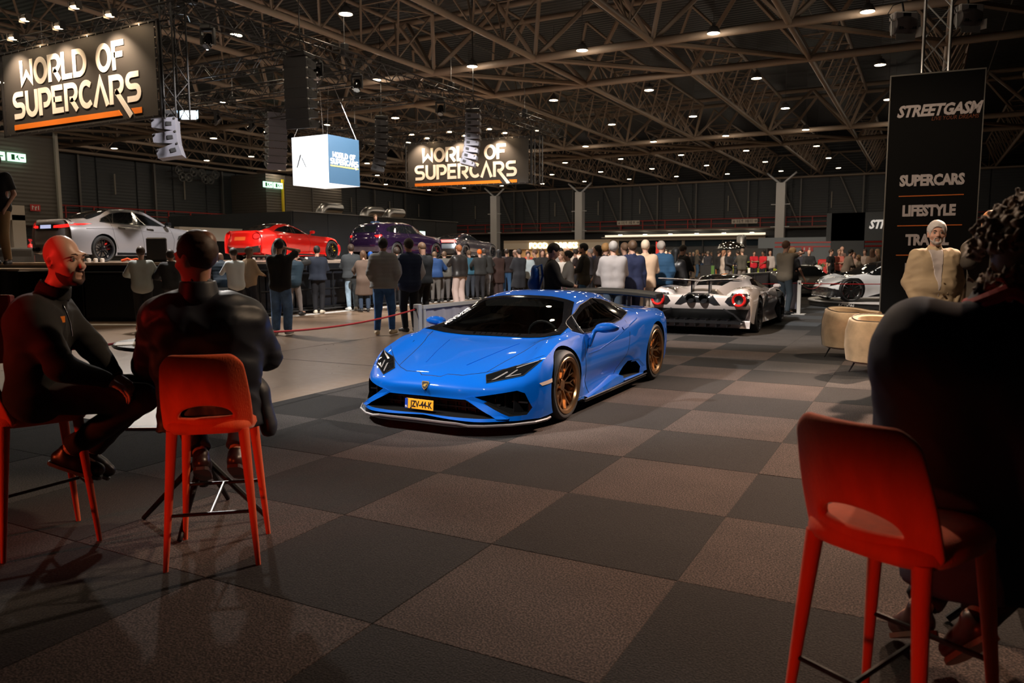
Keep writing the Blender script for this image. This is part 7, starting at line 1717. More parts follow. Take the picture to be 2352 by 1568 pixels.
t = thing('exit_sign', 'small lit exit sign on the black partition above the SUV bonnet', 'sign', (-30, *AX(970, 537, -30))); q = MB(); q.box((0, 0, 0), (.05, .6, .34)); q.build('panel', mat('lit_sign2', (.5, .8, .6), emit=(.7, 1, .8), es=1.5), t)
# ventilators high on the left wall
for k, (px, py) in enumerate([(408, 391), (416, 407), (430, 408), (442, 395), (461, 398), (469, 412), (481, 413), (492, 401)]):
    y, z = AX(px, py, -55.4); t = thing('wall_fan', 'round grey fan high on the left wall, %s of eight from the left' % ORD[k], 'fan', (-55.4, y, z), 0, 'round fans high on the left wall'); q = MB(); q.lathe([(.34, 0), (.38, .05), (.38, .2), (.34, .2)], n=16, axis='x'); q.build('rim', cm((.12, .12, .12)), t)
    q = MB()
    for a in (0, 2.09, 4.19): q.tube((.1, 0, 0), (.1, .34 * cos(a), .34 * sin(a)), .03, n=5)
    q.tube((0, 0, 0), (.15, 0, 0), .1, n=10); q.tube((0, 0, 0), (-1.3, 0, 0), .05, n=5); q.build('blades', cm((.12, .12, .12)), t)
# food counter, cabin, black bar
fc = thing('food_counter', 'long pale food counter with glowing FOOD and DRINKS lettering', 'counter', (0, 0, 0))
wd, wl_ = cm((.52, .42, .32), .6), cm((.7, .62, .52), .6)
q = MB(); q.box((-33.4, 73, 2.55), (12, 2.4, .62)); q.build('fascia', wl_, fc); q = MB(); q.box((-33.4, 73, 3.0), (12, 2.4, .28)); q.build('roof', wd, fc)
for x in (-39.2, -35.3, -31.4, -27.6): q = MB(); q.box((x, 72.2, 1.2), (.25, .25, 2.2)); q.build('post', wd, fc)
q = MB(); q.box((-33.4, 72.4, .55), (12, .7, 1.1)); q.build('bar', wd, fc); q = MB(); q.box((-33.4, 74, 1.2), (12, .1, 2.3)); q.build('back_wall', cm((.3, .2, .12)), fc)
gl = mat('warm_letters', (1, .9, .6), emit=(1, .82, .45), es=4)
text('lettering', 'FOOD', .78, gl, fc, (-35.3, 71.75, 2.56), (pi / 2, 0, 0), .02, 0, .02, .95); text('lettering', 'DRINKS', .78, gl, fc, (-32.2, 71.75, 2.56), (pi / 2, 0, 0), .02, 0, .02, .95)
pl = bpy.data.lights.new('counter_light', 'AREA'); pl.energy = 160; pl.size = 10; pl.size_y = .5; pl.shape = 'RECTANGLE'; pl.color = (1, .75, .45); po_ = bpy.data.objects.new('counter_light', pl); COL.objects.link(po_); po_.location = (-33.4, 73, 2.2)
cb = thing('service_cabin', 'long grey service cabin with two red stripes behind the orange car', 'cabin', (0, 0, 0))
q = MB(); q.box((-5.0, 62, 1.4), (12.2, 4, 2.8)); q.build('walls', cm((.20, .23, .26), .5), cb)
for z in (2.42, 2.12): q = MB(); q.box((-4.4, 59.98, z), (11, .03, .1)); q.build('red_stripe', MT['red'], cb)
t = thing('fire_sign', 'red fire sign on the grey service cabin', 'sign', (-7.6, 59.96, 1.95)); q = MB(); q.box((0, 0, 0), (.8, .03, .36)); q.build('plate', MT['red'], t); q = MB(); q.box((-.2, -.02, 0), (.1, .01, .2)); q.box((.15, -.02, 0), (.1, .01, .2)); q.build('pictogram', MT['white'], t)
kb = thing('black_bar', 'black bar counter block with coffee equipment on top', 'counter', (0, 0, 0)); q = MB(); q.box((-10.9, 53.5, .98), (3.6, 2, 1.96)); q.box((-10.9, 52.45, .98), (3.4, .1, 1.8), bev=.02); q.build('body', cm((.012, .012, .012), .5), kb)
t = thing('coffee_dome', 'polished silver dome machine on the black bar', 'machine', (-11.6, 53.2, 1.96)); q = MB(); q.lathe([(0, .5), (.4, .45), (.8, .28), (.95, .05), (.95, 0), (0, 0)], n=24); q.build('dome', MT['chrome'], t, sm=60)
t = thing('steel_tank', 'silver steel tank on the black bar behind the dome', 'machine', (-11.1, 54, 1.96)); q = MB(); q.lathe([(0, 0), (.32, 0), (.32, .8), (.2, .95), (0, .95)], n=16); q.build('tank', MT['alu'], t, sm=40)
x_, y_, _ = AD(1640, 615, 41); t = thing('waste_bins', 'black bin block with green, orange and blue stripes', 'bin', (x_, y_, 0)); q = MB(); q.box((0, 0, .5), (1.3, .7, 1.0), bev=.02); q.build('body', MT['black'], t)
for k, c in enumerate(((.10, .22, .05), (.6, .18, .02), (.03, .08, .16))): q = MB(); q.box((.02 + k * .24, -.36, .5), (.16, .02, .95)); q.build('stripe', cm(c), t)
x_, y_, _ = AD(1520, 600, 40); t = thing('beach_flag', 'red feather flag behind the grey haired man in blue', 'flag', (x_, y_, 0)); q = MB(); q.tube((-.35, 0, 0), (-.35, 0, 2.2), .02, n=5); q.build('pole', MT['black'], t)
q = MB(); q.prism([(-.33, .5), (.25, .5), (.3, 1.2), (.2, 1.75), (-.05, 2.1), (-.33, 2.25)], -.01, .01, Matrix(((1, 0, 0), (0, 0, 1), (0, 1, 0))).to_4x4()); q.build('flag_cloth', mat('flag_red', (.6, .03, .02), .7), t); q = MB(); q.box((-.35, 0, .02), (.5, .5, .04)); q.build('base', MT['black'], t)
x_, y_, _ = AD(1879, 600, 36); t = thing('potted_palm', 'green potted palm beside a red seat behind the dark supercar', 'plant', (x_, y_, 0)); q = MB(); q.lathe([(0, 0), (.18, 0), (.24, .5), (0, .5)], n=12); q.build('pot', MT['black'], t)
q = MB(); r2 = random.Random(3)
for k in range(26):
    a = r2.uniform(0, 6.28); l = r2.uniform(.4, .75); p = [(0, 0, .5), (cos(a) * l * .3, sin(a) * l * .3, .5 + l * .9), (cos(a) * l * .8, sin(a) * l * .8, .5 + l * 1.05), (cos(a) * l, sin(a) * l, .5 + l * .8)]; q.path(p, [.01, .022, .02, .004], 4)
q.build('leaves', cm((.05, .14, .05), .6), t)
x_, y_, _ = AD(1896, 600, 37.3); t = thing('red_armchair', 'red high-backed seat behind the orange car', 'chair', (x_, y_, 0)); q = MB(); q.box((0, 0, .35), (.7, .6, .3), bev=.08); q.build('seat', MT['red'], t); q = MB(); q.box((0, .3, .75), (.75, .15, 1.1), bev=.05); q.build('backrest', MT['red'], t); q = MB(); [q.tube((a, b_, 0), (a, b_, .25), .02, n=6) for a in (-.28, .28) for b_ in (-.2, .25)]; q.build('legs', MT['black'], t)
x_, y_, _ = AD(1872, 606, 35.5); t = thing('open_scooter', 'small white rounded scooter front between the dark and orange cars', 'vehicle', (x_, y_, 0)); sd = SDF(.03, .05); sd.ell((0, 0, .85), (.36, .3, .22)); sd.cone((0, 0, .8), (0, .1, .15), .12, .16); link('body', sd.mesh('body'), MT['white'], t); q = MB(); q.lathe([(.12, -.06), (.2, -.06), (.2, .06), (.12, .06)], (0, .1, .2), 16, 'x'); q.build('wheel', MT['rubber'], t)
for px, d in ((1657, 38), (1681, 36), (1721, 37), (1440, 40)):
    x_, y_, _ = AD(px, 615, d); t = thing('rope_post', 'small distant white rope post on the concrete, %s' % {1657: 'left of the auburn haired one', 1681: 'in front of the black jumper', 1721: 'left of the lime car', 1440: 'hidden by suits'}[px], 'post', (x_, y_, 0)); q = MB(); q.box((0, 0, .45), (.1, .1, .9)); q.build('shaft', MT['white'], t); q = MB(); q.box((0, 0, .01), (.3, .3, .02)); q.build('base', MT['white'], t)
# ------------------------------------------------------------------ carpet edge barrier
def rpost(lab, x, y):
    t = thing('rope_post', lab, 'post', (x, y, 0)); q = MB(); q.box((0, 0, .44), (.09, .09, .86), bev=.008); q.build('shaft', MT['white'], t); q = MB(); q.box((0, 0, .012), (.34, .34, .022), bev=.004); q.build('base', MT['white'], t)
    q = MB(); q.tube((0, -.045, .8), (0, -.07, .8), .02, n=10); q.tube((-.07, 0, .8), (-.045, 0, .8), .02, n=10); q.build('rope_eye', MT['black'], t); return t
rpost('white square rope post left of the blue car', -6.08, 8.62); rpost('white square rope post hidden behind the seated man', -6.08, 5.0); rpost('white square rope post that the blonde person leans on', -2.78, 20.73); rpost('white square rope post in front of the dark supercar', -2.6, 24.9)
def rope(lab, a, c, sag, col=(.55, .015, .02)):
    P = [Vector(a).lerp(Vector(c), f) - Vector((0, 0, sag * 4 * f * (1 - f))) for f in [k / 24 for k in range(25)]]; q = MB(); q.path(P, .011, 6); o = q.build('rope', cm(col, .5)); meta(o, lab, 'rope'); return o
rope('thin red barrier rope from the white post left past the denim legs', (-6.08, 8.56, .8), (-6.08, 5.06, .8), .10); rope('thin red barrier rope left of the seated man in dark jacket', (-6.08, 4.94, .8), (-6.08, -1.0, .86), .05)
rope('red rope hanging between the two white posts at right', (-2.78, 20.78, .8), (-2.6, 24.85, .8), .22); rope('red rope running from the leaned-on post to the right', (-2.74, 20.7, .8), (1.2, 24.0, .8), .05); rope('red rope from the leaned-on post back to the white barrier', (-2.82, 20.75, .8), (-5.9, 22.5, .8), .06)
fab = mat('white_skirt_fabric', (.62, .60, .70), .85)
def skirt(lab, x0, y0, x1, y1, seed):
    t = thing('barrier_skirt', lab, 'barrier', (0, 0, 0)); L = hypot(x1 - x0, y1 - y0); n = int(L / .045); d = ((x1 - x0) / L, (y1 - y0) / L); rs = random.Random(seed); ph = [rs.uniform(0, 6) for _ in range(4)]
    rows = []
    for z in (.02, .3, .6, .80): rows.append([(x0 + d[0] * L * k / n - d[1] * w, y0 + d[1] * L * k / n + d[0] * w, z) for k in range(n + 1) for w in [(.02 * sin(k * .9 + ph[0]) + .012 * sin(k * 2.1 + ph[1])) * (1.1 - z)]])
    q = MB(); q.loft(rows, closed=False, cap=False); q.build('fabric', fab, t, sm=80); q = MB(); q.box(((x0 + x1) / 2, (y0 + y1) / 2, .82), (L, .06, .05), rz=atan2(d[1], d[0])); q.build('top_rail', MT['white'], t)
    for f in (0.01, .5, .99): q = MB(); q.box((x0 + (x1 - x0) * f, y0 + (y1 - y0) * f, .4), (.05, .05, .8)); q.build('support', MT['white'], t)
skirt('white pleated fabric barrier behind the blue car, nearest section', -6.08, 8.72, -6.08, 12.6, 1); skirt('white pleated fabric barrier behind the blue car, middle section', -6.08, 12.7, -6.08, 16.9, 2); skirt('white pleated fabric barrier left of the pearl white car', -6.08, 17.0, -6.08, 21.8, 3); skirt('white fabric barrier behind the pearl white car roof', -6.0, 27.0, -5.4, 33.5, 4)
# ------------------------------------------------------------------ armchairs
vel = mat('beige_velvet', (.50, .375, .23), .75, sheen=.4, bump=.15, bscale=40, var=.28, vscale=5)
def armchair(lab, x, y, rz):
    t = thing('tub_armchair', lab, 'armchair', (x, y, 0), rz, 'pair of beige velvet tub chairs'); rings = []
    for k in range(37):
        a = radians(-48 + 276 * k / 36); e = min(k, 36 - k) / 5; e = min(1, e); top = .74 - .08 * (1 - sin(max(0, min(pi, radians(276 * k / 36 - 48 - 0) + 0))) * 1) * .6
        R0 = .40; pr = [(R0 - .04, .15), (R0 + .03, .18), (R0 + .055, .35), (R0 + .05, .55), (R0 + .01, top - .02), (R0 - .03, top), (R0 - .09, top - .02), (R0 - .12, .5), (R0 - .12, .3), (R0 - .12, .16)]
        cx = 0
        rings.append([(cos(a) * (r if e >= 1 else (R0 - .035) + (r - R0 + .035) * (.55 + .45 * e)) * 1.0, sin(a) * r * 0 + sin(a) * (r if e >= 1 else (R0 - .035) + (r - R0 + .035) * (.55 + .45 * e)) * .95, z) for r, z in pr])
    q = MB(); q.loft(rings); q.build('shell', vel, t, sm=50, fix=True)
    pts = [(r_[5][0], r_[5][1], r_[5][2] + .002) for r_ in rings]; q = MB(); q.path(pts, .006, 5)
    for i in (12, 24): q.path([rings[i][j] for j in (1, 2, 3, 4)], .004, 4)
    q.build('piping', MT['black'], t)
    q = MB(); q.lathe([(0, .42), (.24, .42), (.29, .38), (.30, .30), (.28, .17), (0, .17)], n=28); q.build('seat_cushion', vel, t, sm=50)
    for sx in (-1, 1):
        for sy in (-1, 1): q = MB(); q.tube((sx * .22, sy * .2, .17), (sx * .28, sy * .26, 0), .014, .008, n=8); q.build('leg', MT['black'], t)
    return t
armchair('beige velvet tub chair in front, its rounded back to the viewer', -.42, 10.75, 1.95 - pi / 2 + .3); armchair('beige velvet tub chair behind the other one, left of it', -.88, 12.3, 2.6 - pi / 2)
# ------------------------------------------------------------------ orange bar stools
org = mat('orange_fabric', (.72, .085, .008), .75, sheen=.3, bump=.25, bscale=220, stretch=(1, 1, .25), var=.12, vscale=20)
def stool_mesh():
    out = []
    # backrest with a half-moon opening: columns split in a lower and an upper strip
    nu = 26; cols = []
    for i in range(nu + 1):
        u = -1 + 2 * i / nu; w0, w1 = .205, .178; uh = .60
        if abs(u) < uh: f = math.sqrt(1 - (u / uh) ** 2); zl = .752 - .004 * f; zu = .752 + .058 * f
        else: zl = zu = .752
        ztop = 1.065 - .05 * max(0, abs(u) - .72) ** 2 / .0784 * 1.0; zb = .665 + .03 * max(0, abs(u) - .8) ** 2 / .04
        c = []
        for k in range(4): c.append(zb + (zl - zb) * k / 3)
        for k in range(8): c.append(zu + (ztop - zu) * k / 7)
        cols.append([( (w0 + (w1 - w0) * (z - .66) / .4) * u * (1.0 + .06 * sin(pi * (z - .66) / .4)), -.185 - .11 * (z - .66) / .4 + .075 * u * u * (1 - .35 * (z - .66) / .4), z) for z in c])
    bm = bmesh.new(); V = [[bm.verts.new(p) for p in c] for c in cols]
    for i in range(nu):
        for k in list(range(3)) + list(range(4, 11)): bm.faces.new((V[i][k], V[i + 1][k], V[i + 1][k + 1], V[i][k + 1]))
    bmesh.ops.remove_doubles(bm, verts=bm.verts, dist=.0006); bmesh.ops.recalc_face_normals(bm, faces=bm.faces); me = bpy.data.meshes.new('backrest'); bm.to_mesh(me); bm.free(); return me
bk_me = stool_mesh(); bk_me.materials.append(org)
q = MB(); rg = []
for z, e in ((.672, .03), (.668, .0), (.69, -.012), (.715, -.008), (.735, .012), (.742, .05)):
    rg.append([((.205 - e) * (abs(cos(a)) ** .55) * (1 if cos(a) > 0 else -1), .005 + (.215 - e) * (abs(sin(a)) ** .55) * (1 if sin(a) > 0 else -1), z) for a in [2 * pi * i / 32 for i in range(32)]])
q.loft(rg[1:]); st_me = q.mesh('seat', 60, fix=True); st_me.materials.append(org)
lgm = {}
for sx in (-1, 1):
    for sy in (-1, 1): q = MB(); q.tube((sx * .165, sy * .165, .68), (sx * .215, sy * .22, 0), .027, .0125, n=12); m_ = q.mesh('leg', 60); m_.materials.append(org); lgm[(sx, sy)] = m_
q = MB(); f_ = lambda z: (.165 + .05 * (1 - z / .68), .165 + .055 * (1 - z / .68))
x1, y1 = f_(.30); x2, y2 = f_(.27); q.tube((-x1, y1, .31), (x1, y1, .31), .009, n=8); q.tube((-x2, -y2, .27), (x2, -y2, .27), .009, n=8); q.tube((0, y1, .31), (0, -y2, .27), .009, n=8); bar_me = q.mesh('footrest'); bar_me.materials.append(MT['bmetal'])
def stool(lab, x, y, head):
    t = thing('bar_stool', lab, 'bar stool', (x, y, 0), radians(head - 90), 'orange upholstered bar stools')
    for nm, me in [('seat', st_me), ('backrest', bk_me), ('footrest', bar_me)] + [('leg', m_) for m_ in lgm.values()]:
        o = bpy.data.objects.new(nm, me); COL.objects.link(o); o.parent = t
        if nm == 'backrest':
            a = o.modifiers.new('s', 'SOLIDIFY'); a.thickness = .034; a.offset = 0; b_ = o.modifiers.new('v', 'SUBSURF'); b_.levels = b_.render_levels = 2
            for p in me.polygons: p.use_smooth = True
    return t
stool('orange bar stool of the bald man, cut by the left edge', -4.125, 2.33, 71); stool('orange bar stool in the left foreground, its back squarely to the viewer', -3.145, 2.66, 129.5); stool('large orange bar stool in the right foreground under the man in dark navy suit', -.03, 2.50, 61)
tb = thing('bar_table', 'round black bar table with crossed legs, hidden behind the man in dark jacket', 'table', tuple(AD(452, 785, 4.32)[:2]) + (0,), .5)
q = MB(); q.lathe([(0, 1.03), (.42, 1.03), (.43, 1.04), (.42, 1.05), (0, 1.05)], n=40); q.build('table_top', MT['black'], tb, sm=30); q = MB(); q.tube((0, 0, .2), (0, 0, 1.03), .025, n=10); q.build('column', MT['bmetal'], tb)
for a in (0, pi / 2, pi, 3 * pi / 2): q = MB(); q.tube((.02 * cos(a), .02 * sin(a), .36), (.36 * cos(a), .36 * sin(a), .01), .02, .014, n=8); q.build('leg', MT['bmetal'], tb)
x_, y_, _ = AD(315, 784, 4.15); o = MB().box((0, 0, 0), (.21, .15, .004)).build('paper_sheet', MT['white'], None, (x_, y_, 1.0525), (0, 0, .9)); meta(o, 'white sheet of paper lying on the round black bar table', 'paper')
x_, y_, _ = AD(328, 750, 4.3); t = thing('plastic_cup', 'crumpled clear plastic bag standing on the bar table', 'bag', (x_, y_, 1.05)); q = MB(); rg = []; r3 = random.Random(4)
for k in range(7): rg.append([((.05 - .025 * k / 6 + r3.uniform(-.006, .006)) * cos(a), (.04 - .018 * k / 6 + r3.uniform(-.006, .006)) * sin(a), k * .024) for a in [2 * pi * i / 12 for i in range(12)]])
q.loft(rg); q.build('film', mat('clear_film', (.8, .78, .75), .15, 0, 0), t)
x_, y_ = G(340, 990); t = thing('floor_sign', 'small white board with red edge lying on the carpet at its edge', 'board', (x_ - .1, y_ + .05, .0), .5); q = MB(); q.box((0, 0, .012), (.3, .10, .02), bev=.003); q.build('board', MT['white'], t); q = MB(); q.box((0, -.055, .012), (.3, .012, .022)); q.build('red_edge', MT['red'], t)
x_, y_, _ = AD(-14, 700, 5.6); t = thing('red_display', 'red display panel on a stand at the left edge behind the bald man', 'display', (x_, y_, 0), TH + .1); q = MB(); q.box((-.17, 0, 1.0), (.6, .08, .5), bev=.01); q.build('panel', mat('red_lacquer', (.7, .02, .015), .35), t); q = MB(); q.tube((-.4, 0, 0), (-.4, 0, .8), .02, n=8); q.box((-.4, 0, .01), (.3, .3, .02)); q.build('stand', MT['black'], t)
bt2 = thing('bar_table', 'black bar table base with splayed legs at the lower right edge', 'table', tuple(AD(2440, 1400, 2.95)[:2]) + (0,), .3); q = MB(); q.lathe([(0, 1.03), (.4, 1.03), (.4, 1.05), (0, 1.05)], n=32); q.build('table_top', MT['black'], bt2); q = MB(); q.tube((0, 0, .2), (0, 0, 1.03), .025, n=8); q.build('column', MT['bmetal'], bt2)
for a in (0, pi / 2, pi, 3 * pi / 2): q = MB(); q.tube((0, 0, .40), (.42 * cos(a), .42 * sin(a), .012), .022, .015, n=8); q.build('leg', MT['bmetal'], bt2)
# ------------------------------------------------------------------ the seated men
def joints(d, face, s=1.0):
    J = {k: AD(*v) for k, v in d.items()}; J = {k: np.array(v, float) for k, v in J.items()}; a = radians(face[0]) + TH
    J['hf'] = nrm([cos(a), sin(a), sin(radians(face[1]))]); J['s'] = s; J['sit'] = 1; J['footn'] = np.array([0, 0, -1.0]); return J
def seated(lab, J, look, h=.010, extra=None):
    o = J['pel'].copy(); o[2] = 0
    for k in J:
        if k not in ('hf', 's', 'sit', 'footn') and not k.startswith('hu'): J[k] = J[k] - o
    t = thing('person', lab, 'person', tuple(o), 0); P, R = figure(t, J, look, h, True, True); return t, P, R, J
blk = mat('black_jersey', (.010, .009, .009), .9)
J1 = joints(dict(pel=(92, 893, 3.88), belly=(88, 825, 3.86), chest=(92, 742, 3.80), neck=(122, 672, 3.79), shR=(72, 716, 3.62), shL=(125, 706, 3.97), elR=(140, 845, 3.66), wrR=(243, 873, 3.80), hdR=(285, 892, 3.86), elL=(212, 797, 4.02), wrL=(262, 862, 3.93), hdL=(292, 884, 3.90),
 hipR=(95, 905, 3.80), hipL=(105, 895, 3.98), knR=(325, 915, 3.98), knL=(332, 895, 4.16), anR=(155, 1035, 4.02), anL=(205, 1035, 4.22), toeR=(225, 1078, 4.03), toeL=(250, 1080, 4.26), head=(146, 600, 3.78)), (-14, -3))
t1, P, R, J1 = seated('bald bearded person in black zip sweater on the left orange bar stool, looking right', J1, dict(top='sweater', col=blk, leg=(.02, .016, .016), hair='bald', beard=(.06, .025, .015), skin=mat('skin_warm', (.62, .36, .26), .42, bump=.04, bscale=400), curl=.7, seed=4, shoe=(.014, .011, .011), fold=.005))
ey = MB()
for sx in (-1, 1): ey.lathe([(0, .0146), (.005, .0138), (.0075, .0124)], (0, 0, 0), 12)
def eyes(t, P, R, s=1.0, col=(.10, .14, .13)):
    for sx in (-1, 1):
        c = P(sx * .032, .0795, .012); M = Matrix((R[0], R[2], R[1])).transposed().to_4x4(); q = MB(); n = 12
        q.lathe([(.0135 * sin(a), .0138 * cos(a)) for a in (0.02, .25, .5, .8, 1.1)], n=n); o = q.build('eye', mat('eye_white', (.6, .55, .5), .2), t, sm=60); o.matrix_local = Matrix.Translation(Vector(c)) @ M
        q = MB(); q.lathe([(.0, .0148), (.003, .0147), (.0062, .0137)], n=n); o = q.build('iris', cm(col, .2), t); o.matrix_local = Matrix.Translation(Vector(c)) @ M
        q = MB(); q.path([P(sx * .018, .100, .034), P(sx * .030, .101, .039), P(sx * .047, .090, .036)], [.003, .004, .002], 5); q.build('eyebrow', cm((.05, .025, .015), .8), t)
        q = MB(); q.path([P(sx * .019, .0935, .016), P(sx * .031, .0975, .0215), P(sx * .045, .088, .016)], .002, 5); q.build('eyelid', cm((.12, .06, .04), .6), t)
eyes(t1, P, R)
q = MB(); L = [P(-.0, .03, -.135), P(-.02, .055, -.16), P(-.02, .078, -.20), P(-.01, .088, -.25), P(0, .088, -.30)]; f_ = J1['hf']
sh_ = J1['shR'] * .5 + J1['shL'] * .5; pf = [sh_ + f_ * .10 + np.array([0, 0, .06]), sh_ + f_ * .135 + np.array([0, 0, 0]), sh_ + f_ * .155 + np.array([0, 0, -.06]), sh_ + f_ * .16 + np.array([0, 0, -.12])]
q.path(pf, .004, 5); q.build('zip', MT['chrome'], t1)
q = MB(); c = sh_ + f_ * .150 + R[0] * .045 + np.array([0, 0, -.035]); q.box(c, (.035, .006, .03), M=Matrix((R[0], R[1], R[2])).transposed()); q.build('orange_tag', MT['orange'], t1)
cl = SDF(.007, .01); nb = J1['neck']; cl.cone(nb + [0, 0, .0], nb + np.array([0, 0, .045]) + f_ * .02, .080, .071); cl.cone(nb - [0, 0, .03], nb + np.array([0, 0, .12]) + f_ * .03, .064, .062, k=.004, sub=True); cl.cut(nb + np.array([0, 0, .05]) + f_ * .02, np.array([0, 0, 1.]) + f_ * .45); link('collar', cl.mesh('collar'), blk, t1)
q = MB(); w = J1['wrL']; d_ = nrm(J1['hdL'] - w); b_ = nrm(np.cross(d_, (0, 0, 1))); c_ = np.cross(b_, d_); q.path([w + d_ * .02 + (b_ * cos(a) + c_ * sin(a)) * .031 for a in [2 * pi * i / 16 for i in range(16)]], .005, 5, True); q.build('bracelet', cm((.12, .09, .05), .4), t1)
dj = mat('dark_jacket_fabric', (.014, .018, .030), .5)
J2 = joints(dict(pel=(482, 905, 3.86), belly=(476, 835, 3.82), chest=(468, 745, 3.77), neck=(456, 672, 3.74), shL=(366, 730, 3.74), shR=(570, 730, 3.84), elL=(342, 838, 3.92), wrL=(392, 850, 4.16), hdL=(415, 850, 4.24), elR=(612, 815, 4.02), wrR=(560, 830, 4.25), hdR=(530, 830, 4.32),
 hipL=(448, 915, 3.88), hipR=(520, 915, 3.92), knL=(425, 945, 4.30), knR=(565, 930, 4.34), anL=(462, 1045, 4.08), anR=(542, 1040, 4.12), toeL=(470, 1082, 4.26), toeR=(556, 1078, 4.30), head=(450, 597, 3.73)), (158, -4))
t2, P, R, J2 = seated('person with thinning brown hair in dark jacket, seen from behind on an orange bar stool', J2, dict(top='jacket', col=dj, leg=(.022, .028, .05), hair='short', haircol=(.045, .022, .014), skin=mat('skin_tan', (.50, .26, .18), .45), belly=.03, fat=.014, hem=.10, seed=9, fold=.0065, foldsc=27, shoe=(.03, .012, .012), sole=(.06, .03, .03), hairvol=.008))
eyes(t2, P, R)
hp_ = SDF(.006, .01); hp_.ell(P(.012, -.055, .082), np.array([.050, .058, .056]), R); link('thin_hair', hp_.mesh('thin_hair', wnoise(.002, 120, 3)), mat('thin_hair', (.17, .075, .045), .45), t2)
fl_ = SDF(.010, .04); pr_ = J2['hipR'] + np.array([.02, 0, 0]); rt = nrm(J2['shR'] - J2['shL']); fl_.cone(pr_ + rt * .06 + np.array([0, 0, .16]), pr_ + rt * .16 + np.array([0, 0, .02]), .07, .06, flat=(rt, 1.5)); fl_.cone(pr_ + rt * .16 + np.array([0, 0, .02]), pr_ + rt * .19 + np.array([0, 0, -.14]), .06, .075, flat=(rt, 1.7)); fl_.cut(pr_ + np.array([0, 0, -.20]), (0, 0, -1)); link('jacket_tail', fl_.mesh('jacket_tail', wnoise(.008, 16, 7)), dj, t2)
cl = SDF(.007, .01); nb = J2['neck']; f2 = nrm(J2['chest'] - J2['belly']); cl.cone(nb - [0, 0, .02], nb + np.array([0, 0, .05]), .098, .084); cl.cone(nb - [0, 0, .04], nb + np.array([0, 0, .12]), .070, .072, k=.004, sub=True); cl.cut(nb + np.array([0, 0, .058]), (0, 0, 1)); link('collar', cl.mesh('collar'), dj, t2)
nv = mat('navy_suit_fabric', (.020, .028, .065), .7)
J3 = joints(dict(pel=(2290, 1215, 2.42), belly=(2245, 1060, 2.36), chest=(2225, 850, 2.28), neck=(2290, 715, 2.28), shL=(2105, 762, 2.32), shR=(2400, 800, 2.24), elL=(2062, 1010, 2.50), wrL=(2200, 1060, 2.72), hdL=(2260, 1070, 2.80), elR=(2420, 1040, 2.36), wrR=(2390, 990, 2.62), hdR=(2370, 960, 2.72),
 hipL=(2235, 1245, 2.44), hipR=(2360, 1250, 2.40), knL=(2190, 1262, 2.86), knR=(2380, 1275, 2.80), anL=(2110, 1400, 2.72), anR=(2235, 1425, 2.56), toeL=(2062, 1435, 2.88), toeR=(2180, 1490, 2.66), head=(2352, 606, 2.34)), (80, -8), 1.05)
t3, P, R, J3 = seated('person with curly brown hair in dark navy suit at the right edge, back to viewer', J3, dict(top='suit', col=nv, leg=(.014, .014, .02), hair='bald', skin=MT['skin'], belly=.02, fat=.026, hem=.06, seed=12, fold=.004, foldsc=14, shoe=(.06, .014, .01), sole=(.2, .12, .08)), .011)
ch = SDF(.0065, .006); r5 = random.Random(8); ch.ell(P(0, -.02, .045), np.array([.096, .118, .112]), R)
for k in range(1100):
    a = r5.uniform(0, 2 * pi); u = r5.uniform(-.62, 1); w = math.sqrt(1 - u * u); x, y, z = w * cos(a), w * sin(a), u
    if y > .55 and z < .3: continue
    rr_ = r5.uniform(.98, 1.20) if k % 5 else r5.uniform(1.15, 1.34); c = P(x * .105 * rr_, -.02 + y * .125 * rr_, .045 + z * .122 * rr_ - (.04 if z < -.2 else 0)); n_ = nrm(c - P(0, -.02, .045)); b_ = nrm(np.cross(n_, [r5.gauss(0, 1) for _ in range(3)])) * .013
    ch.cone(c - b_, c + n_ * .008, r5.uniform(.004, .0075), .006); ch.cone(c + n_ * .008, c + b_, .006, .0035)
link('curly_hair', ch.mesh('curly_hair', None, 0), mat('curly_brown', (.20, .13, .085), .55, var=.6, vscale=22), t3)
q = MB(); nb = J3['neck']; q.path([nb + R[0] * sin(a) * .092 - R[1] * cos(a) * .085 + np.array([0, 0, .045 - .05 * abs(sin(a))]) for a in np.linspace(-1.9, 1.9, 20)], [.010] * 20, 6); q.build('lanyard', mat('pink_lanyard', (.65, .04, .14), .6), t3)
q = MB(); q.path([nb + R[0] * sin(a) * .078 - R[1] * cos(a) * .075 + np.array([0, 0, .06 - .04 * abs(sin(a))]) for a in np.linspace(-2.2, 2.2, 20)], [.018] * 20, 8); q.build('shirt_collar', mat('crimson_shirt', (.55, .02, .04), .6), t3)
# ------------------------------------------------------------------ the man in the beige suit and the one behind
bs = mat('beige_linen', (.46, .35, .22), .8)
J = stand(1.87, L='pocket', R='pocket', stance=.12, yaw=8, hy=-12); x_, y_, _ = AD(2146, 600, 8.7)
t4 = thing('person', 'white haired person in beige linen suit and pale shirt before the tall black banner', 'person', (x_, y_, 0), radians(281 - 90)); P, R = figure(t4, J, dict(top='suit', col=bs, leg=(.40, .30, .18), haircol=(.50, .47, .45), hair='short', beard=(.42, .38, .35), belly=.03, seed=3, fold=.005), .009, True); eyes(t4, P, R)
sh4 = SDF(.009, .03); torso_sdf(sh4, J, .034, J['s'], belly=.035); r_ = nrm(J['shR'] - J['shL']); f_ = np.cross((0, 0, 1), r_); f_ = f_ if f_[1] > 0 else -f_
sh4.cut(J['chest'] + r_ * .062, r_ + np.array([0, 0, -.18])); sh4.cut(J['chest'] - r_ * .040, -r_ + np.array([0, 0, -.10])); sh4.cut(J['chest'] + f_ * .02, -f_); sh4.cut(J['neck'] + np.array([0, 0, .0]), (0, 0, 1)); sh4.cut(J['pel'], (0, 0, -1))
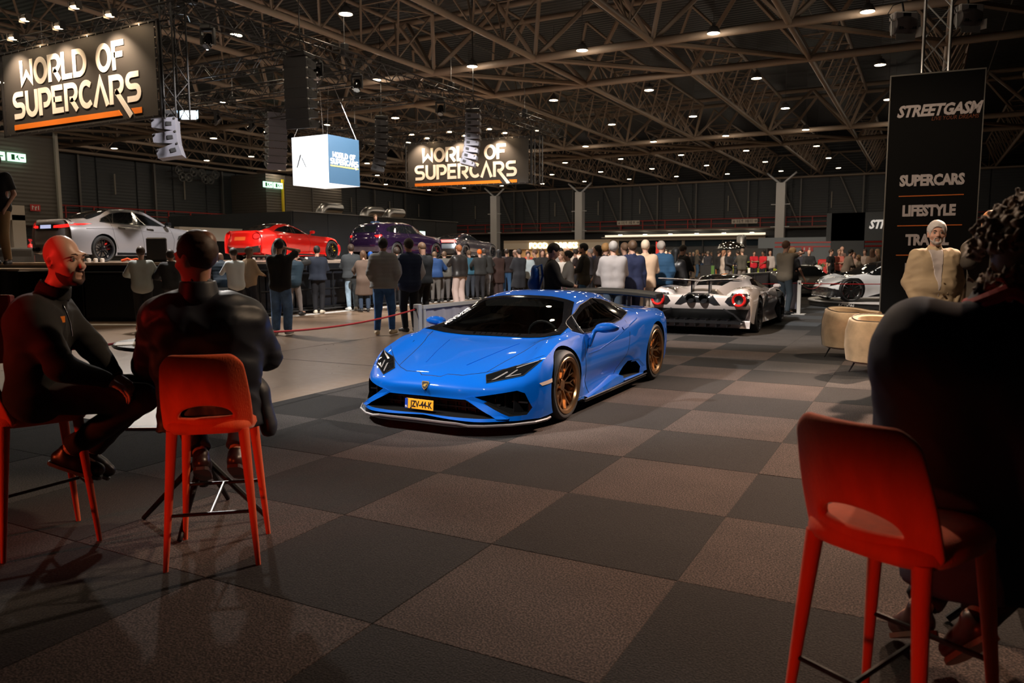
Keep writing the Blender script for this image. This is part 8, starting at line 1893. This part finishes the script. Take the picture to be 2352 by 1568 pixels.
link('shirt', sh4.mesh('shirt', wnoise(.004, 30, 5)), mat('pale_shirt', (.52, .46, .44), .8), t4)
q = MB(); 
for z, xx in ((1.19, .115), (1.07, .125)): q.tube((-.075, .155 + .01, z), (-.075, .185, z), .012, n=10)
q.build('button', cm((.10, .06, .03), .4), t4)
for sx in (-1, 1): q = MB(); q.box((sx * .15, .12, 1.10), (.12, .02, .05), rz=-sx * .75, bev=.005); q.build('pocket_flap', bs, t4)
person('red haired person in dark olive jacket, hand to face, behind the curly head', 2272, 600, 8.6, 1.97, 262, L_('jacket', (.055, .045, .035), (.04, .03, .03), haircol=(.62, .25, .08)), L='down', R='chin', h=.014)
# bag and backpack
bp = thing('backpack', 'bright blue backpack on the back of the young person in black hoodie', 'backpack', tuple(AD(1229, 640, 12.25)[:2]) + (0,), radians(30 - 90)); sd = SDF(.015, .03); sd.cone((0, -.0, 1.02), (0, 0, 1.28), .12, .10, flat=((0, 1, 0), 1.5)); sd.ell((0, -.05, 1.08), (.10, .07, .11)); link('body', sd.mesh('body'), mat('blue_nylon', (.01, .10, .42), .5), bp)
q = MB(); q.path([(-.08, .06, 1.0), (-.09, .12, 1.2), (-.08, .10, 1.38), (-.07, 0, 1.33)], .014, 5); q.path([(.08, .06, 1.0), (.09, .12, 1.2), (.08, .10, 1.38), (.07, 0, 1.33)], .014, 5); q.build('strap', mat('blue_nylon', (.01, .10, .42), .5), bp)
x_, y_, _ = AD(1296, 655, 12.2); pb = thing('shopping_bag', 'bright pink carrier bag held beside the young person in black hoodie', 'bag', (x_, y_, .78), TH); q = MB(); q.loft([[(a * w, b_ * .05, z) for a, b_ in ((-1, -1), (1, -1), (1, 1), (-1, 1))] for z, w in ((0, .055), (.02, .06), (.2, .075))]); q.build('bag', mat('pink_plastic', (.9, .06, .30), .4), pb, fix=True); q = MB(); q.path([(-.04, 0, .2), (-.02, 0, .3), (.02, 0, .3), (.04, 0, .2)], .004, 4); q.build('handle', mat('pink_plastic', (.9, .06, .30), .4), pb)
# ------------------------------------------------------------------ turn lettering curves into meshes
dg = bpy.context.evaluated_depsgraph_get(); dg.update()
for o in [o for o in COL.objects if o.type == 'FONT']:
    me = bpy.data.meshes.new_from_object(o.evaluated_get(dg)); n = bpy.data.objects.new(o.name, me); mw = o.matrix_local.copy(); pr = o.parent; nm = o.name; bpy.data.objects.remove(o); n.name = nm; COL.objects.link(n); n.parent = pr; n.matrix_local = mw
